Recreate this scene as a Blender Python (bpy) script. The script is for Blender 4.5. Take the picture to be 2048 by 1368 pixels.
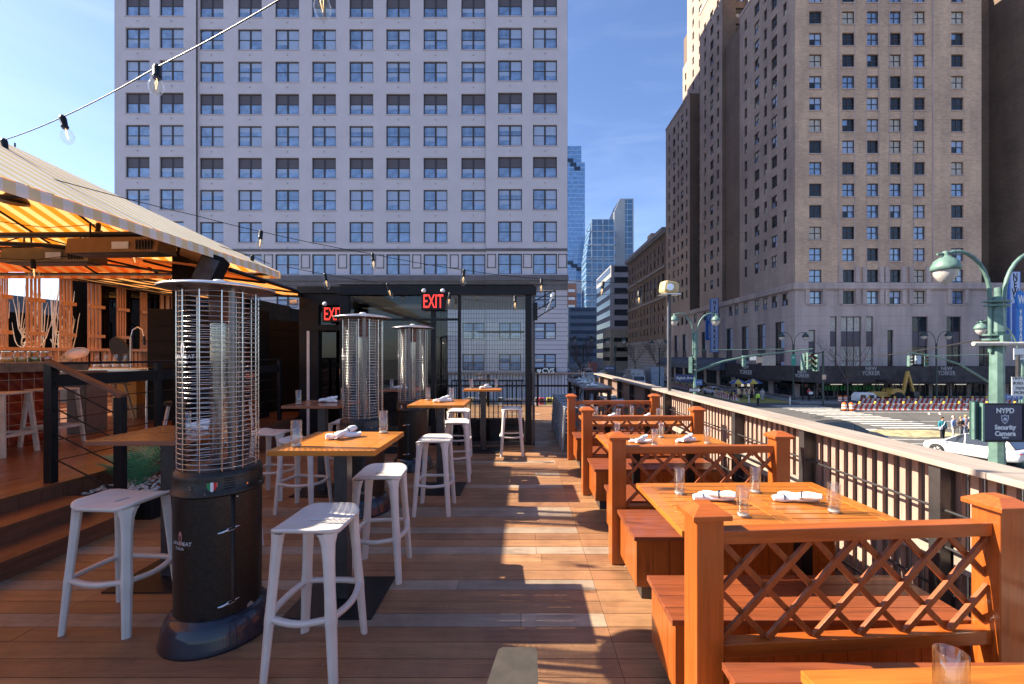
import bpy, bmesh, math, random
from mathutils import Vector, Matrix, Euler
R = math.radians
rnd = random.Random(7)
S = bpy.context.scene
for o in list(bpy.data.objects): bpy.data.objects.remove(o)
COL = S.collection
# ------------------------------------------------------------------ camera
F = 880.0; CX = 1044.0; HY = 710.0; EYE = 1.65; ST = -4.85      # ST: street level
cam = bpy.data.cameras.new('camera'); camo = bpy.data.objects.new('camera', cam); COL.objects.link(camo)
cam.sensor_width = 36; cam.lens = F/2048*36; cam.shift_x = -(CX-1024)/2048; cam.shift_y = (HY-684)/2048
cam.clip_start = .05; cam.clip_end = 6000
camo.location = (0, 0, EYE); camo.rotation_euler = (R(90), 0, 0); S.camera = camo
# ------------------------------------------------------------------ light
SUNV = Vector((-1.24, .15, 1.0)).normalized()
w = bpy.data.worlds.new('World'); S.world = w; w.use_nodes = True
nt = w.node_tree; nt.nodes.clear()
out = nt.nodes.new('ShaderNodeOutputWorld'); bg = nt.nodes.new('ShaderNodeBackground'); sky = nt.nodes.new('ShaderNodeTexSky')
sky.sky_type = 'NISHITA'; sky.sun_disc = False; sky.sun_elevation = math.asin(SUNV.z)
sky.sun_rotation = math.atan2(SUNV.x, SUNV.y); sky.air_density = 1.0; sky.dust_density = .6; sky.ozone_density = 2.2
bg.inputs[1].default_value = .07
# thin cirrus high in the sky, part of the sky itself
tc = nt.nodes.new('ShaderNodeTexCoord'); mp = nt.nodes.new('ShaderNodeMapping'); mp.inputs['Scale'].default_value = (2.2, 1.2, 9)
mp.inputs['Rotation'].default_value = (0, R(28), R(20))
nz = nt.nodes.new('ShaderNodeTexNoise'); nz.inputs['Scale'].default_value = 1.6; nz.inputs['Detail'].default_value = 9; nz.inputs['Distortion'].default_value = 1.1
cr = nt.nodes.new('ShaderNodeValToRGB'); cr.color_ramp.elements[0].position = .48; cr.color_ramp.elements[1].position = .8
cr.color_ramp.elements[0].color = (0, 0, 0, 1); cr.color_ramp.elements[1].color = (.10, .10, .10, 1)
mx = nt.nodes.new('ShaderNodeMixRGB'); mx.inputs[2].default_value = (6.5, 6.9, 7.6, 1)
nt.links.new(tc.outputs['Generated'], mp.inputs[0]); nt.links.new(mp.outputs[0], nz.inputs['Vector']); nt.links.new(nz.outputs[0], cr.inputs[0])
nt.links.new(cr.outputs[0], mx.inputs[0]); tn = nt.nodes.new('ShaderNodeMixRGB'); tn.blend_type = 'MULTIPLY'; tn.inputs[0].default_value = 1; tn.inputs[2].default_value = (.93, .98, 1.17, 1); nt.links.new(sky.outputs[0], tn.inputs[1]); nt.links.new(tn.outputs[0], mx.inputs[1]); nt.links.new(mx.outputs[0], bg.inputs[0]); nt.links.new(bg.outputs[0], out.inputs[0])
sl = bpy.data.lights.new('sun', 'SUN'); sl.energy = 5.0; sl.angle = R(.5); sl.color = (1, .88, .70)
so = bpy.data.objects.new('sun', sl); COL.objects.link(so); so.rotation_euler = (-SUNV).to_track_quat('-Z', 'Y').to_euler(); so.location = (-40, 10, 60)
S.view_settings.view_transform = 'Standard'; S.view_settings.look = 'None'; S.view_settings.exposure = 1.62; S.view_settings.gamma = 1
S.render.engine = 'CYCLES'; S.cycles.max_bounces = 10; S.cycles.transparent_max_bounces = 24; S.cycles.transmission_bounces = 8
S.render.resolution_x = 1024; S.render.resolution_y = 684

def W(x, y, Y):                      # a pixel of the photo at depth Y -> world
    return Vector(((x-CX)*Y/F, Y, EYE-(y-HY)*Y/F))
# ------------------------------------------------------------------ materials
MC = {}
def nodes(name):
    m = bpy.data.materials.new(name); m.use_nodes = True; n = m.node_tree; return m, n, n.nodes['Principled BSDF']
def lk(n, a, b): n.links.new(a, b)
def objco(n, scale=(1, 1, 1), rot=(0, 0, 0), kind='Object'):
    t = n.nodes.new('ShaderNodeTexCoord'); p = n.nodes.new('ShaderNodeMapping'); p.inputs['Scale'].default_value = scale; p.inputs['Rotation'].default_value = rot
    lk(n, t.outputs[kind], p.inputs[0]); return p.outputs[0]
def noise(n, v, sc, det=4, rough=.55, dist=0):
    z = n.nodes.new('ShaderNodeTexNoise'); z.inputs['Scale'].default_value = sc; z.inputs['Detail'].default_value = det; z.inputs['Roughness'].default_value = rough
    z.inputs['Distortion'].default_value = dist; lk(n, v, z.inputs['Vector']); return z.outputs[0]
def ramp(n, f, stops):
    c = n.nodes.new('ShaderNodeValToRGB'); e = c.color_ramp.elements
    while len(e) < len(stops): e.new(.5)
    for i, (p, col) in enumerate(stops): e[i].position = p; e[i].color = tuple(col)+(1,) if len(col) == 3 else col
    lk(n, f, c.inputs[0]); return c.outputs[0]
def bump(n, b, h, st=.3, d=.01):
    u = n.nodes.new('ShaderNodeBump'); u.inputs['Strength'].default_value = st; u.inputs['Distance'].default_value = d; lk(n, h, u.inputs['Height']); lk(n, u.outputs[0], b.inputs['Normal'])
def mixc(n, f, a, b, mode='MIX'):
    m = n.nodes.new('ShaderNodeMixRGB'); m.blend_type = mode
    for i, v in ((0, f), (1, a), (2, b)):
        if isinstance(v, (int, float)): m.inputs[i].default_value = v
        elif isinstance(v, tuple): m.inputs[i].default_value = v if len(v) == 4 else v+(1,)
        else: lk(n, v, m.inputs[i])
    return m.outputs[0]
def mathn(n, op, a, b=None):
    m = n.nodes.new('ShaderNodeMath'); m.operation = op
    for i, v in ((0, a), (1, b)):
        if v is None: continue
        if isinstance(v, (int, float)): m.inputs[i].default_value = v
        else: lk(n, v, m.inputs[i])
    return m.outputs[0]
def sep(n, v):
    s = n.nodes.new('ShaderNodeSeparateXYZ'); lk(n, v, s.inputs[0]); return s.outputs
def dark(c, k): return tuple(x*k for x in c)
def plain(name, col, rough=.5, metal=0, var=.25, sc=8, bmp=0, spec=None, coat=0, kind='Object'):
    if name in MC: return MC[name]
    m, n, b = nodes(name); v = objco(n, kind=kind)
    f = noise(n, v, sc, 5)
    lk(n, ramp(n, f, [(.3, dark(col, 1-var)), (.7, tuple(min(1, x*(1+var*.5)) for x in col))]), b.inputs['Base Color'])
    b.inputs['Roughness'].default_value = rough; b.inputs['Metallic'].default_value = metal
    if coat: b.inputs['Coat Weight'].default_value = coat; b.inputs['Coat Roughness'].default_value = .08
    if spec is not None: b.inputs['Specular IOR Level'].default_value = spec
    if bmp: bump(n, b, noise(n, v, sc*8, 3), bmp, .004)
    MC[name] = m; return m
def wood(name, col, axis='x', rough=.45, var=.4, grain=30, coat=0, attr=False):
    if name in MC: return MC[name]
    m, n, b = nodes(name)
    sc = {'x': (.06, 1, 1), 'y': (1, .06, 1), 'z': (1, 1, .06)}[axis]
    v = objco(n, sc); f = noise(n, v, grain, 6, .65, .6); g = noise(n, v, grain*4, 3, .6)
    big = noise(n, objco(n), 1.7, 4)
    c = ramp(n, f, [(.28, dark(col, 1-var)), (.5, col), (.75, tuple(min(1, x*(1+var*.45)) for x in col))])
    if attr:
        a = n.nodes.new('ShaderNodeAttribute'); a.attribute_name = 'Col'
        c = mixc(n, 1, ramp(n, f, [(.28, (1-var,)*3), (.6, (1, 1, 1))]), a.outputs['Color'], 'MULTIPLY')
        big2 = noise(n, objco(n, (1, 1, 1)), 1.1, 6, .7)
        c = mixc(n, .9, c, ramp(n, big2, [(.3, (.78, .78, .8)), (.65, (1.08, 1.06, 1.04))]), 'MULTIPLY')
        # pale specks and scuffs trodden into the boards
        vz = n.nodes.new('ShaderNodeTexVoronoi'); vz.inputs['Scale'].default_value = 3.2; lk(n, objco(n), vz.inputs['Vector'])
        sp = ramp(n, vz.outputs['Distance'], [(.012, (1, 1, 1)), (.018, (0, 0, 0))])
        c = mixc(n, sp, c, (.55, .5, .45))
        v2 = n.nodes.new('ShaderNodeTexVoronoi'); v2.inputs['Scale'].default_value = 5.5; lk(n, objco(n, (1, 1.3, 1), (0, 0, 1)), v2.inputs['Vector'])
        c = mixc(n, ramp(n, v2.outputs['Distance'], [(.01, (.85,)*3), (.02, (0, 0, 0))]), c, (.05, .035, .03))
        c = mixc(n, .8, c, ramp(n, noise(n, objco(n), 4.5, 7, .75), [(.32, (.70, .67, .66)), (.55, (1, 1, 1))]), 'MULTIPLY')
    c = mixc(n, 1, c, ramp(n, g, [(.3, (.82, .82, .82)), (.7, (1, 1, 1))]), 'MULTIPLY')
    c = mixc(n, 1, c, ramp(n, big, [(.3, (.8, .78, .76)), (.7, (1.05, 1.05, 1.05))]), 'MULTIPLY')
    lk(n, c, b.inputs['Base Color']); b.inputs['Roughness'].default_value = rough
    rr = ramp(n, big, [(.3, (rough+.12,)*3), (.7, (max(.1, rough-.1),)*3)]); lk(n, rr, b.inputs['Roughness'])
    if coat: b.inputs['Coat Weight'].default_value = coat; b.inputs['Coat Roughness'].default_value = .15
    bump(n, b, g, .25, .003); MC[name] = m; return m
def glassy(name, tint=(.93, .96, .97), gloss=.9, rough=0.0, ior=1.45):
    if name in MC: return MC[name]
    m = bpy.data.materials.new(name); m.use_nodes = True; n = m.node_tree; n.nodes.clear()
    o = n.nodes.new('ShaderNodeOutputMaterial'); t = n.nodes.new('ShaderNodeBsdfTransparent'); g = n.nodes.new('ShaderNodeBsdfGlossy'); mxs = n.nodes.new('ShaderNodeMixShader'); fr = n.nodes.new('ShaderNodeFresnel')
    t.inputs[0].default_value = tint+(1,); g.inputs[0].default_value = (gloss,)*3+(1,); g.inputs['Roughness'].default_value = rough; gm = n.nodes.new('ShaderNodeNewGeometry'); lk(n, mathn(n, 'ADD', mathn(n, 'MULTIPLY', gm.outputs['Backfacing'], 1/ior-ior), ior), fr.inputs[0])
    lk(n, fr.outputs[0], mxs.inputs[0]); lk(n, t.outputs[0], mxs.inputs[1]); lk(n, g.outputs[0], mxs.inputs[2]); lk(n, mxs.outputs[0], o.inputs[0]); MC[name] = m; return m
def emis(name, col, st):
    if name in MC: return MC[name]
    m, n, b = nodes(name); b.inputs['Base Color'].default_value = col+(1,); b.inputs['Emission Color'].default_value = col+(1,); b.inputs['Emission Strength'].default_value = st; MC[name] = m; return m
def pane(name, col, rough=.06, spec=.9):
    """opaque window glass seen from outside: dark room behind, mirror-like skin, wavy"""
    if name in MC: return MC[name]
    m, n, b = nodes(name); v = objco(n, kind='Object')
    oi = n.nodes.new('ShaderNodeObjectInfo')
    f = noise(n, v, .8, 3)
    c = ramp(n, f, [(.35, dark(col, .55)), (.65, tuple(min(1, x*1.35) for x in col))])
    lk(n, c, b.inputs['Base Color']); b.inputs['Roughness'].default_value = rough; b.inputs['Specular IOR Level'].default_value = spec*.6 if 'dim' in name else spec; b.inputs['IOR'].default_value = 1.45 if 'dim' in name else 1.9
    bump(n, b, noise(n, v, .9, 2), .5, .03); MC[name] = m; return m
def stripes(name, a, b_, period, axis, duty=.5, transl=.55, offs=0.0, ta=(.85, .21, .012), tb=(.9, .50, .17)):
    if name in MC: return MC[name]
    m = bpy.data.materials.new(name); m.use_nodes = True; n = m.node_tree; n.nodes.clear()
    o = n.nodes.new('ShaderNodeOutputMaterial'); s = sep(n, objco(n))[{'x': 0, 'y': 1, 'z': 2}[axis]]
    fr = mathn(n, 'FRACT', mathn(n, 'ADD', mathn(n, 'DIVIDE', s, period), 1000+offs)); st = mathn(n, 'GREATER_THAN', fr, duty)
    dirt = ramp(n, noise(n, objco(n), 1.5, 5), [(.3, (.86, .84, .8)), (.7, (1, 1, 1))])
    c = mixc(n, 1, mixc(n, st, a, b_), dirt, 'MULTIPLY')
    d = n.nodes.new('ShaderNodeBsdfDiffuse'); t = n.nodes.new('ShaderNodeBsdfTranslucent'); k = n.nodes.new('ShaderNodeMixShader'); k.inputs[0].default_value = transl
    lk(n, c, d.inputs[0]); lk(n, mixc(n, 1, mixc(n, st, ta, tb), dirt, 'MULTIPLY'), t.inputs[0]); lk(n, d.outputs[0], k.inputs[1]); lk(n, t.outputs[0], k.inputs[2]); lk(n, k.outputs[0], o.inputs[0]); MC[name] = m; return m

M_deck = wood('deck_board', (.3, .16, .1), 'x', .5, .3, 26, attr=True)
ORANGE = (.43, .105, .016)
M_oz = wood('stained_cedar_upright', ORANGE, 'z', .32, .38, 26, coat=.35)
M_ox = wood('stained_cedar_lengthwise', ORANGE, 'x', .32, .38, 26, coat=.35)
M_oseat = wood('stained_bench_top', (.27, .07, .025), 'x', .36, .42, 24, coat=.3)
M_otab = wood('varnished_table_slats', (.52, .165, .02), 'x', .30, .42, 24, coat=.25)
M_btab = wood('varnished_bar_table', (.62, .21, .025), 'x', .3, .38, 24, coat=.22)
M_btabd = wood('shaded_bar_table', (.32, .1, .04), 'x', .22, .35, 24, coat=.5)  # shade put into the colour: darker copy for tables in the awning's shadow
M_gx = wood('weathered_wood_long', (.42, .35, .29), 'y', .75, .35, 22)
M_gz = wood('weathered_wood_slat', (.42, .29, .23), 'z', .75, .3, 22)
M_slat = wood('pink_cedar_slat', (.42, .2, .1), 'z', .6, .3, 22)
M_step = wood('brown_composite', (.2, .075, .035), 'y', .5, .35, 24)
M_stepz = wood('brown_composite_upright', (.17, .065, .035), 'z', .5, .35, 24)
M_blk = plain('black_painted_steel', (.009, .009, .011), .42, 0, .3, 12, spec=.3)
M_blk2 = plain('black_matt_panel', (.010, .009, .009), .75, 0, .3, 6, spec=.15)
M_gun = plain('dark_metal_post', (.085, .08, .082), .4, .6, .3, 12)
M_heat = plain('hammered_bronze_enamel', (.05, .042, .036), .36, .75, .25, 60, .25)
M_base = plain('glossy_navy_cast_base', (.012, .018, .035), .22, .3, .2, 60, .35, coat=.6)
M_chrome = plain('bright_steel', (.62, .61, .6), .2, 1, .15, 20)
M_alu = plain('brushed_reflector', (.75, .72, .72), .26, .9, .12, 10)
M_stool = plain('white_moulded_plastic', (.66, .60, .545), .42, 0, .12, 5, .06)
M_stoolg = plain('grey_moulded_plastic', (.30, .32, .33), .45, 0, .12, 5, .06)
M_white = plain('white_paint', (.75, .74, .72), .45, 0, .1)
M_cloth = plain('white_linen', (.78, .77, .78), .85, 0, .12, 30, .5)
M_strap = plain('dark_napkin_stripe', (.03, .035, .06), .8)
M_glass = glassy('tumbler_glass', (.93, .95, .95), 1, .03, 1.85)
M_pane = glassy('clear_sheet_glass', (.93, .95, .95), .95, .0, 1.42)
M_paned = glassy('dark_sheet_glass', (.10, .11, .11), .9, .0, 1.6)
M_stucco = plain('pale_lilac_stucco', (.58, .525, .55), .85, 0, .07, .35, .1)
M_trim = plain('brown_window_trim', (.05, .042, .046), .6, 0, .2)
M_corn = plain('dark_taupe_cornice', (.14, .12, .125), .7, 0, .2, 1)
M_wpane = pane('window_sky_tint', (.15, .23, .38), .05)  # blue base colour stands in for sky mirrored in the glass
M_wpane2 = pane('window_dim_room', (.022, .026, .032), .05)
M_blind = plain('pale_roller_blind', (.36, .44, .60), .55, 0, .1, 2)
M_blindg = plain('brown_blind_panel', (.11, .095, .11), .7, 0, .1, 2)
M_curt = plain('cream_curtain', (.50, .46, .40), .6, 0, .4, 5)
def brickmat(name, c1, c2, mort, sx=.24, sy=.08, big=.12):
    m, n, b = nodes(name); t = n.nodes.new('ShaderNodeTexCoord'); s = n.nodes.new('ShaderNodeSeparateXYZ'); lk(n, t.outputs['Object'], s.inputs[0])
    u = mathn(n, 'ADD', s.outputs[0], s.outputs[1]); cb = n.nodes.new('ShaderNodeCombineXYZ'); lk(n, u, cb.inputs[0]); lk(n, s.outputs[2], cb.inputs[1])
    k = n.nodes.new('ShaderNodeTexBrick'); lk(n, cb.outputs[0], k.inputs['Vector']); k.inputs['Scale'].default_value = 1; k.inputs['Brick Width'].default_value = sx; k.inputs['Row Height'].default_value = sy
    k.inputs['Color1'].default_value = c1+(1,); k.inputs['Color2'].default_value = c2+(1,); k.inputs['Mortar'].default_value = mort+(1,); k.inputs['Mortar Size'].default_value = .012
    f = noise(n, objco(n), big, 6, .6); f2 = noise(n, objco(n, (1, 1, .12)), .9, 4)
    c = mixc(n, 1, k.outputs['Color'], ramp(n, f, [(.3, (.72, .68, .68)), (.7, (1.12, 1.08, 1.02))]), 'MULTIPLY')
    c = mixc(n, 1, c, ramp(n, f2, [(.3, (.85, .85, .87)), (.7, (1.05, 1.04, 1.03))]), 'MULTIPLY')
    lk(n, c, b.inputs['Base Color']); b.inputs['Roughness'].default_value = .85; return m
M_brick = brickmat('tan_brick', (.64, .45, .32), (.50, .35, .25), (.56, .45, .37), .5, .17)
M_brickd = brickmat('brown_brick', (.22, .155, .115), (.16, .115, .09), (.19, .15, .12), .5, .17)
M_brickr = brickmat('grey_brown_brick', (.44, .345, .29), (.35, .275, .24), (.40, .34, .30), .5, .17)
def stonemat(name, col):
    m, n, b = nodes(name); f = noise(n, objco(n, (1, 1, .1)), .7, 6, .65); g = noise(n, objco(n), .15, 5)
    c = ramp(n, f, [(.28, dark(col, .66)), (.6, col), (.8, tuple(x*1.1 for x in col))]); c = mixc(n, 1, c, ramp(n, g, [(.3, (.8, .78, .8)), (.7, (1.08, 1.05, 1.05))]), 'MULTIPLY')
    s = sep(n, objco(n)); zl = mathn(n, 'LESS_THAN', mathn(n, 'FRACT', mathn(n, 'DIVIDE', s[2], 1.5)), .03); c = mixc(n, zl, c, dark(col, .6))
    lk(n, c, b.inputs['Base Color']); b.inputs['Roughness'].default_value = .85; return m
M_lime = stonemat('stained_limestone', (.50, .41, .375))
M_asph = None
def asphalt():
    m, n, b = nodes('worn_asphalt'); f = noise(n, objco(n), .12, 8, .7); g = noise(n, objco(n), 12, 4)
    c = ramp(n, f, [(.3, (.07, .066, .064)), (.55, (.105, .1, .096)), (.75, (.15, .14, .13))]); c = mixc(n, .6, c, ramp(n, g, [(.3, (.6, .6, .6)), (.7, (1.2, 1.2, 1.2))]), 'MULTIPLY')
    vo = n.nodes.new('ShaderNodeTexVoronoi'); vo.feature = 'DISTANCE_TO_EDGE'; vo.inputs['Scale'].default_value = .16; lk(n, objco(n), vo.inputs['Vector'])
    c = mixc(n, ramp(n, vo.outputs['Distance'], [(.004, (.7, .7, .7)), (.01, (0, 0, 0))]), c, (.03, .03, .03))
    lk(n, c, b.inputs['Base Color']); b.inputs['Roughness'].default_value = .85; return m
M_asph = asphalt()
M_walk = plain('concrete_paving', (.24, .23, .22), .85, 0, .25, .5)
M_paint = plain('worn_road_paint', (.62, .6, .56), .8, 0, .45, 3)
M_ypaint = plain('worn_yellow_paint', (.42, .36, .20), .8, 0, .7, 2)
M_oliv = plain('mustard_street_paint', (.34, .29, .06), .8, 0, .35, 1)
M_green = plain('verdigris_painted_iron', (.115, .20, .17), .5, 0, .3, 6)
M_greend = plain('dark_green_iron', (.03, .05, .045), .5, 0, .3, 6)
M_rubber = plain('tyre_rubber', (.02, .02, .02), .8)
M_orange = plain('traffic_orange', (.75, .16, .03), .6, 0, .2)
M_yel = plain('machine_yellow', (.5, .3, .07), .5, 0, .25)
M_leaf = plain('palm_leaf', (.10, .36, .18), .5, 0, .35, 6)
M_pebble = plain('white_pebbles', (.6, .57, .52), .8, 0, .3, 20)
M_bark = plain('grey_bark', (.12, .09, .08), .9, 0, .3, 6)
M_wbr = plain('whitened_branches', (.65, .6, .55), .8, 0, .2)
M_red = emis('exit_letters', (1, .05, .035), .5)
M_neon = emis('neon_red', (1, .04, .05), .3)
M_neonb = emis('neon_blue', (.1, .15, 1), .25)
M_neong = emis('bottle_green_light', (.04, .25, .06), .015)
M_tube = emis('fluorescent_tube', (1, .9, .75), .16)
M_fil = emis('bulb_filament', (1, .66, .3), .7)
M_skin = plain('skin', (.45, .27, .19), .6)
# ------------------------------------------------------------------ mesh builder
class MB:
    def __init__(s): s.v = []; s.f = []; s.m = []; s.s = []; s.c = []; s.col = (1, 1, 1)
    def add(s, vs, fs, m=0, sm=False):
        b = len(s.v); s.v += [tuple(p) for p in vs]
        for f in fs: s.f.append([i+b for i in f]); s.m.append(m); s.s.append(sm); s.c.append(s.col)
        return s
    def box(s, x0, x1, y0, y1, z0, z1, m=0):
        return s.add([(x0, y0, z0), (x1, y0, z0), (x1, y1, z0), (x0, y1, z0), (x0, y0, z1), (x1, y0, z1), (x1, y1, z1), (x0, y1, z1)],
                     [(0, 3, 2, 1), (4, 5, 6, 7), (0, 1, 5, 4), (1, 2, 6, 5), (2, 3, 7, 6), (3, 0, 4, 7)], m)
    def obox(s, c, sz, rz=0, m=0, rx=0, ry=0):
        M = Matrix.Translation(c) @ Euler((rx, ry, rz)).to_matrix().to_4x4(); x, y, z = (a/2 for a in sz)
        vs = [M @ Vector(p) for p in ((-x, -y, -z), (x, -y, -z), (x, y, -z), (-x, y, -z), (-x, -y, z), (x, -y, z), (x, y, z), (-x, y, z))]
        return s.add(vs, [(0, 3, 2, 1), (4, 5, 6, 7), (0, 1, 5, 4), (1, 2, 6, 5), (2, 3, 7, 6), (3, 0, 4, 7)], m)
    def beam(s, a, b, wd, h, m=0, up=(0, 0, 1), wd2=None, h2=None):
        a, b = Vector(a), Vector(b); d = (b-a).normalized(); u = Vector(up)
        if abs(d.dot(u)) > .98: u = Vector((0, 1, 0))
        sx = d.cross(u).normalized(); u = sx.cross(d); wd2 = wd2 or wd; h2 = h2 or h
        vs = [a-sx*wd/2-u*h/2, a+sx*wd/2-u*h/2, a+sx*wd/2+u*h/2, a-sx*wd/2+u*h/2, b-sx*wd2/2-u*h2/2, b+sx*wd2/2-u*h2/2, b+sx*wd2/2+u*h2/2, b-sx*wd2/2+u*h2/2]
        return s.add(vs, [(0, 1, 2, 3), (4, 7, 6, 5), (0, 4, 5, 1), (1, 5, 6, 2), (2, 6, 7, 3), (3, 7, 4, 0)], m)
    def tube(s, pts, r, n=8, m=0, sm=True, caps=True, closed=False):
        pts = [Vector(p) for p in pts]; k = len(pts); rs = r if isinstance(r, (list, tuple)) else [r]*k; rings = []; prev = None
        for i, p in enumerate(pts):
            if closed: d = (pts[(i+1) % k]-pts[i-1])
            else: d = pts[min(i+1, k-1)]-pts[max(i-1, 0)]
            d = d.normalized() if d.length > 1e-9 else Vector((0, 0, 1))
            u = prev if prev is not None else (Vector((0, 0, 1)) if abs(d.z) < .9 else Vector((1, 0, 0)))
            u = (u-d*u.dot(d)); u = u.normalized() if u.length > 1e-6 else d.orthogonal().normalized(); prev = u; v = d.cross(u)
            rings.append([p+(u*math.cos(t)+v*math.sin(t))*rs[i] for t in (2*math.pi*j/n for j in range(n))])
        vs = [p for q in rings for p in q]; fs = []
        for i in range(k if closed else k-1):
            a, b = i*n, ((i+1) % k)*n
            for j in range(n): fs.append((a+j, a+(j+1) % n, b+(j+1) % n, b+j))
        s.add(vs, fs, m, sm)
        if caps and not closed: s.add(rings[0], [tuple(range(n))[::-1]], m); s.add(rings[-1], [tuple(range(n))], m)
        return s
    def cyl(s, a, b, r, n=12, m=0, r2=None, sm=True, caps=True): return s.tube([a, b], [r, r if r2 is None else r2], n, m, sm, caps)
    def lathe(s, prof, n=24, c=(0, 0, 0), m=0, sm=True, sx=1, sy=1, a0=0, a1=2*math.pi):
        full = abs(a1-a0-2*math.pi) < 1e-6; k = n if full else n+1; vs = []
        for r, z in prof:
            for j in range(k): t = a0+(a1-a0)*j/n; vs.append((c[0]+r*math.cos(t)*sx, c[1]+r*math.sin(t)*sy, c[2]+z))
        fs = []
        for i in range(len(prof)-1):
            for j in range(n): fs.append((i*k+j, i*k+(j+1) % k, (i+1)*k+(j+1) % k, (i+1)*k+j))
        return s.add(vs, fs, m, sm)
    def prism(s, poly, lo, hi, axis='z', m=0, sm=False):
        n = len(poly)
        def P(a, b, h): return {'z': (a, b, h), 'y': (a, h, b), 'x': (h, a, b)}[axis]
        vs = [P(a, b, lo) for a, b in poly]+[P(a, b, hi) for a, b in poly]
        s.add(vs, [(i, (i+1) % n, n+(i+1) % n, n+i) for i in range(n)], m, sm)
        s.add(vs[:n], [tuple(range(n))[::-1]], m); return s.add(vs[n:], [tuple(range(n))], m)
    def quad(s, a, b, c, d, m=0): return s.add([a, b, c, d], [(0, 1, 2, 3)], m)
    def xf(s, o, M):
        return s.add([M @ Vector(p) for p in o.v], [], 0) if False else s._merge(o, M)
    def _merge(s, o, M):
        b = len(s.v); s.v += [tuple(M @ Vector(p)) for p in o.v]
        for f, m, k in zip(o.f, o.m, o.s): s.f.append([i+b for i in f]); s.m.append(m); s.s.append(k); s.c.append(s.col)
        return s
    def mesh(s, name, mats):
        me = bpy.data.meshes.new(name); me.from_pydata(s.v, [], s.f)
        for x in (mats if isinstance(mats, (list, tuple)) else [mats]): me.materials.append(x)
        me.polygons.foreach_set('material_index', s.m); me.polygons.foreach_set('use_smooth', s.s)
        if any(c != (1, 1, 1) for c in s.c):
            a = me.color_attributes.new('Col', 'FLOAT_COLOR', 'CORNER'); d = []
            for p in me.polygons: d += (list(s.c[p.index])+[1])*p.loop_total
            a.data.foreach_set('color', d)
        bm = bmesh.new(); bm.from_mesh(me); bmesh.ops.recalc_face_normals(bm, faces=bm.faces); bm.to_mesh(me); bm.free()
        me.update(); return me
    def build(s, name, mats, parent=None, bevel=0, loc=None, rot=None):
        o = bpy.data.objects.new(name, s.mesh(name, mats)); COL.objects.link(o)
        if parent: o.parent = parent
        if loc is not None: o.location = loc
        if rot is not None: o.rotation_euler = rot
        if bevel: d = o.modifiers.new('bevel', 'BEVEL'); d.width = bevel; d.segments = 2; d.limit_method = 'ANGLE'; d.angle_limit = R(40)
        return o
def tag(o, label=None, cat=None, group=None, kind=None):
    if label: o['label'] = label
    if cat: o['category'] = cat
    if group: o['group'] = group
    if kind: o['kind'] = kind
    return o
def thing(name, label, cat, loc=(0, 0, 0), rz=0, group=None):
    o = bpy.data.objects.new(name, None); COL.objects.link(o); o.location = loc; o.rotation_euler = (0, 0, rz); o.empty_display_size = .1
    return tag(o, label, cat, group)
def dup(root, loc, rz=None, label=None, group=None):
    r = root.copy(); COL.objects.link(r); r.location = loc
    if rz is not None: r.rotation_euler = (0, 0, rz)
    if label: r['label'] = label
    if group: r['group'] = group
    for ch in list(root.children):
        c = ch.copy(); COL.objects.link(c); c.parent = r
        for g in ch.children: d = g.copy(); COL.objects.link(d); d.parent = c
    return r
def struct(name, mb, mat): return tag(mb.build(name, mat), kind='structure')
def text(body, size, mat, parent, name, loc, rot=(R(90), 0, 0), ext=.004, align='CENTER', sx=1.0, bold=0, label=None):
    cu = bpy.data.curves.new(name, 'FONT'); cu.body = body; cu.size = size; cu.extrude = ext; cu.align_x = align; cu.align_y = 'CENTER'; cu.offset = bold; cu.resolution_u = 3
    t = bpy.data.objects.new(name, cu); COL.objects.link(t); bpy.context.view_layer.update()
    me = bpy.data.meshes.new_from_object(t.evaluated_get(bpy.context.evaluated_depsgraph_get())); bpy.data.objects.remove(t)
    me.materials.clear(); me.materials.append(mat)
    o = bpy.data.objects.new(name, me); COL.objects.link(o); o.parent = parent; o.location = loc; o.rotation_euler = rot; o.scale = (sx, 1, 1)
    if label: o['label'] = label
    return o
# ------------------------------------------------------------------ ground and streets
g = MB(); g.box(-1500, 1500, -600, 3000, ST-1, ST); struct('street_asphalt', g, M_asph)
def pave(name, x0, x1, y0, y1):
    s = MB(); s.box(x0, x1, y0, y1, ST-.02, ST+.15); return struct(name, s, M_walk)
pave('sidewalk', 37.2, 120, 58.5, 900); pave('sidewalk', -120, 11.5, 58.5, 900); pave('sidewalk', -120, 9.5, -60, 18.5); pave('sidewalk', 37.2, 120, -60, 16)
mk = MB()
for i in range(15): y = 39+i*1.22; mk.box(32.2-.02*i, 38.0, y, y+.5, ST+.002, ST+.006)
for i in range(20): y = 60+i*12; mk.box(20, 20.15, y, y+4, ST+.002, ST+.006); mk.box(27, 27.15, y, y+4, ST+.002, ST+.006)
mk.box(12, 31, 38.2, 38.6, ST+.002, ST+.006); mk.box(38.6, 110, 34.9, 35.05, ST+.002, ST+.006); mk.box(38.6, 110, 35.25, 35.4, ST+.002, ST+.006)
mk.box(36, 100, 43, 43.15, ST+.002, ST+.006); mk.box(34.5, 80, 49.8, 49.95, ST+.002, ST+.006)
for a in range(4): mk.obox((26+a*.1, 34.2-a*1.7, ST+.004), (13, .16, .004), R(-6))
for a in range(2): mk.obox((45.2+a*1.2, 48.9, ST+.004), (2.6, .14, .004), R(48))
struct('road_markings', mk, M_paint)
mk = MB(); mk.prism([(27.5, 36.4), (30.5, 38.3), (35.8, 38.0), (36.0, 35.4), (31, 34.6)], ST+.003, ST+.009); struct('yellow_road_patch', mk, M_ypaint)
mk = MB(); mk.box(29.6, 37, 60, 78, ST+.003, ST+.009); struct('painted_curb_area', mk, M_oliv)
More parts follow.
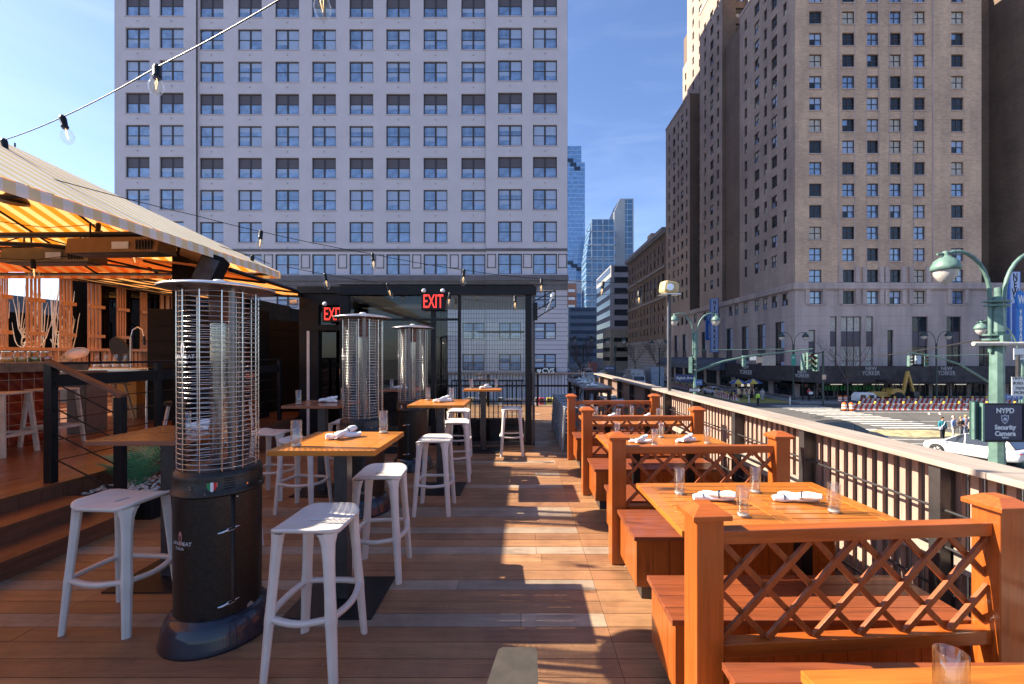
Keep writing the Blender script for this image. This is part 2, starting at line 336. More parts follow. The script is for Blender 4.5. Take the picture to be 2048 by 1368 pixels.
# deck and what carries it
dk = MB(); rb = random.Random(3)
base = [(.40, .205, .095), (.365, .18, .085), (.43, .228, .108), (.345, .17, .082), (.41, .21, .098)]
grey = [(.44, .33, .235), (.41, .315, .23), (.47, .355, .25)]
greyrow = {10: 1, 12: 1, 14: 1, 17: 1, 19: 2, 22: 1, 27: 1, 30: 1, 34: 2, 41: 1, 47: 1}
for i in range(112):
    y = 1.13+(i-16)*.14; js = [-4.62, -2.95+(0 if i % 2 else 0), .52, 2.42] if i % 3 else [-4.62, -2.95, -.3+rb.uniform(-.3, .5), .52, 2.42]
    if i in (34, 36): js = [-4.62, -2.95, .12, .52, 2.42]
    for k in range(len(js)-1):
        gc = (i in greyrow and (js[k] < .0 or greyrow[i] == 2)) or rb.random() < .035
        c = rb.choice(grey) if gc else rb.choice(base); q = rb.uniform(.88, 1.1); dk.col = dark(c, q)
        dk.box(js[k]+.0015, js[k+1]-.0015, y+.0025, y+.1375, -.03+rb.uniform(-.0008, .0008), rb.uniform(-.0008, .0008))
dko = struct('deck', dk, M_deck)
u = MB(); u.box(-4.6, 2.40, -1.2, 14.42, -.3, -.034); u.box(-30, 2.42, -14, -1.2, -.3, -.04); struct('deck_substructure', u, M_blk2)
t = thing('restaurant_building', 'dark ground floor building that carries the wooden roof deck', 'building', (-10, 2, ST))
u = MB(); u.box(-34, 2.3, -14, 14.3, ST, -.302); u.build('wall', M_corn, t, loc=-t.location)
# raised platform and its steps
u = MB(); rb = random.Random(5)
for i in range(60):
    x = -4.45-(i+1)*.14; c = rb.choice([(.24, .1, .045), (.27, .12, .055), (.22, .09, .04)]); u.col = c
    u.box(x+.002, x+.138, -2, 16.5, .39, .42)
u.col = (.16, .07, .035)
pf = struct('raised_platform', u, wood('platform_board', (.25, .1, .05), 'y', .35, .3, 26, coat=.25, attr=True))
u = MB(); u.box(-12.86, -4.47, -2, 16.5, -.28, .388); struct('platform_base', u, M_stepz)
u = MB()
for i in range(int(18.4/.19)): u.box(-4.468, -4.452, -2+i*.19+.002, -2+i*.19+.187, 0.001, .388)
struct('platform_fascia', u, M_stepz)
u = MB()
u.box(-4.45, -4.11, -2, 4.25, .262, .29); u.box(-4.28, -3.77, -2, 4.25, .122, .15)
u.box(-4.45, -4.13, -2, 4.24, .001, .262); u.box(-4.13, -3.79, -2, 4.24, .001, .122)
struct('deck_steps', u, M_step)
# ------------------------------------------------------------------ facades
def facade(root, mat, org, th, Wd, z0, z1, ops, depth=.28, name='wall'):
    dx, dy = math.cos(th), math.sin(th); nx, ny = math.sin(th), -math.cos(th)
    def P(u, v, d=0): return (org[0]+dx*u-nx*d, org[1]+dy*u-ny*d, v)
    rows = sorted({z0, z1} | {o[2] for o in ops if z0 < o[2] < z1} | {o[3] for o in ops if z0 < o[3] < z1}); m = MB()
    for a, b in zip(rows, rows[1:]):
        c = (a+b)/2; h = sorted([o for o in ops if o[2] < c < o[3]]); u = 0
        for o in h:
            if o[0] > u: m.quad(P(u, a), P(o[0], a), P(o[0], b), P(u, b))
            u = max(u, o[1])
        if u < Wd: m.quad(P(u, a), P(Wd, a), P(Wd, b), P(u, b))
    for u0, u1, a, b in ops:
        m.quad(P(u0, a), P(u1, a), P(u1, a, depth), P(u0, a, depth)); m.quad(P(u0, b), P(u1, b), P(u1, b, depth), P(u0, b, depth))
        m.quad(P(u0, a), P(u0, b), P(u0, b, depth), P(u0, a, depth)); m.quad(P(u1, a), P(u1, b), P(u1, b, depth), P(u1, a, depth))
        m.quad(P(u0-.05, a-.1, depth), P(u1+.05, a-.1, depth), P(u1+.05, b+.05, depth), P(u0-.05, b+.05, depth))
    return m.build(name, mat, root, loc=-root.location)
WM = [M_trim, M_wpane, M_wpane2, M_blind, M_blindg, M_curt, M_tube]
def wproto(w, h, cols, rows, cell, fr=.13, mull=.24, rail=.10):
    """cols x rows sashes; cell(i,j) -> list of (frac0, frac1, material) from the bottom of that light"""
    m = MB(); d = .12
    m.box(0, fr, 0, d, 0, h); m.box(w-fr, w, 0, d, 0, h); m.box(fr, w-fr, 0, d, 0, fr); m.box(fr, w-fr, 0, d, h-fr, h)
    cw = (w-2*fr-(cols-1)*mull)/cols; ch = (h-2*fr-(rows-1)*rail)/rows
    for i in range(cols-1): x = fr+(i+1)*cw+i*mull; m.box(x, x+mull, .01, d, fr, h-fr)
    for i in range(cols):
        x = fr+i*(cw+mull)
        for j in range(rows):
            z = fr+j*(ch+rail)
            if j: m.box(x, x+cw, .02, d, z-rail, z)
            for a, b, mt in cell(i, j): m.quad((x, .06, z+a*ch), (x+cw, .06, z+a*ch), (x+cw, .06, z+b*ch), (x, .06, z+b*ch), mt)
    return m
class Wins:
    """collects a building's windows; the 100 nearest become parts, the rest one stuff part"""
    def __init__(s, root): s.r = root; s.L = []; s.cache = {}
    def add(s, proto, org, th, u, z, depth=.2):
        dx, dy = math.cos(th), math.sin(th); nx, ny = math.sin(th), -math.cos(th)
        p = Vector((org[0]+dx*u-nx*depth, org[1]+dy*u-ny*depth, z)); s.L.append((p, th, proto))
    def done(s, cap=96):
        def key(t):
            p = t[0]; x = CX+F*p.x/max(p.y, 1); y = HY-F*(p.z-EYE)/max(p.y, 1); vis = 0 if (-60 < x < 2110 and -60 < y < 1400) else 1
            foreshort = abs(math.cos(t[1]))+.45*abs(math.sin(t[1])); return (vis, p.length/foreshort)
        s.L.sort(key=key)
        for p, th, pr in s.L[:cap]:
            if id(pr) not in s.cache: s.cache[id(pr)] = pr.mesh('window', WM)
            o = bpy.data.objects.new('window', s.cache[id(pr)]); COL.objects.link(o); o.parent = s.r; o.location = p-s.r.location; o.rotation_euler = (0, 0, th)
        if len(s.L) > cap:
            m = MB()
            for p, th, pr in s.L[cap:]: m._merge(pr, Matrix.Translation(p) @ Matrix.Rotation(th, 4, 'Z'))
            tag(m.build('window', WM, s.r, loc=-s.r.location), kind='stuff')
# ---- pale office block on the left of the avenue
t = thing('office_block', 'pale lilac stucco office block with a regular grid of paired windows filling the left background', 'building', (-26, 63, ST)); WB = t
K = 63/F; FY = 63.0
def zx(y): return EYE-(y-HY)*K
cs = [275, 343, 420, 497, 572, 646, 721, 795, 870, 946, 1020, 1090]; xl = 229; xr = 1135
wins = Wins(t); rw = random.Random(11)
def cells(kind, seed):
    q = random.Random(seed)
    def c(i, j):
        if kind == 'brown' and j == 1: return [(0, 1, 4)]
        r = q.random(); base = 1
        if j == 1: return [(0, 1, 3)] if r < .45 else ([(0, .5, base), (.5, 1, 3)] if r < .7 else [(0, 1, base)])
        if r < .3: return [(0, .55, base), (.55, 1, 3)]
        if r < .5: return [(0, 1, 3)]
        if r < .505: return [(0, .6, 2), (.6, .66, 6), (.66, 1, 2)]
        return [(0, 1, base)]
    return c
WW, WH = 48*K, 41*K
pg = [wproto(WW, WH, 2, 2, cells('g', i)) for i in range(9)]; pb = [wproto(WW, WH, 2, 2, cells('brown', 30+i)) for i in range(5)]
pl = [wproto(44*K, 33*K, 2, 2, cells('g', 60+i)) for i in range(5)]
rowy = [(-10, 'b'), (55, 'g'), (120, 'g'), (185, 'b'), (249.5, 'g'), (313.5, 'b'), (378, 'g'), (442.5, 'g'), (507.5, 's')]
low = [582, 645.5, 708]
segs = [(229, 392, 0.0), (392, 972, .3), (972, 1135, 0.0)]
for a, b, dd in segs:
    ops = []; ox = (a-CX)*K; oy = FY+dd
    for c in cs:
        if a < c < b:
            for y, k in rowy: u = (c-24-a)*K; ops.append((u, u+WW, zx(y+41), zx(y))); wins.add(rw.choice(pb if k == 'b' else pg), (ox, oy), 0, u, zx(y+41))
    facade(t, M_stucco, (ox, oy), 0, (b-a)*K, zx(548), 54, ops)
    ops = []
    for c in cs:
        if a < c < b:
            for y in low: u = (c-22-a)*K; h = 33 if y < 700 else 26; ops.append((u, u+44*K, zx(y+33), zx(y))); wins.add(rw.choice(pl), (ox, oy), 0, u, zx(y+33))
            u = (c-30-a)*K; ops.append((u, u+60*K, ST+.3, ST+3.6))
    facade(t, plain('lilac_siding', (.52, .47, .495), .8, 0, .06, .4), (ox, oy), 0, (b-a)*K, ST, zx(548), ops, name='base_wall')
wins.done(98)
tp = {k: MB() for k in ('string_course', 'cornice', 'siding_grooves', 'shop_ledge', 'tie_plates')}
for a, b, dd in segs:
    x0, x1 = (a-CX)*K, (b-CX)*K; y = FY+dd
    tp['string_course'].box(x0, x1, y-.12, y+.05, zx(502), zx(497)); m = tp['cornice']; m.box(x0-.1, x1+.1, y-.5, y+.05, zx(562), zx(551)); m.box(x0-.05, x1+.05, y-.3, y+.05, zx(570), zx(562)); m.box(x0-.02, x1+.02, y-.15, y+.05, zx(580), zx(570))
    zz = zx(592)
    m = tp['siding_grooves']
    while zz > ST+4: m.box(x0, x1, y-.02, y+.03, zz, zz+.06); zz -= .64
    tp['shop_ledge'].box(x0, x1, y-.2, y+.05, ST+3.7, ST+4.0)
for a, b in zip(cs, cs[1:]+[1146]):
    c = (a+b)/2 if b != 1146 else 1125; dd = .3 if 392 < c < 972 else 0
    if abs(c-392) < 12: continue
    x0, x1, z0, z1 = (c-9-CX)*K, (c+9-CX)*K, zx(536), zx(508); y = FY+dd; m = MB()
    for q in ((x0, x1, z0, z0+.12), (x0, x1, z1-.12, z1), (x0, x0+.12, z0, z1), (x1-.12, x1, z0, z1)): m.box(q[0], q[1], y-.05, y+.05, q[2], q[3])
    m.build('wall_panel_frame', M_corn, t, loc=-t.location)
m = tp['tie_plates']
for c in cs:
    for y, k in rowy[:-1]:
        dd = .3 if 392 < c < 972 else 0; m.cyl(((c-CX)*K, FY+dd-.12, zx(y+52)), ((c-CX)*K, FY+dd+.02, zx(y+52)), .1, 6)
        m.box((c-26-CX)*K, (c+26-CX)*K, FY+dd-.06, FY+dd+.02, zx(y+43.5), zx(y+41.5))
for k_, m in tp.items(): m.build(k_, M_corn if k_ != 'tie_plates' else plain('lilac_sill', (.5, .45, .48), .8), t, loc=-t.location)
m = MB(); m.box((xl-CX)*K+.01, (xr-CX)*K-.01, FY+.75, FY+38, ST, 54.4); m.box((xl-CX)*K-.2, (xr-CX)*K+.05, FY+.0, FY+38.3, 54.4, 55)
for x in ((xl-CX)*K, (xr-CX)*K-.02): m.box(x, x+.02, FY+.0, FY+.75, ST, 54.4)
m.build('main_block', M_stucco, t, loc=-t.location)
m = MB(); m.box((xl-CX)*K+1, (xr-CX)*K-1.5, FY+7, FY+120, 30, 104); m.build('upper_tower', M_stucco, t, loc=-t.location); m = MB(); m.box((xl-CX)*K+10, (xr-CX)*K-1.6, FY+121, FY+290, ST, 66); m.build('hidden_shade_block', M_stucco, t, loc=-t.location)  # rearmost block is unseen, added only to shade the far avenue buildings
s = thing('shop_sign', 'black pharmacy shop sign with white letters beside a heart, on the pale office block', 'sign', W(1090, 742, 62.7))
m = MB(); m.box(-22*K, 22*K, -.15, .0, -7*K, 7*K); m.build('board', M_blk, s)
text('CVS', 1.0, M_white, s, 'lettering', (.45, -.17, 0), bold=.03)
hm = MB(); hm.prism([(0, -.32), (.32, .02), (.3, .2), (.16, .28), (0, .16), (-.16, .28), (-.3, .2), (-.32, .02)], -.185, -.152, 'y'); hm.build('heart_mark', M_white, s, loc=(-.85, 0, 0))
# ---- the tall brick hotel
t = thing('hotel_tower', 'tall tan brick hotel with limestone base at the corner across the street', 'building', (55, 66, ST)); HT = t
K = 66/F; FY = 66.0; XL = (1590-CX)*K
def zy(y): return EYE-(y-HY)*K
hw = Wins(t); q = random.Random(5)
def hcell(seed):
    q = random.Random(seed); k = q.choice([2, 2, 2, 3, 5, 5, 1])
    def c(i, j): return [(0, 1, k if q.random() < .75 else q.choice([1, 2, 5]))]
    return c
hp = [wproto(1.88, 1.92, 2, 2, hcell(i), .1, .12, .12) for i in range(12)]
wx = [1631, 1697, 1745, 1790, 1838, 1915]; wy = [-21+43.1*i for i in range(14)]
ops = []; 
for x in wx:
    for y in wy: u = (x-12.5-1590)*K; ops.append((u, u+1.88, zy(y+25.5), zy(y))); hw.add(q.choice(hp), (XL, FY), 0, u, zy(y+25.5))
facade(t, M_brick, (XL, FY), 0, (1963-1590)*K, zy(566), 64, ops)
ops = []
for x in wx: u = (x-12.5-1590)*K; ops.append((u, u+1.88, zy(608), zy(581))); hw.add(q.choice(hp), (XL, FY), 0, u, zy(608))
tall = [(1660, 1674, 633, 752, 1), (1682, 1723, 633, 752, 3), (1732, 1747, 633, 752, 1), (1617, 1631, 660, 752, 1), (1775, 1787, 660, 752, 1), (1824, 1856, 633, 752, 2), (1893, 1923, 633, 752, 2), (1958, 1985, 640, 752, 2)]
for a, b, y0, y1, nc in tall:
    u = (a-1590)*K; wd = (b-a)*K; ops.append((u, u+wd, zy(y1), zy(y0)))
    def tc(i, j, s=a): return [(0, 1, 5 if s < 1800 else 2)] if j != 2 else [(0, 1, 4)]
    hh = (y1-y0)*K; P_ = MB(); hq = hh/4
    P_ = wproto(wd, hh, nc, 4, lambda i, j, s=a: [(0, 1, 4)] if j == 2 else [(0, 1, (5 if s < 1750 else 2))], .1, .12, .08)
    hw.add(P_, (XL, FY), 0, u, zy(y1))
for x in range(1600, 2070, 38): u = (x-1590)*K; ops.append((u, u+30*K, ST+.3, ST+4.4)); hw.add(wproto(30*K, 4.1, 3, 1, lambda i, j: [(0, 1, 2)], .1, .08), (XL, FY), 0, u, ST+.3)
facade(t, M_lime, (XL, FY), 0, (2120-1590)*K, ST, zy(566), ops, name='base_wall')
# flank along the avenue: (y0, y1, x, top) ; local u runs toward -Y from y1
def yx(x, X=XL): return X*F/(x-CX)
hside = [wproto(1.7, 1.9, 2, 2, hcell(50+i), .1, .12, .12) for i in range(6)]; hn = [wproto(1.0, 1.9, 1, 2, hcell(70+i), .1, .12, .12) for i in range(4)]
def flank(x, y0, y1, z0, z1, cols, zfirst, mat=None, n=None, dz=3.23):
    ops = []; th = R(-90)
    for cy, kind in cols:
        wdd = 1.7 if kind else 1.0; k = 0; z = zfirst
        while z+1.9 < z1-1.2:
            if z > z0+.3: u = (y1-cy)-wdd/2; ops.append((u, u+wdd, z, z+1.9)); hw.add(q.choice(hside if kind else hn), (x, y1), th, u, z)
            z += dz
    facade(t, mat or M_brickr, (x, y1), th, y1-y0, z0, z1, ops)
ZB = zy(566); Z0 = zy(538+25.5)
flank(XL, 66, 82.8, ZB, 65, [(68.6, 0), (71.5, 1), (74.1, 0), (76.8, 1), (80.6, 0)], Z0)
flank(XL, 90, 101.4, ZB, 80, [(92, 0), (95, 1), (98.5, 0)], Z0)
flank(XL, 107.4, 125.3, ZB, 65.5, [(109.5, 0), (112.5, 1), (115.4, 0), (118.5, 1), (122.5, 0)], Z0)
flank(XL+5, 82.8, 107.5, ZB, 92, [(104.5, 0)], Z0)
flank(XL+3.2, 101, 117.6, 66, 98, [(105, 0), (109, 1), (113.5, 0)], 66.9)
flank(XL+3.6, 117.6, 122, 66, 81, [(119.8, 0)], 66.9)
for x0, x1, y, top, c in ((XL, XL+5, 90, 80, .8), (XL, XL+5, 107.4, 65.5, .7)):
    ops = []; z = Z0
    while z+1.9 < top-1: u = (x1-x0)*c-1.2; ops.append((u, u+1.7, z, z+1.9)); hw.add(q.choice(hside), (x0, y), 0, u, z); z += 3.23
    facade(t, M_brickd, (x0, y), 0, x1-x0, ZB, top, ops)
# limestone base along the avenue
ops = []; th = R(-90); y1 = 125.3
for cy in (70, 75.4, 80.9, 87, 93, 99, 105, 111, 117, 122): u = y1-cy-1.35; ops.append((u, u+2.7, zy(752), zy(640))); hw.add(wproto(2.7, 112*K, 2, 4, lambda i, j: [(0, 1, 4)] if j == 1 else [(0, 1, 3 if i else 2)], .12, .12, .1), (XL, y1), th, u, zy(752))
for cy in (68.6, 71.5, 74.1, 76.8, 80.6, 84, 86.5, 92, 95, 98.5, 104, 109.5, 112.5, 115.4, 118.5, 122.5): u = y1-cy-.85; ops.append((u, u+1.7, zy(608), zy(581))); hw.add(q.choice(hside), (XL, y1), th, u, zy(608))
for i in range(9): u = 1.5+i*6.5; ops.append((u, u+5.2, ST+.3, ST+4.4)); hw.add(wproto(5.2, 4.1, 3, 1, lambda i, j: [(0, 1, 2)], .1, .08), (XL, y1), th, u, ST+.3)
facade(t, M_lime, (XL, y1), th, y1-66, ST, ZB, ops, name='base_wall')
# dark neighbour wing of the court to the right
ops = []; z = ZB+1.3
while z < 60: ops += [(76.2-73.2-.9+0, 76.2-73.2+.9, z, z+1.9)]; hw.add(q.choice(hside), (76.4, 76.2+3), R(-90), 76.2+3-73.2-.95-3+3, z); z += 3.23
ops = [(76.2+3-73.2-.95, 76.2+3-73.2+.75, o[2], o[3]) for o in ops]
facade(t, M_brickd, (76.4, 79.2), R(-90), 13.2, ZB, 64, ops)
hw.done(98)
m = MB(); m.box(XL+.6, 69.0, 66.6, 100, ST, 64.2); m.box(XL+5.4, 69, 84, 126, ST, 92); m.box(XL+.6, XL+8, 90.6, 101.3, ST, 79.7); m.box(XL+.6, XL+8, 108, 125.2, ST, 65.2)
m.box(XL+4.2, 69, 101.2, 121.5, 60, 80.8); m.box(XL+3.8, 69, 101.2, 117.5, 80.9, 97.8); m.box(76.9, 110, 66.5, 100, ST, 64); m.box(68.9, 77, 72, 74, ST, 64); m.box(XL+.4, XL+6, 83, 90, ST, ZB)
m.quad((XL, 125.3, ST), (XL+30, 125.3, ST), (XL+30, 125.3, 65), (XL, 125.3, 65)); m.quad((69.01, 66, ZB), (69.01, 90, ZB), (69.01, 90, 64), (69.01, 66, 64))
m.quad((XL, 82.8, ZB), (XL+8, 82.8, ZB), (XL+8, 82.8, 65), (XL, 82.8, 65)); m.quad((XL, 101.4, ZB), (XL+8, 101.4, ZB), (XL+8, 101.4, 80), (XL, 101.4, 80))
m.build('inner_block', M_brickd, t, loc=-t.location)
m = MB(); m.box(XL-.35, 110, 65.6, 66.4, ZB-.95, ZB); m.box(XL-.35, XL+.3, 66.4, 125.5, ZB-.95, ZB); m.box(XL-.15, 110, 65.8, 66.2, ZB-1.15, ZB-.95)
m.build('belt_cornice', M_lime, t, bevel=.08, loc=-t.location)
for q_ in ((66, 82.8, 64.9, 65.4), (90, 101.4, 79.9, 80.5), (107.4, 125.3, 65.4, 65.9)): m = MB(); m.box(XL-.12, XL+.4, *q_); m.build('parapet_cap', M_lime, t, loc=-t.location)
m = MB()
for x in wx:      # stone surrounds of the lowest windows and pilaster lines
    for y in ((538, 581) if 1650 < x < 1900 else (581,)):
        for sx in (-1, 1): X = (x-CX+sx*17)*K; m.box(X-.3, X+.3, 65.78, 66.02, zy(y+27), zy(y-4))
    m.box((x-CX-14)*K, (x-CX+14)*K, 65.86, 66.02, zy(611), zy(609))
for x in (1677, 1865): X = (x-CX)*K; m.box(X-.06, X+.06, 65.9, 66.02, ZB, 64)
for x in (1709, 1733, 1757, 1779, 1802, 1827): X = (x-CX)*K; m.box(X-.05, X+.05, 65.94, 66.02, ZB, 64)
m.build('stone_surround', M_lime, t, loc=-t.location)
m = MB()
for x in wx:
    for y in wy: m.box((x-CX-14)*K, (x-CX+14)*K, 65.9, 66.03, zy(y+28), zy(y+26))
m.build('window_sill', M_lime, t, loc=-t.location)
# street level canopy and banner
m = MB(); m.box(XL-2.2, 90, 61.0, 61.35, -2.12, .12); m.box(XL-2.2, XL-1.9, 61.3, 84, -2.12, .12); m.box(XL-2.2, 90, 61.3, 66, -2.4, -2.25)
m.box(XL-2.2, XL, 61.3, 84, -2.4, -2.25)
bn = thing('sidewalk_shed', 'black sidewalk shed with fabric banners running round the foot of the brick hotel', 'sidewalk shed', (50, 61, ST))
m.build('banner', plain('black_mesh_banner', (.05, .043, .045), .8, 0, .5, 1.3), bn, loc=-bn.location)
KB = 61/F; M_dimw = plain('dim_white_print', (.38, .37, .37), .8)
for i in range(13):
    m = MB(); x = XL-1.9+i*3.4; m.cyl((x, 63.6, ST), (x, 63.6, -2.15), .07, 8); m.build('post', M_blk, bn, loc=-bn.location); m = MB(); m.cyl((x, 61.2, ST), (x, 61.2, -2.15), .07, 8)
    if i < 12 and i % 2 == 0: m.cyl((x, 61.2, ST+.6), (x+3.4, 61.2, ST+3), .035, 6); m.cyl((x+3.4, 61.2, ST+.6), (x, 61.2, ST+3), .035, 6)
    m.build('post', M_blk, bn, loc=-bn.location)
for x, yy, sz in ((1742, 742, 1.0), (1893, 742, 1.0), (1604, 748, .8)):
    p = W(x, yy, 60.98); text('NEW', .68*sz, M_dimw, bn, 'lettering', p+Vector((0, -.02, .32*sz))-bn.location, bold=.01); text('YORKER', .86*sz, M_dimw, bn, 'lettering', p+Vector((0, -.02, -.32*sz))-bn.location, sx=.75, bold=.01)
p = W(1483, 735, 69); text('NEW', .9, M_white, bn, 'lettering', Vector((XL-2.22, 76.2, zy(742)+.3))-bn.location, rot=(R(90), 0, R(-90))); text('YORKER', 1.1, M_white, bn, 'lettering', Vector((XL-2.22, 76.2, zy(742)-.6))-bn.location, rot=(R(90), 0, R(-90)))
for i in range(7): m = MB(); x = (1672+i*42-CX)*KB; m.box(x, x+1.6, 62, 62.1, -2.55, -2.45); m.build('tube_light', M_tube, bn, loc=-bn.location)
s = thing('shopfront_neon', 'thin red neon strip glowing over the dark shopfront behind the bare tree', 'neon light', (45, 64, 0))
m = MB(); m.box((1665-CX)*64.5/F, (1752-CX)*64.5/F, 64.3, 64.4, W(0, 757, 64)[2]-.1, W(0, 757, 64)[2]+.1); m.build('tube', M_neon, s, loc=-s.location)
s = thing('shopfront_neon', 'red and blue neon strip on the dark avenue shopfront beside the food cart', 'neon light', (39, 70, 0))
m = MB(); m.box(XL-1.9, XL-1.8, 68, 76, -1.2, -1.05); m.build('tube', M_neon, s, loc=-s.location); m = MB(); m.box(XL-1.9, XL-1.8, 68, 76, -.9, -.72); m.build('upper_tube', M_neonb, s, loc=-s.location)
s = thing('bottle_display', 'row of glowing green bottles behind the shop window behind the orange drums', 'window display', (46, 65, ST+1))
m = MB()
for i in range(18): x = (1652+i*6.2-CX)*64.6/F; m.cyl((x, 64.6, ST+1.3), (x, 64.6, ST+2.0), .13, 8)
m.build('bottles', M_neong, s, loc=-s.location)
aw = thing('barrel_awning', 'long dark blue barrel awning over the avenue side entrance of the hotel', 'awning', (XL-3, 95, -1))
m = MB(); pr = [(XL-.1, 1.1), (XL-1.4, 1.0), (XL-2.6, .5), (XL-3.2, -.3), (XL-3.3, -1.3), (XL-.1, -1.3)]; m.prism([(a, b) for a, b in pr], 84, 122, 'y', sm=False); m.build('canopy', plain('blue_black_canvas', (.06, .075, .11), .6, 0, .4, .6), aw, loc=-aw.location)
def bladesign(name, label, x, y0, y1, zlo, zhi, letters, face, lc, size, disc=False):
    s = thing(name, label, 'sign', (x, y0, zlo)); m = MB(); m.box(-1.3, 1.3, 0, .55, 0, zhi-zlo); m.build('board', plain('sign_blue_side', (.06, .16, .5), .4), s)
    m = MB(); m.box(-1.05, 1.05, -.03, 0, .1, zhi-zlo-.1); m.build('face_panel', face, s)
    n = len(letters); h = (zhi-zlo-.6)/n
    for i, c in enumerate(letters): text(c, size, lc, s, 'letter', (0, -.05, zhi-zlo-.3-h*(i+.5)), bold=.04)
    if disc: m = MB(); m.cyl((0, -.12, zhi-zlo+.4), (0, .2, zhi-zlo+.4), 1.25, 24); m.build('round_emblem', face, s); text('W', 1.6, M_white, s, 'letter', (0, -.14, zhi-zlo+.4), bold=.03)
    return s
M_sgn = plain('pale_blue_sign_face', (.42, .50, .72), .5, 0, .08); M_sgb = plain('bright_blue_sign_face', (.02, .17, .52), .5, 0, .1)
a = W(1429, 705, 90); b = W(1429, 597, 90); s = bladesign('hotel_sign', 'vertical pale blue hotel sign with dark letters on the avenue side of the brick hotel', a.x, 90, 0, a.z, b.z, 'NEWYORKER', M_sgn, M_blk, 1.25); s.scale = (.62, .8, 1)
a = W(1418, 680, 93); b = W(1418, 640, 93); s = bladesign('hotel_sign', 'smaller bright blue vertical sign with a round emblem behind the pale blue one', a.x, 93, 0, a.z, b.z, 'WYNDHAM', M_sgb, M_white, .6, True); s.scale = (.5, .8, 1)
a = W(2030, 690, 62); b = W(2030, 543, 62); s = bladesign('hotel_sign', 'pale blue vertical hotel sign partly hidden by the big green lamp post', a.x, 62, 0, a.z, b.z, 'NEWYORKER', M_sgn, M_blk, 1.5); s.scale = (.6, .8, 1)
a = W(2041, 690, 59); b = W(2041, 606, 59); s = bladesign('hotel_sign', 'bright blue vertical sign with round emblem at the right edge of the photo', a.x, 59, 0, a.z, b.z, 'WYNDHAM', M_sgb, M_white, .9, True); s.scale = (.5, .8, 1)
# ---- farther buildings along the avenue
def banded(name, label, x0, x1, y0, y1, top, wall, glass, step, gh, left=True, base=0, inset=.12):
    t = thing(name, label, 'building', ((x0+x1)/2, y0, ST)); m = MB(); m.box(x0, x1, y0, y1, ST, top); m.build('wall', wall, t, loc=-t.location)
    z = ST+base+step; 
    while z+gh < top-.5:
        m = MB(); m.box(x0+1.5, x1-1.5, y0-inset, y0+.1, z, z+gh); m.box(x0-inset, x0+.1, y0+1.5, y1-1.5, z, z+gh) if left else None; m.build('window_band', glass, t, loc=-t.location); z += step
    return t
M_conc = plain('grey_precast', (.34, .32, .33), .8, 0, .12, .3)
M_gl1 = pane('blue_curtain_wall', (.05, .14, .34), .04)
def curtain(name, col, mull, sx, sz, lw=.07):
    m, n, b = nodes(name); s = sep(n, objco(n)); u = mathn(n, 'ADD', s[0], s[1]); a = mathn(n, 'LESS_THAN', mathn(n, 'FRACT', mathn(n, 'DIVIDE', u, sx)), lw); c = mathn(n, 'LESS_THAN', mathn(n, 'FRACT', mathn(n, 'DIVIDE', s[2], sz)), lw*1.3)
    f = mathn(n, 'MAXIMUM', a, c); vo = noise(n, objco(n, (1/sx, 1/sx, 1/sz)), 1.1, 3)
    col_ = mixc(n, f, ramp(n, vo, [(.35, dark(col, .7)), (.65, tuple(x*1.3 for x in col))]), mull); lk(n, col_, b.inputs['Base Color']); lk(n, ramp(n, f, [(0, (.08,)*3), (1, (.5,)*3)]), b.inputs['Roughness']); b.inputs['IOR'].default_value = 1.9; return m
t = thing('stone_building', 'dark brown stone building with tall arched windows and bright moulded cornices beyond the brick hotel', 'building', (60, 126, ST))
ex = 41.2; y1 = 171.; ops = []; ew = Wins(t); en = [wproto(1.3, 2.2, 2, 2, hcell(90+i), .1, .1, .1) for i in range(4)]; ea = [wproto(2, 6, 2, 4, hcell(95+i), .12, .1, .1) for i in range(3)]
for i in range(11):
    u = 2.2+i*3.95
    for z in (8, 11.5, 15): ops.append((u, u+1.3, z, z+2.2)); ew.add(q.choice(en), (ex, y1), R(-90), u, z)
    ops.append((u-.2, u+1.8, 19.5, 25.5)); ew.add(q.choice(ea), (ex, y1), R(-90), u-.2, 19.5)
    for z in (28.5, 32): ops.append((u, u+1.3, z, z+2.2)); ew.add(q.choice(en), (ex, y1), R(-90), u, z)
facade(t, M_brickd, (ex, y1), R(-90), 45, ST, 38, ops); ew.done(70)
m = MB(); m.box(ex+.6, 95, 126, 170.9, ST, 37.9); m.build('inner_block', M_brickr, t, loc=-t.location)
m = MB(); m.box(ex-1.2, ex+.5, 125.9, 171.8, 37.2, 38.3); m.box(ex-.8, ex+.2, 125.9, 171.4, 36.6, 37.2); m.box(ex-.4, ex+.1, 125.9, 171.1, 27, 27.5); m.box(ex-.4, ex+.1, 125.9, 171.1, 18.2, 18.6); m.box(ex-.6, ex+.1, 125.9, 171.1, 5.2, 6.2)
z = -3.6
while z < 5: m.box(ex-.08, ex+.02, 125.9, 171, z, z+.75); z += .9
m.build('stone_cornice', plain('grey_limestone_trim', (.3, .29, .3), .8, 0, .15, .5), t, loc=-t.location)
m = MB(); m.box(52, 58, 140, 150, 38.3, 44); m.box(47, 50, 160, 165, 38.3, 46); m.build('roof_house', M_brick, t, loc=-t.location)
banded('office_building', 'grey precast office building with dark ribbon windows down the avenue', 40.5, 58, 200, 239, 42.6, M_conc, plain('dark_ribbon_glass', (.03, .035, .045), .15, 0, .3, .4), 4.9, 2.7)
banded('parking_garage', 'low beige concrete parking garage in front of the ribbon window office building', 36.6, 47, 182, 199, 12.5, plain('beige_concrete', (.33, .29, .24), .8, 0, .15, .3), M_blk2, 4.0, 1.7)
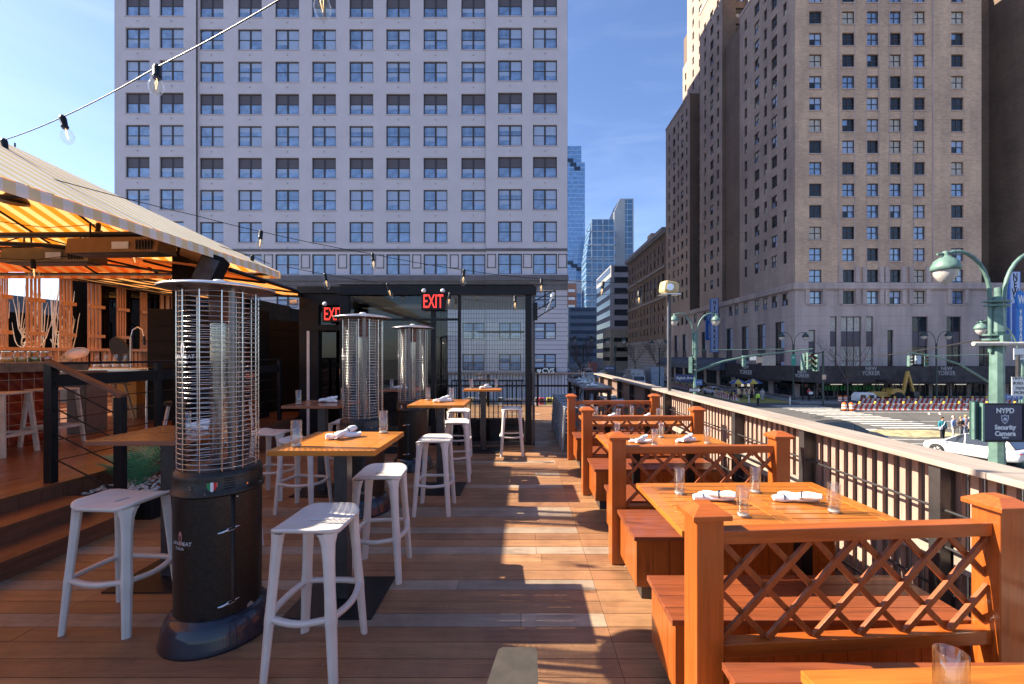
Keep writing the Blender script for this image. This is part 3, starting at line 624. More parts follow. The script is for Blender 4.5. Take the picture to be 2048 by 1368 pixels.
banded('office_building', 'low bluish grey office slab closing the far end of the avenue', 34.8, 58, 330, 380, 37.5, plain('blue_grey_panel', (.12, .15, .2), .5, 0, .15, .3), plain('slate_blue_ribbon', (.035, .06, .10), .2, 0, .3, .4), 5.6, 2.6)
banded('brick_building', 'small red brick and white trimmed tower between the pale office block and the blue skyscraper', 40, 49, 395, 410, 66, plain('red_brick_far', (.3, .13, .09), .8), plain('white_trim_far', (.6, .62, .66), .6), 7, 2.5)
t = thing('skyscraper', 'tallest pale blue glass skyscraper with stepped terraces behind the edge of the pale office block', 'skyscraper', (45, 430, ST))
M_cw = curtain('sky_blue_curtain_wall', (.12, .27, .52), (.35, .5, .7), 1.9, 4.2); M_cw2 = curtain('teal_curtain_wall', (.05, .13, .24), (.42, .52, .6), 5.0, 5.4, .06)
m = MB(); m.box(25, 62, 430, 470, ST, 118); m.box(25, 61.5, 430, 470, 118, 190); m.box(25, 58, 430, 468, 190, 206); m.build('glass_wall', M_cw, t, loc=-t.location)
m = MB()
for i, (a, b) in enumerate(((48, 190), (51, 186), (55, 182), (48, 90), (52, 87), (57, 84))):
    m.box(a-4, a+2, 429.5, 430.2, b, b+3.5)
    if i in (2, 5): m.build('terrace', plain('dark_terrace', (.02, .04, .08), .4), t, loc=-t.location); m = MB()
m = MB()
for i in range(14): m.box(45.5+i*1.15, 46+i*1.15, 429.6, 430.2, 62, 75)
m.build('louvre', M_white, t, loc=-t.location)
t = thing('skyscraper', 'teal glass office tower with pale grid frame standing beside the ribbon window building', 'skyscraper', (68, 380, ST))
m = MB(); m.box(55.5, 79.5, 380, 410, ST, 86); m.box(60, 79.5, 380.2, 410, 86, 119); m.prism([(55.5, 86), (60, 119), (60, 86)], 380.3, 409, 'y'); m.build('glass_wall', M_cw2, t, loc=-t.location)
m = MB()
for z in range(0, 118, 12): m.box(55.4, 79.7, 379.6, 380.05, z, z+.8)
for x in (60, 69.5, 79.2): m.box(x, x+.7, 379.6, 380.05, ST, 118)
m.build('frame_grid', plain('pale_tower_frame', (.42, .48, .55), .5), t, loc=-t.location)
t = thing('skyscraper', 'slender concrete tower with a blue glass strip down its right side', 'skyscraper', (97, 420, ST))
m = MB(); m.prism([(88, ST), (106.5, ST), (106.5, 151), (93.5, 151), (88, 138)], 420, 450, 'y'); m.build('wall', plain('pale_concrete_far', (.36, .38, .41), .8, 0, .1, .2), t, loc=-t.location)
m = MB(); m.box(98.5, 105.5, 419.7, 420.05, ST, 150); m.build('glass_strip', M_cw2, t, loc=-t.location)
m = MB()
for z in (88, 97, 106, 115): m.box(79, 89, 417, 420.05, z, z+4)
m.build('balcony', M_gl1, t, loc=-t.location)
banded('apartment_building', 'distant white apartment block low behind the blue skyscraper', 50, 57, 500, 520, 80, plain('far_white_wall', (.5, .52, .56), .7), M_gl1, 6, 3)
# ------------------------------------------------------------------ bar stools
def rrect(hx, hy, r, n=6, squash=0):
    pts = []
    for cx, cy, a in ((hx-r, hy-r, 0), (-hx+r, hy-r, 90), (-hx+r, -hy+r, 180), (hx-r, -hy+r, 270)):
        for i in range(n+1): t = R(a+90*i/n); pts.append((cx+r*math.cos(t), cy+r*math.sin(t)))
    return pts
def make_stool(mat, h=.76):
    t = thing('bar_stool', 'x', 'bar stool')
    # saddle seat: loops from a slot in the middle out to the rim and under
    slot = rrect(.052, .0135, .0134, 7); N = len(slot); loops = []
    def loop(k, z0, saddle=1, hx=.174, hy=.204, r=.082):
        o = rrect(hx, hy, r, 7); L = []
        for (ax, ay), (bx, by) in zip(slot, o):
            x, y = ax+(bx-ax)*k, ay+(by-ay)*k; L.append((x, y, z0+saddle*(.030*(abs(y)/.2)**2.2-.008*(abs(x)/.18)**2)))
        return L
    for k in (0, .03, .25, .5, .75, .93): loops.append(loop(k, h-.014))
    loops.append(loop(1, h-.016)); loops.append(loop(1.012, h-.026)); loops.append(loop(.985, h-.037)); loops.append(loop(.9, h-.036)); loops.append(loop(.4, h-.034)); loops.append(loop(.03, h-.033)); loops.append(loop(0, h-.032)); loops.append(loop(0, h-.022))
    m = MB(); vs = [p for L in loops for p in L]; k = len(loops)
    fs = [((i % k)*N+j, (i % k)*N+(j+1) % N, ((i+1) % k)*N+(j+1) % N, ((i+1) % k)*N+j) for i in range(k) for j in range(N)]
    m.add(vs, fs, 0, True); m.build('seat', mat, t)
    feet = {}
    for sx in (-1, 1):
        for sy in (-1, 1):
            a = Vector((sx*.128, sy*.158, h-.014)); b = Vector((sx*.178, sy*.205, 0)); feet[sx, sy] = (a, b)
            m = MB(); rings = []
            for f, wd, dp in ((0, .115, .05), (.035, .088, .05), (.09, .066, .048), (.2, .057, .045), (.4, .052, .042), (.53, .055, .042), (.585, .064, .044), (.64, .054, .04), (1, .046, .032)):
                c = a.lerp(b, f); R_ = Matrix.Rotation(math.atan2(sy, sx), 3, 'Z')
                rings.append([c+R_ @ Vector((px*dp, py*wd, 0)) for px, py in ((.5, -.28), (.5, .28), (.2, .5), (-.3, .5), (-.5, .25), (-.5, -.25), (-.3, -.5), (.2, -.5))])
            vs = [p for r in rings for p in r]; fs = [(i*8+j, i*8+(j+1) % 8, (i+1)*8+(j+1) % 8, (i+1)*8+j) for i in range(len(rings)-1) for j in range(8)]
            m.add(vs, fs, 0, False); m.add(rings[-1], [tuple(range(8))], 0); m.build('leg', mat, t, bevel=.003)
    m = MB(); zf = .24; pts = []
    cs_ = [feet[k][0].lerp(feet[k][1], .585) for k in ((1, 1), (-1, 1), (-1, -1), (1, -1))]
    for i in range(4):
        a, b = cs_[i], cs_[(i+1) % 4]; mid = (a+b)/2; n = Vector((mid.x, mid.y, 0)).normalized()
        for j in range(8): f = j/8; pts.append(a.lerp(b, f)+n*.032*math.sin(math.pi*f)+Vector((0, 0, .004*math.cos(2*math.pi*f))))
    n = len(pts); rings = []
    for i, p in enumerate(pts):
        d = (pts[(i+1) % n]-pts[i-1]).normalized(); o = Vector((d.y, -d.x, 0)).normalized(); rings.append([p+o*a+Vector((0, 0, b)) for a, b in ((.017, .008), (.013, .012), (-.013, .012), (-.017, .008), (-.014, -.012), (.014, -.012))])
    m.add([p for r in rings for p in r], [(i*6+j, i*6+(j+1) % 6, ((i+1) % n)*6+(j+1) % 6, ((i+1) % n)*6+j) for i in range(n) for j in range(6)], 0, True)
    m.build('footrest_ring', mat, t); return t
SW = make_stool(M_stool); used = []
GS = 'white bar stools around the high tables'
def stool(x, y, rz, label, z=0, src=None, group=GS):
    s = src or SW
    if id(s) not in used:
        used.append(id(s)); s.location = (x, y, z); s.rotation_euler = (0, 0, rz); s['label'] = label; s['group'] = group; return s
    return dup(s, (x, y, z), rz, label, group)
stool(-1.12, 2.415, R(-1), 'white bar stool with sun patches on its seat, nearest the camera beside the big heater')
stool(-2.50, 2.76, R(86), 'white bar stool in shade, leftmost, in front of the wooden steps')
stool(-1.08, 3.37, R(4), 'white bar stool with sunlit seat just right of the nearest high table')
stool(-.93, 4.70, R(1), 'white bar stool with slatted shadow on its seat in front of the middle sunlit table')
stool(-.88, 5.90, R(5), 'white bar stool behind the middle sunlit table, right side')
stool(-1.02, 7.1, R(0), 'white bar stool farthest back behind the middle sunlit table')
stool(-.17, 7.35, R(2), 'white bar stool standing alone by the black corner post of the glass enclosure')
stool(-2.33, 4.70, R(82), 'white bar stool half hidden behind the nearest high table')
stool(-2.92, 5.18, R(84), 'white bar stool in shade by the riser of the raised platform')
stool(-2.38, 5.90, R(3), 'white bar stool behind the second heater under the shaded far table')
stool(-2.42, 3.60, R(5), 'white bar stool hidden behind the big heater, only a leg showing')
# ------------------------------------------------------------------ high tables
def bar_table(x, y, wd, ln, mat, label, rz=0, h=1.07):
    t = thing('high_table', label, 'high table', (x, y, 0), rz, 'square high tables with wooden tops'); m = MB(); b = .075; th = .034
    m.box(-wd/2, wd/2, -ln/2, -ln/2+b, h-th, h); m.box(-wd/2, wd/2, ln/2-b, ln/2, h-th, h); m.box(-wd/2, -wd/2+b, -ln/2+b+.001, ln/2-b-.001, h-th, h-.0005); m.box(wd/2-b, wd/2, -ln/2+b+.001, ln/2-b-.001, h-th, h-.0005)
    n = 7; sw = (ln-2*b)/n
    for i in range(n): m.box(-wd/2+b+.002, wd/2-b-.002, -ln/2+b+i*sw+.0025, -ln/2+b+(i+1)*sw-.0025, h-th+.004, h-.001)
    m.build('tabletop', mat, t, bevel=.003)
    m = MB(); m.box(-.045, .045, -.045, .045, .012, h-th-.006); m.build('pedestal', M_gun, t, bevel=.003)
    m = MB(); m.box(-.28, .28, -.26, .26, 0, .012); m.build('base_plate', M_blk, t, bevel=.003)
    m = MB(); m.box(-.2, .2, -.03, .03, h-th-.006, h-th); m.box(-.03, .03, -.2, .2, h-th-.012, h-th-.0061); m.build('top_bracket', M_blk, t); return t
bar_table(-1.22, 3.0, .655, .66, M_btab, 'nearest sunlit high table with orange wooden top and two tumblers')
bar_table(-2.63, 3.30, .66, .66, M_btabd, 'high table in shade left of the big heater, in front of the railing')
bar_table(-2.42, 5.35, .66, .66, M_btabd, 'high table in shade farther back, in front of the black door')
bar_table(-1.0, 5.42, .66, .66, M_btab, 'sunlit high table in the middle, left of the deck walkway')
bar_table(-.67, 7.62, .64, .5, M_btab, 'small far high table right in front of the glass enclosure')
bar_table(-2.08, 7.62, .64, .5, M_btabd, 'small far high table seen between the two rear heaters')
# ------------------------------------------------------------------ tumblers and napkins
def make_tumbler():
    m = MB(); ro, ri, h = .033, .0305, .165
    m.lathe([(0, 0), (ro-.003, 0), (ro-.001, .003), (ro, .02), (ro+.001, h-.002), (ro-.001, h), (ri, h-.002), (ri-.001, .03), (ri-.006, .019), (0, .018)], 28)
    t = thing('tumbler', 'x', 'glass'); m.build('glass', M_glass, t)
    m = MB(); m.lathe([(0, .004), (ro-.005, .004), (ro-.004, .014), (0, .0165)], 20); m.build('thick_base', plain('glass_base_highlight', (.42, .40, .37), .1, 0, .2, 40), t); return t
TU = make_tumbler()
GT = 'tall clear tumblers set on the tables'; tused = []
def tumbler(x, y, z, label):
    if not tused: tused.append(1); TU.location = (x, y, z); TU['label'] = label; TU['group'] = GT
    else: dup(TU, (x, y, z), rnd.uniform(0, 6), label, GT)
def roll(m, a, b, r, sd, m0=0):
    q = random.Random(sd); a, b = Vector(a), Vector(b); n = 14; d = (b-a).normalized(); u = Vector((-d.y, d.x, 0)).normalized() if abs(d.z) < .99 else Vector((1, 0, 0)); v = d.cross(u); rings = []
    for i in range(15):
        c = a.lerp(b, i/14)+v*.0025*math.sin(i*.9+sd)+u*.002*math.sin(i*1.3+sd); k = r*(1+.09*math.sin(i*.8+sd)+q.uniform(-.05, .05))*(.8+.2*min(1, min(i, 14-i)/1.5))
        rings.append([c+(u*math.cos(t)*1.12+v*math.sin(t)*.88)*k*(1+.10*math.sin(3*t+i*.35+sd)+q.uniform(-.03, .03)) for t in (2*math.pi*j/n for j in range(n))])
    m.add([p for g in rings for p in g], [(i*n+j, i*n+(j+1) % n, (i+1)*n+(j+1) % n, (i+1)*n+j) for i in range(14) for j in range(n)], m0, True)
    for g, c in ((rings[0], a.lerp(b, .06)), (rings[-1], b.lerp(a, .06))):
        inn = [c+(p-c)*.55 for p in g]; inn2 = [c+(p-c)*.25+(c-(a+b)/2).normalized()*.006 for p in g]
        m.add(g+inn, [(j, (j+1) % n, n+(j+1) % n, n+j) for j in range(n)], m0, True); m.add(inn+inn2, [(j, (j+1) % n, n+(j+1) % n, n+j) for j in range(n)], m0, True); m.add(inn2, [tuple(range(n))], m0)
def napkin(x, y, z, rz, label, sd=1, cross=.75, ln=.23):
    t = thing('rolled_napkin', label, 'napkin', (x, y, z), rz, 'rolled white napkins laid on the tables')
    m = MB(); roll(m, (-ln/2, 0, .021), (ln/2, .015, .021), .022, sd); m.build('lower_roll', M_cloth, t)
    c, s_ = math.cos(cross), math.sin(cross); m = MB(); roll(m, (-c*ln*.38, -s_*ln*.38, .028), (c*ln*.5, s_*ln*.5, .062), .021, sd+4); m.build('upper_roll', M_cloth, t)
    m = MB(); p = Vector((c*.03, s_*.03, .049)); d = Vector((c, s_, .15)).normalized(); m.tube([p-d*.004, p+d*.004], .0235, 14, 0, True, False); q = Vector((-ln*.3, .003, .021)); m.tube([q, q+Vector((.008, 0, 0))], .0245, 14, 0, True, False); m.build('stripe', M_strap, t)
H1 = 1.07; H2 = .76
for x, y, z, l in ((-1.43, 2.79, H1, 'clear tumbler at the front left of the nearest sunlit high table'), (-1.03, 3.27, H1, 'clear tumbler at the back right of the nearest sunlit high table'),
    (-2.46, 3.22, H1, 'clear tumbler on the shaded table behind the big heater lattice'), (-2.64, 5.2, H1, 'clear tumbler at the left of the shaded far table by the door'), (-2.25, 5.55, H1, 'clear tumbler at the right of the shaded far table by the second heater'),
    (-1.2, 5.62, H1, 'clear tumbler at the back left of the middle sunlit table'), (-.88, 5.5, H1, 'clear tumbler at the right of the middle sunlit table'),
    (-.87, 7.55, H1, 'clear tumbler at the left of the small table before the glass enclosure'), (-.45, 7.7, H1, 'clear tumbler at the right of the small table before the glass enclosure'), (-2.25, 7.6, H1, 'clear tumbler at the left of the small table between the rear heaters'), (-1.9, 7.7, H1, 'clear tumbler at the right of the small table between the rear heaters'),
    (1.008, 2.82, H2, 'clear tumbler at the back left of the nearest booth table'), (1.22, 2.43, H2, 'clear tumbler at the front left of the nearest booth table, between the napkins'), (1.511, 2.85, H2, 'clear tumbler at the back right of the nearest booth table'), (1.765, 2.49, H2, 'clear tumbler alone at the right end of the nearest booth table'),
    (1.02, 4.72, H2, 'clear tumbler at the back left of the second booth table'), (1.30, 4.32, H2, 'clear tumbler at the front left of the second booth table'), (1.50, 4.75, H2, 'clear tumbler at the back right of the second booth table'), (1.86, 4.42, H2, 'clear tumbler at the right end of the second booth table'),
    (1.04, 6.2, H2, 'clear tumbler at the left of the third booth table'), (1.30, 5.95, H2, 'clear tumbler at the front middle of the third booth table'), (1.56, 6.25, H2, 'clear tumbler at the back right of the third booth table'), (1.86, 6.0, H2, 'clear tumbler at the right end of the third booth table'),
    (1.049, 1.076, H2, 'large close tumbler in the bottom right corner on the front booth table')):
    tumbler(x, y, z, l)
napkin(-1.24, 3.06, H1, R(28), 'rolled napkin with dark stripe on the nearest sunlit high table', 1)
napkin(-2.55, 3.42, H1, R(-20), 'rolled napkin on the shaded table left of the big heater', 2)
napkin(-2.38, 5.38, H1, R(-14), 'rolled napkin on the shaded far table by the black door', 3)
napkin(-.98, 5.42, H1, R(20), 'rolled napkin on the middle sunlit high table', 4)
napkin(-.63, 7.65, H1, R(30), 'rolled napkin on the small table before the glass enclosure', 5)
napkin(-2.1, 7.6, H1, R(15), 'rolled napkin on the small table between the rear heaters', 6)
napkin(1.17, 2.68, H2, R(-6), 'bright rolled napkin at the left of the nearest booth table', 7, -.5, .24)
napkin(1.66, 2.66, H2, R(-8), 'bright rolled napkin at the right of the nearest booth table', 8, -.6, .26)
napkin(1.2, 4.45, H2, R(-10), 'bright rolled napkin at the left of the second booth table', 9, .9)
napkin(1.68, 4.5, H2, R(14), 'bright rolled napkin at the right of the second booth table', 10, .5)
napkin(1.22, 6.1, H2, R(22), 'rolled napkin at the left of the third booth table', 11, .4)
napkin(1.72, 6.1, H2, R(20), 'rolled napkin at the right of the third booth table', 12, .5)
# ------------------------------------------------------------------ patio heaters
def make_heater():
    t = thing('patio_heater', 'x', 'patio heater')
    m = MB(); m.lathe([(.2, .17), (.232, .165), (.262, .13), (.28, .075), (.288, .03), (.294, .012), (.294, 0), (0, 0)], 48); m.build('base_skirt', M_base, t)
    m = MB(); m.lathe([(.222, .10), (.224, .855)], 56, a0=R(-36), a1=R(319)); m.lathe([(.218, .10), (.218, .86), (0, .86)], 48); m.build('tank_housing', M_heat, t)
    m = MB(); m.lathe([(.224, .852), (.235, .852), (.237, .866), (.226, .872), (.228, .95), (.226, .965), (.212, .985), (.2, .992), (0, .998)], 56); bd = m.build('burner_collar', M_heat, t)
    for a in (R(-43),R(12)):
        m = MB()
        for i in range(5): z = .895+i*.014; m.tube([(.2285*math.cos(a+b), .2285*math.sin(a+b), z) for b in (-.12, -.06, 0, .06, .12)], .0028, 5)
        m.build('vent_slots', M_blk, t)
    # wire cage
    m = MB(); rc = .205
    for i in range(36):
        z = 1.005+i*.0288; m.tube([(rc*math.cos(a), rc*math.sin(a), z+.0015*math.sin(a*3+i)) for a in (2*math.pi*j/44 for j in range(44))], .0023, 5, closed=True)
    for k in range(12): a = R(30*k+8); m.cyl((rc*math.cos(a), rc*math.sin(a), .99), (rc*math.cos(a), rc*math.sin(a), 2.02), .0035, 6)
    m.build('wire_cage', M_chrome, t)
    for k in range(3): a = R(-36+120*k); m = MB(); m.cyl((.185*math.cos(a), .185*math.sin(a), .985), (.185*math.cos(a), .185*math.sin(a), 2.05), .0185, 14); m.build('support_post', M_gun if k else plain('steel_post', (.16, .15, .145), .3, .9, .2, 20), t)
    m = MB(); m.lathe([(.048, 1.0), (.048, 1.86)], 24); m.lathe([(.044, 1.86), (.044, 1.0)], 24); m.build('flame_tube', glassy('frosted_flame_tube', (.80, .80, .80), .9, .08, 2.2), t)
    m = MB(); m.lathe([(0, 1.84), (.052, 1.84), (.052, 2.04), (0, 2.04)], 24); m.build('tube_socket', plain('scorched_collar', (.14, .07, .05), .5, .5), t); m = MB(); m.lathe([(0, .998), (.06, .998), (.06, 1.012), (0, 1.013)], 24); m.build('tube_socket', plain('scorched_collar', (.14, .07, .05), .5, .5), t)
    m = MB(); m.lathe([(.296, 2.040), (.300, 2.046), (.296, 2.052), (.24, 2.066), (.12, 2.082), (.03, 2.09), (0, 2.09)], 64); m.lathe([(.296, 2.040), (.2, 2.054), (0, 2.06)], 64); m.build('reflector_hood', M_alu, t)
    m = MB(); m.lathe([(0, 2.105), (.028, 2.103), (.042, 2.088), (0, 2.08)], 20); m.build('hood_cap', M_white, t)
    for z in (.66, .245):   # toggle latches on the door seam
        m = MB(); P = lambda a, r, zz: (r*math.cos(R(a)), r*math.sin(R(a)), zz)
        m.tube([P(-57, .232, z-.012), P(-51, .236, z-.008), P(-45, .236, z)], [.006, .009, .007], 8); m.tube([P(-47, .236, z+.008), P(-37, .238, z+.010), P(-37, .238, z-.004), P(-47, .236, z-.01)], .0022, 6)
        m.tube([P(-37, .228, z+.003), P(-31, .230, z+.007)], [.011, .004], 8); m.build('latch', M_chrome, t)
    m = MB()
    for a, z in ((-91, .92), (-91, .905)): m.obox((.2295*math.cos(R(a)), .2295*math.sin(R(a)), z), (.02, .004, .008), R(a+90))
    m.obox((.2295*math.cos(R(-91)), .2295*math.sin(R(-91)), .912), (.006, .006, .03), R(-1)); m.build('hinge', M_chrome, t)
    m = MB()
    for a, z in ((-34, .838), (-20, .9), (-72, .875), (-33, .12), (8, .88)): m.obox((.231*math.cos(R(a)), .231*math.sin(R(a)), z), (.009, .006, .009), R(a+90))
    m.build('rivets', M_chrome, t)
    for k, a in enumerate((-76, -13)):
        m = MB(); d = Vector((math.cos(R(a)), math.sin(R(a)), 0)); m.cyl(d*.216+Vector((0, 0, .17)), d*.2255+Vector((0, 0, .17)), .02, 16); m.build('vent_hole', M_blk if not k else plain('dull_plug', (.3, .27, .24), .6), t)
    def curve_to(o, r, a0):          # wraps a flat marking (x across, z up) round the housing
        for v in o.data.vertices: a = R(a0)+v.co.x/r; z = v.co.y if abs(o.get('flat', 1)) else v.co.z; v.co = ((r+.0012)*math.cos(a), (r+.0012)*math.sin(a), v.co.y)
        o.rotation_euler = (0, 0, 0); o.location = (0, 0, 0)
    def mark(body, size, z, a0, r, mt, nm='lettering'):
        o = text(body, size, mt, t, nm, (0, 0, 0), ext=0)
        for v in o.data.vertices: v.co.y += z
        curve_to(o, r, a0)
    mw = plain('white_print', (.7, .7, .7), .5, 0, .1)
    mark('LAVA', .03, .60, -116, .2245, mw); mark('HEAT', .03, .60, -99, .2245, mw); mark('ITALIA', .022, .572, -110, .2245, mw)
    mark('LAVA', .034, 1.64, -119, .2105, mw); mark('HEAT', .034, 1.64, -99, .2105, mw); mark('ITALIA', .024, 1.608, -109, .2105, mw)
    def flame(z, a0, r, sc, mt):
        m = MB(); n = 14; o_ = []; i_ = []
        for k in range(n):
            tt = 2*math.pi*k/n; x = math.sin(tt)*.012*sc*(1-.25*math.cos(tt)); y = -math.cos(tt)*.045*sc
            for L, f in ((o_, 1), (i_, .5)): a = R(a0)+x*f/r; L.append(((r+.0014)*math.cos(a), (r+.0014)*math.sin(a), z+y*f*(1 if y > 0 else .9)))
        m.add(o_+i_, [(j, (j+1) % n, n+(j+1) % n, n+j) for j in range(n)]); m.build('flame_mark', mt, t)
    flame(.625, -108, .2245, 1, plain('flame_print', (.5, .22, .2), .5)); flame(1.675, -109, .2105, 1.1, mw)
    # small tricolour shield badge
    def shield(c, m_, x0, x1, r=.2295):
        poly = [(-.026, .02), (0, .024), (.026, .02), (.025, -.002), (.014, -.02), (0, -.03), (-.014, -.02), (-.025, -.002)]; m = MB(); xs = [x0+(x1-x0)*i/4 for i in range(5)]
        def top(x): return .024-.004*(abs(x)/.026)
        def bot(x): a = abs(x); return -.03+.01*(a/.014) if a < .014 else (-.02+.018*((a-.014)/.011) if a < .025 else .0)
        vs = []
        for x in xs:
            for zz in (bot(x), top(x)): a = R(-64)+x/r; vs.append(((r+c)*math.cos(a), (r+c)*math.sin(a), .915+zz))
        m.add(vs, [(2*i, 2*i+2, 2*i+3, 2*i+1) for i in range(4)]); return m
    sb = thing('badge', None, None); bpy.data.objects.remove(sb)
    b0 = shield(.0008, 0, -.0262, .0262).build('shield_badge', M_chrome, t)
    for a_, b_, c_ in ((-.0225, -.0078, (.02, .25, .08)), (-.0075, .0075, (.75, .75, .75)), (.0078, .0225, (.6, .02, .03))): shield(.0016, 0, a_, b_).build('shield_stripe', plain('badge_%.2f' % c_[0], c_, .35, 0, .05), b0)
    return t
HT_ = make_heater(); HT_.location = (-1.83, 2.66, 0); HT_['label'] = 'large near patio heater with wire cage and tricolour shield badge, beside the front stool'; HT_['group'] = 'tall patio heaters with wire cages'
HT_.rotation_euler = (0, 0, R(0))
dup(HT_, (-1.70, 4.70, 0), R(-30), 'second patio heater standing behind the nearest sunlit table', 'tall patio heaters with wire cages')
dup(HT_, (-1.60, 6.45, 0), R(-55), 'farthest patio heater, left of the middle sunlit table', 'tall patio heaters with wire cages')
# ------------------------------------------------------------------ booths
def divider(x0, y0, x1, y1, label, near=False):
    L = math.hypot(x1-x0, y1-y0); t = thing('trellis_divider', label, 'booth divider', (x0, y0, 0), math.atan2(y1-y0, x1-x0), 'orange trellis booth dividers'); pw = .115
    for i, x in enumerate((0, L)):
        m = MB(); m.box(x-pw/2, x+pw/2, -pw/2, pw/2, .004, .985); p = m.build('post', M_oz, t, bevel=.004)
        m = MB(); a, b = pw/2+.024, .034; m.add([(x-a, -a, .985), (x+a, -a, .985), (x+a, a, .985), (x-a, a, .985), (x-a, -a, 1.005), (x+a, -a, 1.005), (x+a, a, 1.005), (x-a, a, 1.005), (x-b, -b, 1.036), (x+b, -b, 1.036), (x+b, b, 1.036), (x-b, b, 1.036)],
            [(0, 1, 2, 3), (0, 1, 5, 4), (1, 2, 6, 5), (2, 3, 7, 6), (3, 0, 4, 7), (4, 5, 9, 8), (5, 6, 10, 9), (6, 7, 11, 10), (7, 4, 8, 11), (8, 9, 10, 11)]); m.build('post_cap', M_ox, p, bevel=.002)
    a, b = pw/2, L-pw/2
    m = MB(); m.box(a, b, -.03, .03, .868, .926); m.build('top_rail', M_ox, t, bevel=.004)
    m = MB(); m.box(a, b, -.03, .03, .40, .458); m.build('bottom_rail', M_ox, t, bevel=.004)
    m = MB(); h0, h1 = .462, .864; hh = h1-h0; st = .205; k = -4
    for sgn, yy in ((1, -.009), (-1, .009)):
        x = a-hh
        while x < b+hh:
            p0, p1 = Vector((x, yy, h0)), Vector((x+sgn*hh*.98, yy, h1))
            lo, hi = (a, b); q0, q1 = p0.copy(), p1.copy(); ok = True
            for lim, cmp in ((lo, -1), (hi, 1)):
                for _ in (0,):
                    o0 = (q0.x-lim)*cmp > 0; o1 = (q1.x-lim)*cmp > 0
                    if o0 and o1: ok = False
                    elif o0 or o1:
                        f = (lim-q0.x)/(q1.x-q0.x); mid = q0.lerp(q1, f)
                        if o0: q0 = mid
                        else: q1 = mid
            if ok and (q1-q0).length > .03: m.beam(q0, q1, .0245, .017, up=(0, 1, 0))
            x += st
    m.build('lattice', wood('stained_lattice', (.33, .085, .02), 'z', .4, .4, 24, coat=.2), t, bevel=.0015)
    m = MB(); m.box(pw/2+.0005, pw/2+.03, -pw/2-.004, -pw/2-.001, .0, .26); m.box(pw/2-.02, pw/2+.12, -pw/2-.05, -pw/2-.004, .001, .006); m.build('corner_bracket', plain('rusty_bracket', (.35, .25, .18), .5, .5, .4, 30), t); return t
divider(.757, 1.835, 2.085, 1.93, 'nearest orange trellis divider filling the lower right of the photo')
divider(.76, 3.51, 2.07, 3.545, 'second orange trellis divider, behind the nearest booth table')
divider(.77, 5.22, 2.085, 5.25, 'third orange trellis divider from the camera')
divider(.78, 6.96, 2.10, 6.98, 'farthest orange trellis divider, next to the dark communal table')
def bench(x0, x1, y0, y1, label, over=.02):
    t = thing('booth_bench', label, 'bench', ((x0+x1)/2, (y0+y1)/2, 0), 0, 'orange boxed booth benches'); hx, hy = (x1-x0)/2, (y1-y0)/2; m = MB(); n = 4; w_ = 2*hy/n
    for i in range(n): m.box(-hx-over, hx, -hy+i*w_+.0015, -hy+(i+1)*w_-.0015, .422, .45)
    m.build('seat', M_oseat, t, bevel=.002)
    m = MB(); k = 12; bw = 2*hx/k
    for i in range(k):
        for yy in (-hy+.03, hy-.03): m.box(-hx+i*bw+.0015, -hx+(i+1)*bw-.0015, yy-.009, yy+.009, .11, .42)
    k = 4; bw = (2*hy-.06)/k
    for i in range(k):
        for xx in (-hx+.009, hx-.009): m.box(xx-.009, xx+.009, -hy+.04+i*bw*.96, -hy+.04+(i+1)*bw*.96-.003, .11, .4195)
    m.build('panelling', M_oz, t)
    m = MB(); m.box(-hx+.05, hx-.03, -hy+.08, hy-.08, .0, .109); m.build('plinth', M_gun, t); return t
bench(.76, 2.08, 2.90, 3.42, 'booth bench in front of the second divider, its dark seat facing the near table')
bench(.70, 2.05, 1.99, 2.40, 'booth bench seen through the nearest trellis')
bench(.78, 2.08, 3.62, 4.08, 'booth bench just behind the second trellis divider')
bench(.78, 2.1, 4.62, 5.13, 'booth bench in front of the third trellis divider')
bench(.80, 2.1, 5.34, 5.80, 'booth bench just behind the third trellis divider')
bench(.80, 2.1, 6.36, 6.88, 'booth bench in front of the farthest trellis divider')
bench(.80, 2.0, 1.28, 1.72, 'booth bench below the nearest trellis at the bottom edge of the photo')
def booth_table(cx, cy, rz, label, wd=1.24, ln=.83):
    t = thing('booth_table', label, 'table', (cx, cy, 0), rz, 'slatted orange booth tables'); m = MB(); h = .76; th = .032; b = .085; hx, hy = wd/2, ln/2
    m.box(-hx, hx, -hy, -hy+b, h-th, h); m.box(-hx, hx, hy-b, hy, h-th, h)
    for x in (-hx, -b/2, hx-b): m.box(x, x+b, -hy+b+.0015, hy-b-.0015, h-th, h-.0006)
    n = 9; sw = (ln-2*b)/n
    for xa, xb in ((-hx+b, -b/2), (b/2, hx-b)):
        for i in range(n): m.box(xa+.003, xb-.003, -hy+b+i*sw+.0035, -hy+b+(i+1)*sw-.0035, h-th+.003, h-.0016)
    m.build('tabletop', M_otab, t, bevel=.003)
    for x in (-.28, .28): m = MB(); m.box(x-.035, x+.035, -.035, .035, .012, h-th-.003); m.build('leg', M_blk, t); m = MB(); m.box(x-.2, x+.2, -.2, .2, 0, .012); m.build('base_plate', M_blk, t)
booth_table(1.42, 2.655, R(1.2), 'nearest full booth table with four tumblers and two napkins')
booth_table(1.45, 4.52, R(.8), 'second booth table, between the second and third dividers')
booth_table(1.46, 6.1, R(.5), 'third booth table, between the third and farthest dividers')
booth_table(1.42, .85, R(2), 'front booth table cut off by the bottom edge of the photo')
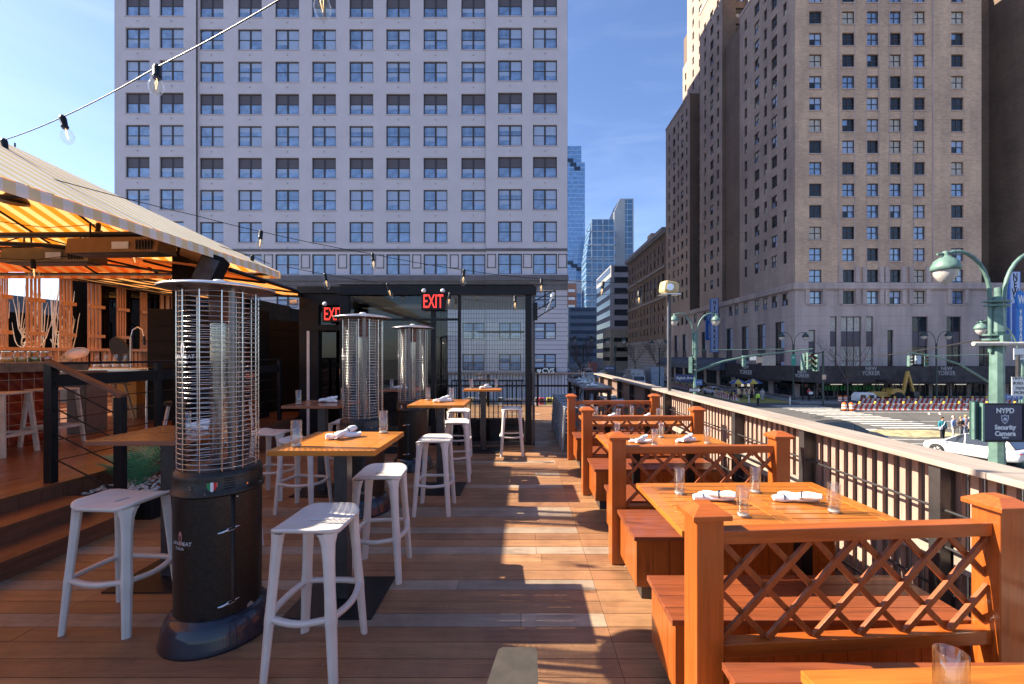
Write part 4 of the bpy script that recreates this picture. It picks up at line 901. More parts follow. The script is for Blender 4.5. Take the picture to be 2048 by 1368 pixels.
# ------------------------------------------------------------------ deck fence with wide cap
t = thing('deck_fence', 'long weathered wooden deck fence with wide pale cap along the street side', 'fence', (2.4, 7, 0)); FN = t; L0 = -t.location
def fb(m, name, mat, bevel=0): return m.build(name, mat, t, bevel=bevel, loc=L0)
m = MB(); ys = [-1.4, .4, 2.15, 4.05, 6.2, 8.4, 10.9, 13.9]
for a, b in zip(ys, ys[1:]): m.box(2.265, 2.53, a+.0015, b-.0015, 1.042, 1.075)
fb(m, 'cap_rail', wood('pale_weathered_cap', (.36, .305, .26), 'y', .7, .3, 20), .004)
m = MB(); y = -1.3; i = 0
while y < 13.7: wd = .042; m.box(2.395, 2.415, y, y+wd, .03, 1.035); y += .088; i += 1
fb(m, 'inner_slats', M_gz)
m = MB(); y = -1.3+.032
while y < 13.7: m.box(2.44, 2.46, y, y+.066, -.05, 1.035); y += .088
fb(m, 'outer_slats', wood('shadow_brown_slat', (.24, .14, .10), 'z', .7, .3, 22))  # shade of the inner slats is put into this darker brown
for k in range(13): y = 1.28+1.16*k-1.16*1; m = MB(); m.box(2.285, 2.345, y-.035, y+.035, .0, 1.04); m.box(2.345, 2.385, y-.018, y+.018, .0, 1.038); fb(m, 'post', M_gun, .002)
for z in (.80, .60, .36, .16): m = MB(); m.cyl((2.315, -1.4, z), (2.315, 13.9, z), .0085, 8); fb(m, 'rod', M_gun)
m = MB(); 
for k in range(12): y = 1.28+1.16*(k-1); m.box(2.352, 2.392, y+.04, y+1.16-.04, .48, .60)
fb(m, 'inner_board', M_gx, .002)
# rear steel railing
t = thing('rear_railing', 'black steel baluster railing across the far end of the deck', 'railing', (0, 14.3, 0)); m = MB()
m.box(-4.4, 2.4, 14.27, 14.33, 1.03, 1.07); m.build('top_rail', plain('grey_handrail', (.22, .2, .2), .5, .3), t, loc=-t.location); m = MB(); m.box(-4.4, 2.4, 14.285, 14.315, .12, .16); m.box(-4.4, 2.4, 14.285, 14.315, .62, .68); m.build('lower_rail', M_blk, t, loc=-t.location)
m = MB(); x = -4.3
while x < 2.35: m.box(x, x+.018, 14.29, 14.31, .16, 1.03); x += .105
m.build('balusters', M_blk, t, loc=-t.location)
for x in (-4.3, -2.7, -1.1, .5, 2.1): m = MB(); m.box(x-.03, x+.03, 14.26, 14.268+.075, 0, 1.03); m.build('post', M_blk, t, loc=-t.location)
# communal table with grey stools
t = thing('communal_table', 'long dark communal high table beside the far end of the fence', 'table', (1.37, 9.4, 0)); m = MB()
for i in range(4): m.box(-.27+i*.135, -.27+(i+1)*.135-.002, -1.6, 1.6, 1.03, 1.07)
m.build('tabletop', plain('dark_plum_top', (.09, .05, .055), .35, 0, .2, 5, coat=.3), t, bevel=.002)
for y in (-1.5, 0, 1.5): m = MB(); m.box(-.22, -.16, y-.03, y+.03, 0, 1.03); m.box(.16, .22, y-.03, y+.03, 0, 1.03); m.box(-.16, .16, y-.02, y+.02, .97, 1.029); m.build('trestle', M_blk, t)
SG = make_stool(M_stoolg); GG = 'grey stools at the dark communal table'
for i in range(5): stool(.90, 7.75+i*.55, R(90), 'grey stool on the walkway side of the communal table, %s' % ('nearest of five', 'second of five', 'middle of five', 'fourth of five', 'farthest of five')[i], src=SG, group=GG)
for i in range(3): stool(1.82, 8.1+i*.7, R(90), 'grey stool between the communal table and the fence, %s' % ('nearest', 'middle', 'farthest')[i], src=SG, group=GG)
for i in range(7):
    x, y = 1.2+.1*(i % 3)+.05*i, 8.4+.42*i; tumbler(x, y, 1.07, 'clear tumbler on the dark communal table, %s from its near end' % ('first', 'second', 'third', 'fourth', 'fifth', 'sixth', 'last')[i])
napkin(1.3, 8.15, 1.07, R(25), 'rolled napkin on the near end of the dark communal table', 13); napkin(1.25, 9.0, 1.07, R(5), 'rolled napkin on the middle of the dark communal table', 14); napkin(1.3, 10, 1.07, R(45), 'rolled napkin on the far end of the dark communal table', 15)
# ------------------------------------------------------------------ striped awning over the bar
M_str = stripes('yellow_white_stripe_fabric', (.97, .84, .50), (.98, .96, .88), .17, 'y', .5, .30)
M_strx = stripes('yellow_white_stripe_hip', (.84, .66, .30), (.88, .85, .76), .21, 'x', .5, .62)
M_strf = stripes('yellow_white_stripe_flat', (.84, .66, .30), (.88, .85, .76), .20, 'x', .5, .62, .3)
XE, YE, ZE = -3.82, 6.95, 2.96; P1, P2 = .565, .43; XR = -7.9; ZR = ZE+P1*(XE-XR); YR = YE-(ZR-ZE)/P2; XW = 2*XR-XE
t = thing('striped_awning', 'large yellow and white striped hip awning over the bar, top left', 'awning', (XE, 2, 0)); A0 = -t.location
def sheet(name, pts, mat, nrm=.006):
    m = MB(); a = [Vector(p) for p in pts]; n = (a[1]-a[0]).cross(a[2]-a[0]).normalized()*nrm; b = [p+n for p in a]; k = len(a)
    m.add(a, [tuple(range(k))]); m.add(b, [tuple(range(k))[::-1]]); m.add(a+b, [(i, (i+1) % k, k+(i+1) % k, k+i) for i in range(k)]); return m.build(name, mat, t, loc=A0)
def sheet1(name, pts, mat): m = MB(); m.add([Vector(p) for p in pts], [tuple(range(len(pts)))]); return m.build(name, mat, t, loc=A0)
sheet1('street_slope', [(XE, -3, ZE), (XE, YE, ZE), (XR, YR, ZR), (XR, -3, ZR)], M_str)
sheet1('hip_end', [(XE, YE, ZE), (XW, YE, ZE), (XR, YR, ZR)], M_strx)
sheet1('rear_slope', [(XW, YE, ZE), (XW, -3, ZE), (XR, -3, ZR), (XR, YR, ZR)], M_str)
m = MB()
for i in range(66): y = -3+i*.15; dz = .11+.0*i; m.quad((XE+.004, y, ZE-.005), (XE+.004, y+.15, ZE-.005), (XE+.012, y+.15, ZE-dz), (XE+.012, y, ZE-dz))
m.build('valance', M_str, t, loc=A0)
m = MB()
for i in range(40): x = XE-i*.2; m.quad((x, YE+.004, ZE-.005), (x-.2, YE+.004, ZE-.005), (x-.2, YE+.012, ZE-.10), (x, YE+.012, ZE-.10))
m.build('end_valance', M_strx, t, loc=A0)
def hz(y): return ZE+P2*(YE-y)
m = MB(); m.tube([(XE-.03, -3, ZE-.04), (XE-.03, YE-.03, ZE-.04), (XW+.03, YE-.03, ZE-.04)], .022, 8); m.tube([(XE-.03, YE-.03, ZE-.03), (XR, YR, ZR-.04), (XR, -3, ZR-.04)], .022, 8)
for k in range(1, 9):   # rafters under the hip
    x = XE-.95*k; d = min(abs(x-XE), abs(x-XW))*P1/P2; m.tube([(x, YE-.03, ZE-.04), (x, YE-max(.1, d), ZE-.04+P2*max(.1, d))], .016, 6)
for y in (1.2, -.6): m.tube([(XE-.03, y, ZE-.04), (XR, y, ZR-.04)], .018, 6)
m.build('frame_tubes', M_blk, t, loc=A0)
def truss(y, z0, z1, x0, x1, nm='truss'):
    m = MB(); m.tube([(x0, y, z0), (x1, y, z0)], .02, 6); m.tube([(x0, y, z1), (x1, y, z1)], .016, 6); n = int((x0-x1)/.62)
    for i in range(n+1): x = x0-i*(x0-x1)/n; m.cyl((x, y, z0), (x, y, z1), .01, 6)
    for i in range(n): xa, xb = x0-i*(x0-x1)/n, x0-(i+1)*(x0-x1)/n; m.cyl((xa, y, z1 if i % 2 else z0), (xb, y, z0 if i % 2 else z1), .009, 6)
    return m.build(nm, M_blk, t, loc=A0)
truss(5.9, 3.08, 3.27, -4.6, -11.2); truss(4.1, 3.13, 3.34, -4.6, -11.2)
m = MB(); m.cyl((-4.2, 5.2, 3.08), (-12, 5.2, 3.02), .035, 8); m.cyl((-5.9, 5.4, 3.0), (-11.5, 4.4, 2.98), .03, 8); m.tube([(-5.0, 5.8, 3.3), (-5.05, 5.6, 3.0), (-5.3, 5.5, 2.95), (-5.9, 5.4, 3.0)], .03, 8); m.build('service_pipe', M_blk, t, loc=A0)
t = thing('flat_awning', 'lower nearly flat awning of narrow yellow stripes running back to the black door', 'awning', (-6, 7, 0)); A0 = -t.location
def fz(x): return 2.79+(-3.9-x)*.114
sheet1('canopy', [(x_, y_, fz(x_)) for x_, y_ in ((-3.8, 5.7), (-3.95, 7.8), (-4.5, 8.9), (-5.2, 9.35), (-12.3, 16.3), (-12.3, 5.7))], M_strf)
m = MB(); m.tube([(x_, y_, fz(x_)-.02) for x_, y_ in ((-3.78, 5.7), (-3.95, 7.8), (-4.5, 8.9), (-5.2, 9.35), (-12.3, 16.3))], .03, 8)
for y_ in (6.6, 7.7, 8.9, 10.4, 12.2, 14): x_ = min(-3.85, -5.2-(y_-9.35)*1.02) if y_ > 8.5 else -3.85; m.tube([(x_, y_, fz(x_)-.05), (-12.3, y_, fz(-12.3)-.05)], .018, 6)
for k in range(9): x = -4.9-k*.85; m.cyl((x, 5.7, fz(x)-.035), (x, min(16.2, 9.3+(-5.2-x)*.98), fz(x)-.035), .016, 6)
m.build('frame_tubes', M_blk, t, loc=A0)
t = thing('awning_column', 'square black steel column behind the big heater carrying the awning', 'column', (-4.62, 6.05, .42)); m = MB(); m.box(-.115, .115, -.1, .1, 0, 2.72); m.build('shaft', M_blk2, t, bevel=.004); m = MB(); m.box(-.2, .2, -.16, .16, 2.72, 2.76); m.build('head_plate', M_blk, t)
t = thing('loudspeaker', 'black tilted loudspeaker bracketed on the awning column', 'loudspeaker', (-3.88, 5.5, 2.72)); m = MB(); m.obox((0, 0, 0), (.24, .22, .34), R(12), 0, R(-10), R(18)); m.build('cabinet', M_blk2, t, bevel=.01); m = MB(); m.obox((.01, -.115, -.02), (.2, .012, .30), R(12), 0, R(-10), R(18)); m.build('grille', M_gun, t)
t = thing('wall_lamp', 'tan cylindrical lamp housing on the awning column above the loudspeaker', 'lamp', (-4.35, 5.85, 2.96)); m = MB(); m.tube([(-.12, -.05, .06), (.2, 0, -.06)], .065, 14); m.build('housing', plain('tan_housing', (.3, .19, .1), .5, .2), t); m = MB(); m.cyl((.03, -.07, 0), (.04, -.05, 0), .035, 12); m.build('lens', M_glass, t)
def infra(x, y, z, ln, rz, label, col):
    t = thing('infrared_heater', label, 'heater', (x, y, z), rz, 'box heaters hung under the awning'); m = MB(); m.prism([(-.13, -.09), (.13, -.09), (.10, .09), (-.10, .09)], -ln/2, ln/2, 'x'); m.build('housing', col, t, bevel=.004)
    m = MB(); 
    for i in range(6): m.box(ln/2-.26+i*.035, ln/2-.245+i*.035, -.132, -.118, -.06, .05)
    m.build('vents', M_blk, t); m = MB(); m.box(ln/2-.55, ln/2-.35, -.128, -.122, -.05, .03); m.build('label_plate', M_white, t); m = MB(); m.box(-ln/2+.05, ln/2-.05, -.1, .1, -.10, -.0905); m.build('burner_face', M_gun, t)
    for s_ in (-.35, .35): m = MB(); m.cyl((s_*ln, 0, .09), (s_*ln, 0, .3), .01, 6); m.build('hanger', M_blk, t)
M_hs = plain('bronze_steel_housing', (.15, .085, .045), .4, .5, .2); M_hs2 = plain('grey_steel_housing', (.12, .11, .09), .4, .5, .2)
infra(-4.64, 5.1, 2.90, 1.12, R(-4), 'warm brown box heater hung under the awning, closest to the column', M_hs)
infra(-5.95, 5.6, 2.90, 1.15, R(-2), 'grey box heater under the awning, left of the brown one', M_hs2)
t = thing('bell_lamp', 'dark bell shaped lamp hanging under the awning at the far left', 'lamp', (-6.05, 5.25, 3.56)); m = MB(); m.lathe([(.02, .35), (.03, .12), (.06, .1), (.07, .02), (.12, -.06), (.13, -.1), (0, -.09)], 20); m.build('shade', plain('brown_bell_metal', (.06, .04, .03), .4, .7), t); m = MB(); m.cyl((0, 0, .35), (0, 0, .62), .008, 6); m.build('stem', M_blk, t)
# ------------------------------------------------------------------ bar
XB = -6.95
t = thing('bar_counter', 'bar counter with red diamond tiles and thick stone slab top', 'bar counter', (XB, 4, .42)); A0 = -t.location
m, n, b = nodes('red_bevelled_tile'); v = objco(n); s_ = sep(n, v); cb = n.nodes.new('ShaderNodeCombineXYZ'); lk(n, s_[1], cb.inputs[0]); lk(n, s_[2], cb.inputs[1])
fy = mathn(n, 'FRACT', mathn(n, 'DIVIDE', mathn(n, 'ADD', s_[1], 50), .155)); fz = mathn(n, 'FRACT', mathn(n, 'DIVIDE', mathn(n, 'ADD', s_[2], 50), .155))
gr = mathn(n, 'MAXIMUM', mathn(n, 'LESS_THAN', fy, .05), mathn(n, 'LESS_THAN', fz, .05)); dg = mathn(n, 'SUBTRACT', mathn(n, 'PINGPONG', mathn(n, 'ADD', fy, fz), .5), .25)
tile = mixc(n, mathn(n, 'GREATER_THAN', dg, 0), (.20, .03, .015), (.28, .05, .02)); lk(n, mixc(n, gr, tile, (.55, .38, .28)), b.inputs['Base Color']); b.inputs['Roughness'].default_value = .25
hg = mathn(n, 'MULTIPLY', mathn(n, 'PINGPONG', fy, .5), mathn(n, 'PINGPONG', fz, .5)); bump(n, b, hg, .8, .03); M_tile = m
m = MB(); m.box(XB-.35, XB, -1, 6.62, .421, 1.415); m.build('tiled_front', M_tile, t, loc=A0)
m = MB(); m.box(XB-.75, XB+.28, -1.2, 6.78, 1.416, 1.55); m.build('stone_top', plain('speckled_grey_stone', (.17, .15, .125), .5, 0, .5, 14, .2), t, bevel=.01, loc=A0)
m = MB(); m.cyl((XB+.22, -1, .62), (XB+.22, 6.5, .62), .03, 10)
for y in (1, 3, 5, 6.4): m.cyl((XB, y, .62), (XB+.22, y, .62), .015, 6)
m.build('foot_rail', M_blk, t, loc=A0)
def bstool(x, y, label, rz=0):
    s = thing('metal_bar_stool', label, 'bar stool', (x, y, .42), rz, 'angular cream bar stools at the tiled counter'); mt = plain('cream_metal', (.55, .49, .42), .45)
    m = MB(); m.box(-.19, .19, -.19, .19, .745, .77); m.build('seat', mt, s, bevel=.006)
    for sx in (-1, 1):
        for sy in (-1, 1): m = MB(); m.beam((sx*.165, sy*.165, .745), (sx*.215, sy*.215, 0), .05, .03, up=(0, 1, 0)); m.build('leg', mt, s, bevel=.003)
    m = MB(); k = .205
    for a, b in (((k, k), (k, -k)), ((k, -k), (-k, -k)), ((-k, -k), (-k, k)), ((-k, k), (k, k))): m.beam((a[0]*.95, a[1]*.95, .25), (b[0]*.95, b[1]*.95, .25), .03, .035)
    m.build('footrest', mt, s)
bstool(-6.42, 5.42, 'cream metal bar stool at the far left edge before the red tiles', R(8)); bstool(-6.45, 6.05, 'cream metal bar stool behind the first railing post before the red tiles', R(-6))
# back wall: cedar slats, windows with branches
t = thing('slatted_wall', 'cedar slatted back wall of the bar with tall window openings', 'wall', (-12.4, 12, .42)); A0 = -t.location
M_ced = wood('raw_cedar_slat', (.68, .36, .18), 'z', .6, .3, 24); X = -12.4
def wy_(x): return 12.4*F/(CX-x)
m = MB(); px = [(-60, -36), (-4, 16), (50, 82), (117, 145), (174, 203), (232, 252), (279, 294), (319, 362)]
for a, b in px:
    y0, y1 = wy_(a), wy_(b); n = 4
    for i in range(n): w_ = (y1-y0)/n; m.box(X, X+.03, y0+i*w_+.01, y0+(i+1)*w_-w_*.36, .42, 4.2)
m.build('slats', M_ced, t, loc=A0); m = MB()
for a, b in px[:-1]:
    for z in (2.15, 3.0): m.box(X+.061, X+.1, wy_(a)-.02, wy_(b)+.02, z, z+.09)
y = 8.5
while y < 16.5: m.box(X-.02, X+.03, y, y+.09, 3.78, 4.3); m.box(X-.02, X+.03, y, y+.09, .4, 1.78); y += .15
m.box(X-.05, X+.1, 8, 16.6, 1.76, 1.84); m.box(X-.05, X+.1, 8, 16.6, 3.72, 3.79); m.build('cross_battens', M_ced, t, loc=A0)
m = MB(); m.box(X-3.2, X-3.0, 8, 26, .4, 2.95); m.build('dark_backing', M_blk2, t, loc=A0); m = MB(); m.box(X-.35, X-.25, 12.95, 24, .4, 4.3); m.build('dark_glazing', M_paned, t, loc=A0); m = MB(); m.box(X-1.2, X-1.1, 12.95, 28, .4, 4.4); m.build('dark_room_back', M_blk2, t, loc=A0)
m = MB(); m.box(X-8.2, X-8, 8, 40, ST, 4.05); m.build('far_grey_wall', plain('distant_grey_wall', (.2, .2, .21), .8), t, loc=A0)
br = thing('bare_branches', 'whitened bare branches standing in the openings of the cedar wall', 'branches', (-12.9, 12, .42)); q = random.Random(9); m = MB()
for a, b in ((16, 50), (82, 117), (145, 174)):
    yc = (wy_(a)+wy_(b))/2; h_ = (wy_(b)-wy_(a))/2
    for k in range(24):
        p = Vector((-12.9, yc+q.uniform(-h_, h_), q.uniform(1.5, 2.3))); d = Vector((q.uniform(-.2, .2), q.uniform(-1.6, 1.6), 1)).normalized(); pts = [p]
        for j in range(6): d = (d+Vector((0, q.uniform(-.45, .45), q.uniform(-.25, .3)))).normalized(); p = p+d*.26; p.y = min(max(p.y, yc-h_*1.2), yc+h_*1.2); pts.append(p.copy())
        m.tube(pts, [.014, .013, .011, .010, .008, .006, .004], 5)
m.build('twigs', M_wbr, br, loc=-br.location)
# things on the bar top
ZB_ = 1.55
for i, (y, c, l) in enumerate(((5.86, (.6, .35, .08), 'orange fruit'), (6.01, (.5, .4, .12), 'lemon peel'), (6.17, (.2, .25, .08), 'green garnish'), (6.33, (.25, .1, .05), 'dark cherries'))):
    s = thing('garnish_jar', 'clear lidded jar of %s on the bar top' % l, 'jar', (-6.85, y, ZB_), 0, 'garnish jars on the bar'); m = MB(); m.lathe([(0, 0), (.065, 0), (.07, .02), (.07, .1), (.055, .125), (.055, .14), (0, .14)], 20); m.build('jar', M_glass, s)
    m = MB(); m.lathe([(0, .004), (.062, .005), (.064, .07), (0, .08)], 14); m.build('filling', plain('jar_fill_%d' % i, c, .5, 0, .5, 60), s); m = MB(); m.cyl((0, 0, .1401), (0, 0, .152), .06, 18); m.build('lid', M_chrome, s)
t = thing('service_sink', 'stainless back bar sink unit with drainer behind the railing', 'sink', (-7.75, 8.0, .42)); m = MB(); m.box(-1.0, 1.2, -.3, .6, .85, 1.0); m.build('basin', M_chrome, t, bevel=.01)
for a, b in ((-.9, -.2), (1.1, -.2), (-.9, .5), (1.1, .5)): m = MB(); m.cyl((a, b, 0), (a, b, .85), .02, 8); m.build('leg', M_chrome, t)
t = thing('faucet', 'tall spring pull-down faucet arching over the back bar sink', 'faucet', (-7.38, 8.3, 1.42)); m = MB(); m.tube([(0, 0, 0), (0, 0, .55), (.04, 0, .7), (.13, 0, .76), (.22, 0, .7), (.25, 0, .58)], .012, 8); m.build('pipe', M_chrome, t); m = MB()
for i in range(26): z = .1+i*.018; m.tube([(.02*math.cos(a), .02*math.sin(a), z) for a in (0, 1.05, 2.1, 3.14, 4.2, 5.25)], .0035, 4, closed=True)
m.build('spring', M_chrome, t); m = MB(); m.cyl((.25, 0, .58), (.26, 0, .42), .02, 10); m.build('spray_head', M_blk, t)
for i in range(7): s = thing('carafe', 'clear glass carafe on the back bar, %s from the left' % ('first', 'second', 'third', 'fourth', 'fifth', 'sixth', 'last')[i], 'carafe', (-7.58+.085*i, 7.85+.07*(i % 2), 1.42), 0, 'carafes on the back bar'); m = MB(); m.lathe([(0, 0), (.055, 0), (.06, .03), (.05, .1), (.02, .15), (.018, .22), (.024, .24)], 16); m.build('glass', M_glass, s); m = MB(); m.lathe([(0, .01), (.05, .012), (.05, .06), (0, .062)], 12); m.build('water', plain('water_sheen', (.6, .6, .62), .1, 0, .3, 40), s)
t = thing('tilted_tray', 'round dark tray leaning upright at the back of the bar', 'tray', (-8.6, 9.4, 1.6)); m = MB(); m.cyl((0, 0, .14), (.01, .03, .15), .3, 28); m.build('tray', M_blk, t, bevel=.004); m = MB(); m.box(-.1, .1, .05, .12, -.15, .05); m.build('stand', M_blk, t)
t = thing('plate_stack', 'tilted shiny white metal bowls on the end of the bar top', 'bowl', (-6.78, 6.62, ZB_)); 
for k in range(3): m = MB(); m.lathe([(0, 0), (.06, .003), (.13, .04), (.135, .042), (.06, .008), (0, .005)], 24); o = m.build('bowl', M_white, t, loc=(k*.05, 0, .04+k*.03)); o.rotation_euler = (R(35), R(10*k), 0)
t = thing('grey_cabinet', 'tall grey brown cabinet end at the end of the bar', 'cabinet', (-6.95, 7.05, .42)); m = MB(); m.box(-.14, .12, -.2, .2, 0, .98); m.build('carcass', plain('taupe_laminate', (.13, .11, .095), .6), t, bevel=.004); m = MB(); m.box(.121, .14, -.17, .17, .05, .93); m.build('door', plain('taupe_laminate_door', (.16, .13, .11), .6), t)
t = thing('control_box', 'grey electrical box with a white sticker below the back bar', 'box', (-7.42, 7.4, .95)); m = MB(); m.box(-.25, .35, -.1, .1, -.1, .42); m.build('case', plain('mid_grey_box', (.14, .15, .16), .5, .2), t, bevel=.005); m = MB(); m.box(-.2, .1, -.106, -.101, .22, .3); m.build('sticker', M_white, t)
for s_ in (-.15, .25): m = MB(); m.cyl((s_, 0, -.1), (s_, 0, -.53), .02, 8); m.build('leg', M_gun, t)
for i, z in enumerate((.42, .681, .942)):
    s = thing('carton', ('brown carton with triangle print at the bottom of the stack', 'orange printed carton in the middle of the stack', 'orange printed carton on top of the stack')[i], 'carton', (-7.68, 8.75, z), 0, 'stack of cartons'); h_ = .26; m = MB(); m.box(-.19, .19, -.2, .2, 0, h_); m.build('box', plain('carton_%d' % i, (.32, .19, .09) if i == 0 else (.55, .24, .03), .7, 0, .15, 3), s, bevel=.004)
    m = MB(); m.box(-.04, .04, -.2015, -.2005, h_-.09, h_-.05); m.build('hand_hole', M_blk, s)
    if i: text('Orion', .07, M_blk, s, 'print', (0, -.203, h_*.55), ext=.0005)
t = thing('wooden_stool', 'pale wooden stool with splayed legs under the back bar', 'stool', (-7.6, 8.2, .42)); m = MB(); m.cyl((0, 0, .7), (0, 0, .73), .17, 20); m.build('seat', wood('pale_beech', (.5, .34, .18), 'z', .5), t)
for sx, sy in ((-1, -1), (1, -1), (1, 1), (-1, 1)): m = MB(); m.beam((sx*.1, sy*.1, .7), (sx*.2, sy*.2, 0), .03, .03, up=(0, 1, 0)); m.build('leg', MC['pale_beech'], t)
# dark structures at the back of the platform
t = thing('black_partition', 'tall black panelled cabinet wall behind the railing, left of the column', 'partition', (-7.05, 8.3, .42)); m = MB(); m.box(-.02, 2.0, 0, .5, 0, 2.1); m.build('cabinet', M_blk2, t, bevel=.006); m = MB()
for i in range(7): m.box(.06, 1.92, -.012, -.001, .1+i*.28, .1+i*.28+.262)
m.build('panel_boards', M_blk2, t)
t = thing('black_siding_wall', 'black horizontal board wall with rounded top corner left of the door', 'wall', (-5.6, 9.6, .42)); m = MB(); pr = [(-1.2, 0), (1.22, 0), (1.22, 1.78)]+[(1.22-.16+.16*math.cos(R(a)), 1.78+.16*math.sin(R(a))) for a in (20, 45, 70, 90)]+[(-1.2, 2.05)]; m.prism(pr, 0, .12, 'y'); m.build('wall', M_blk2, t); m = MB()
for i in range(12): m.box(-1.15, 1.12, -.02, -.002, .06+i*.155, .06+i*.155+.145)
m.build('boards', M_blk2, t)
t = thing('wood_panel', 'orange wooden display board standing behind the column', 'panel', (-5.15, 8.0, .42)); m = MB()
for i in range(4): m.box(-.28+i*.14, -.145+i*.14, 0, .03, .0, 1.0)
m.build('boards', M_oz, t); m = MB(); m.box(-.28, .27, .031, .06, .1, .16); m.box(-.28, .27, .031, .06, .8, .86); m.build('battens', M_oz, t)
for i, (x, y, rz) in enumerate(((-5.35, 7.1, R(-20)), (-5.0, 7.75, R(25)))):
    s = thing('lounge_chair', ('dark padded chair with pale wooden legs, nearer of the two on the platform', 'dark padded chair with pale wooden legs, farther of the two by the siding')[i], 'chair', (x, y, .42), rz, 'padded chairs on the platform'); m = MB(); m.box(-.25, .25, -.25, .25, .42, .5); m.build('seat', plain('charcoal_fabric', (.035, .035, .037), .9), s, bevel=.02)
    m = MB(); m.tube([(.27*math.cos(R(a)), .27*math.sin(R(a)), .66+.05*math.sin(R(a))) for a in range(-20, 205, 15)], .055, 8); m.tube([(.27*math.cos(R(a)), .27*math.sin(R(a)), .56) for a in range(-20, 205, 15)], .05, 8); m.tube([(.26*math.cos(R(a)), .26*math.sin(R(a))+.02, .78) for a in range(30, 155, 15)], .045, 8); m.build('backrest', MC['charcoal_fabric'], s)
    for sx, sy in ((-1, -1), (1, -1), (1, 1), (-1, 1)): m = MB(); m.beam((sx*.2, sy*.2, .42), (sx*.25, sy*.25, 0), .035, .035, up=(0, 1, 0)); m.build('leg', M_white, s)
# railing of the platform
t = thing('platform_railing', 'black steel cable railing with wooden handrail along the raised platform', 'railing', (-4.55, 4.25, .42)); A0 = -t.location; XP = -4.55
def rpost(x, y, z0, z1, w_=.075): m = MB(); m.box(x-w_/2, x+w_/2, y-.035, y+.035, z0, z1); return m.build('post', M_blk, t, bevel=.003, loc=A0)
rpost(XP, 4.25, .42, 1.57); rpost(-3.88, 4.25, .0, 1.24)
for y in (5.5, 6.9, 8.25): rpost(XP, y, .42, 1.55, .05)
rpost(XP-.42, 7.35, .42, 1.5, .06)
m = MB(); m.box(XP-.035, XP+.035, 4.28, 8.3, 1.555, 1.58); m.build('top_bar', M_blk, t, loc=A0)
m = MB(); m.box(XP-.012, XP+.012, 4.28, 8.3, 1.34, 1.46); m.build('flat_band', M_blk, t, loc=A0)
for z in (.62, .82, 1.02, 1.2): m = MB(); m.cyl((XP, 4.25, z), (XP, 8.3, z), .006, 6); m.build('rod', M_blk, t, loc=A0)
for k in range(4): m = MB(); m.cyl((XP, 4.25, 1.40-k*.245), (-3.88, 4.25, 1.06-k*.245), .008, 6); m.build('stair_rod', M_blk, t, loc=A0)
m = MB(); m.beam((XP-.02, 4.25, 1.585), (-3.84, 4.25, 1.255), .075, .035); m.build('handrail', wood('worn_handrail', (.16, .07, .04), 'x', .5), t, bevel=.004, loc=A0)
# planter with palm
t = thing('palm_planter', 'small palm in a dark tray of white pebbles beside the steps', 'plant', (-4.12, 4.72, 0)); m = MB(); m.box(-.36, .42, -.32, .32, .0, .23); m.build('tray', M_blk, t, bevel=.006)
m = MB(); q = random.Random(4)
for i in range(230):
    x, y = q.uniform(-.33, .39), q.uniform(-.29, .29); r = q.uniform(.014, .026); z = .232+q.uniform(0, .02)+.03*(1-abs(x)*2)
    m.lathe([(0, -r*.6), (r*.8, -r*.35), (r, 0), (r*.7, r*.45), (0, r*.6)], 6, (x, y, z), sx=q.uniform(.7, 1.2), sy=q.uniform(.7, 1.2))
tag(m.build('pebbles', M_pebble, t), kind='stuff'); m = MB()
for i in range(22):
    a = q.uniform(0, 6.28); tl = q.uniform(.1, .75); L = q.uniform(.36, .56); d = Vector((math.cos(a)*tl, math.sin(a)*tl, 1)).normalized(); p = Vector((q.uniform(-.04, .04), q.uniform(-.04, .04), .24)); pts = [p.copy()]
    for j in range(14): d = (d+Vector((math.cos(a)*.05, math.sin(a)*.03, -.02))).normalized(); p = p+d*L/14; pts.append(p.copy())
    m.tube(pts, .004, 5)
    for j in range(3, 15):
        c = pts[min(j, 14)]; dd = (pts[min(j, 14)]-pts[j-1]).normalized(); sd = dd.cross(Vector((0, 0, 1))).normalized(); ll = .15*math.sin(math.pi*(j+2)/19)
        for s_ in (-1, 1): tip = c+(sd*s_*.8+dd*.65+Vector((0, 0, -.12))).normalized()*ll; wv = dd*.006; m.add([c-wv, c+wv, (c+tip)/2+wv*1.1, tip, (c+tip)/2-wv*1.1], [(0, 1, 2, 4), (4, 2, 3)])
m.build('fronds', M_leaf, t)
# ------------------------------------------------------------------ black door building and glass enclosure
t = thing('door_building', 'low black entrance structure with a glazed door, left of the glass enclosure', 'building', (-4, 8.6, 0)); A0 = -t.location; y = 8.6; x0 = (598-CX)*y/F; x1 = -3.3
def bb(nm, mt, *a, bev=0, **k): m = MB(); [m.box(*q_) for q_ in a]; return m.build(nm, mt, t, bevel=bev, loc=A0)
bb('frame', M_blk, (x0, -3.98, y, y+.3, 0, 2.85), (-3.55, x1, y, y+.3, 0, 2.85), (-3.98, -3.55, y, y+.3, 2.62, 2.85), bev=.004)
bb('fascia', M_blk, (x0-.02, x1, y-.05, y+.4, 2.851, 2.99), bev=.004); bb('transom', M_blk, (x0+.2, x1, y-.02, y+.05, 2.13, 2.24))
bb('transom_glass', M_paned, (x0+.2, x1, y+.06, y+.065, 2.24, 2.6)); d = bb('door', M_paned, (x0+.25, x1, y+.08, y+.086, .05, 2.1))
bb('door_jamb', M_white, (x0+.16, x0+.21, y-.02, y+.06, .02, 2.12), (x0+.245, x0+.27, y+.03, y+.12, .02, 2.12))
m = MB(); m.tube([(-3.48, y+.05, 1.12), (-3.55, y-.02, 1.12), (-3.55, y-.02, 1.38), (-3.48, y+.05, 1.38)], .012, 8); h_ = m.build('handle', M_chrome, d, loc=(0, 0, 0))
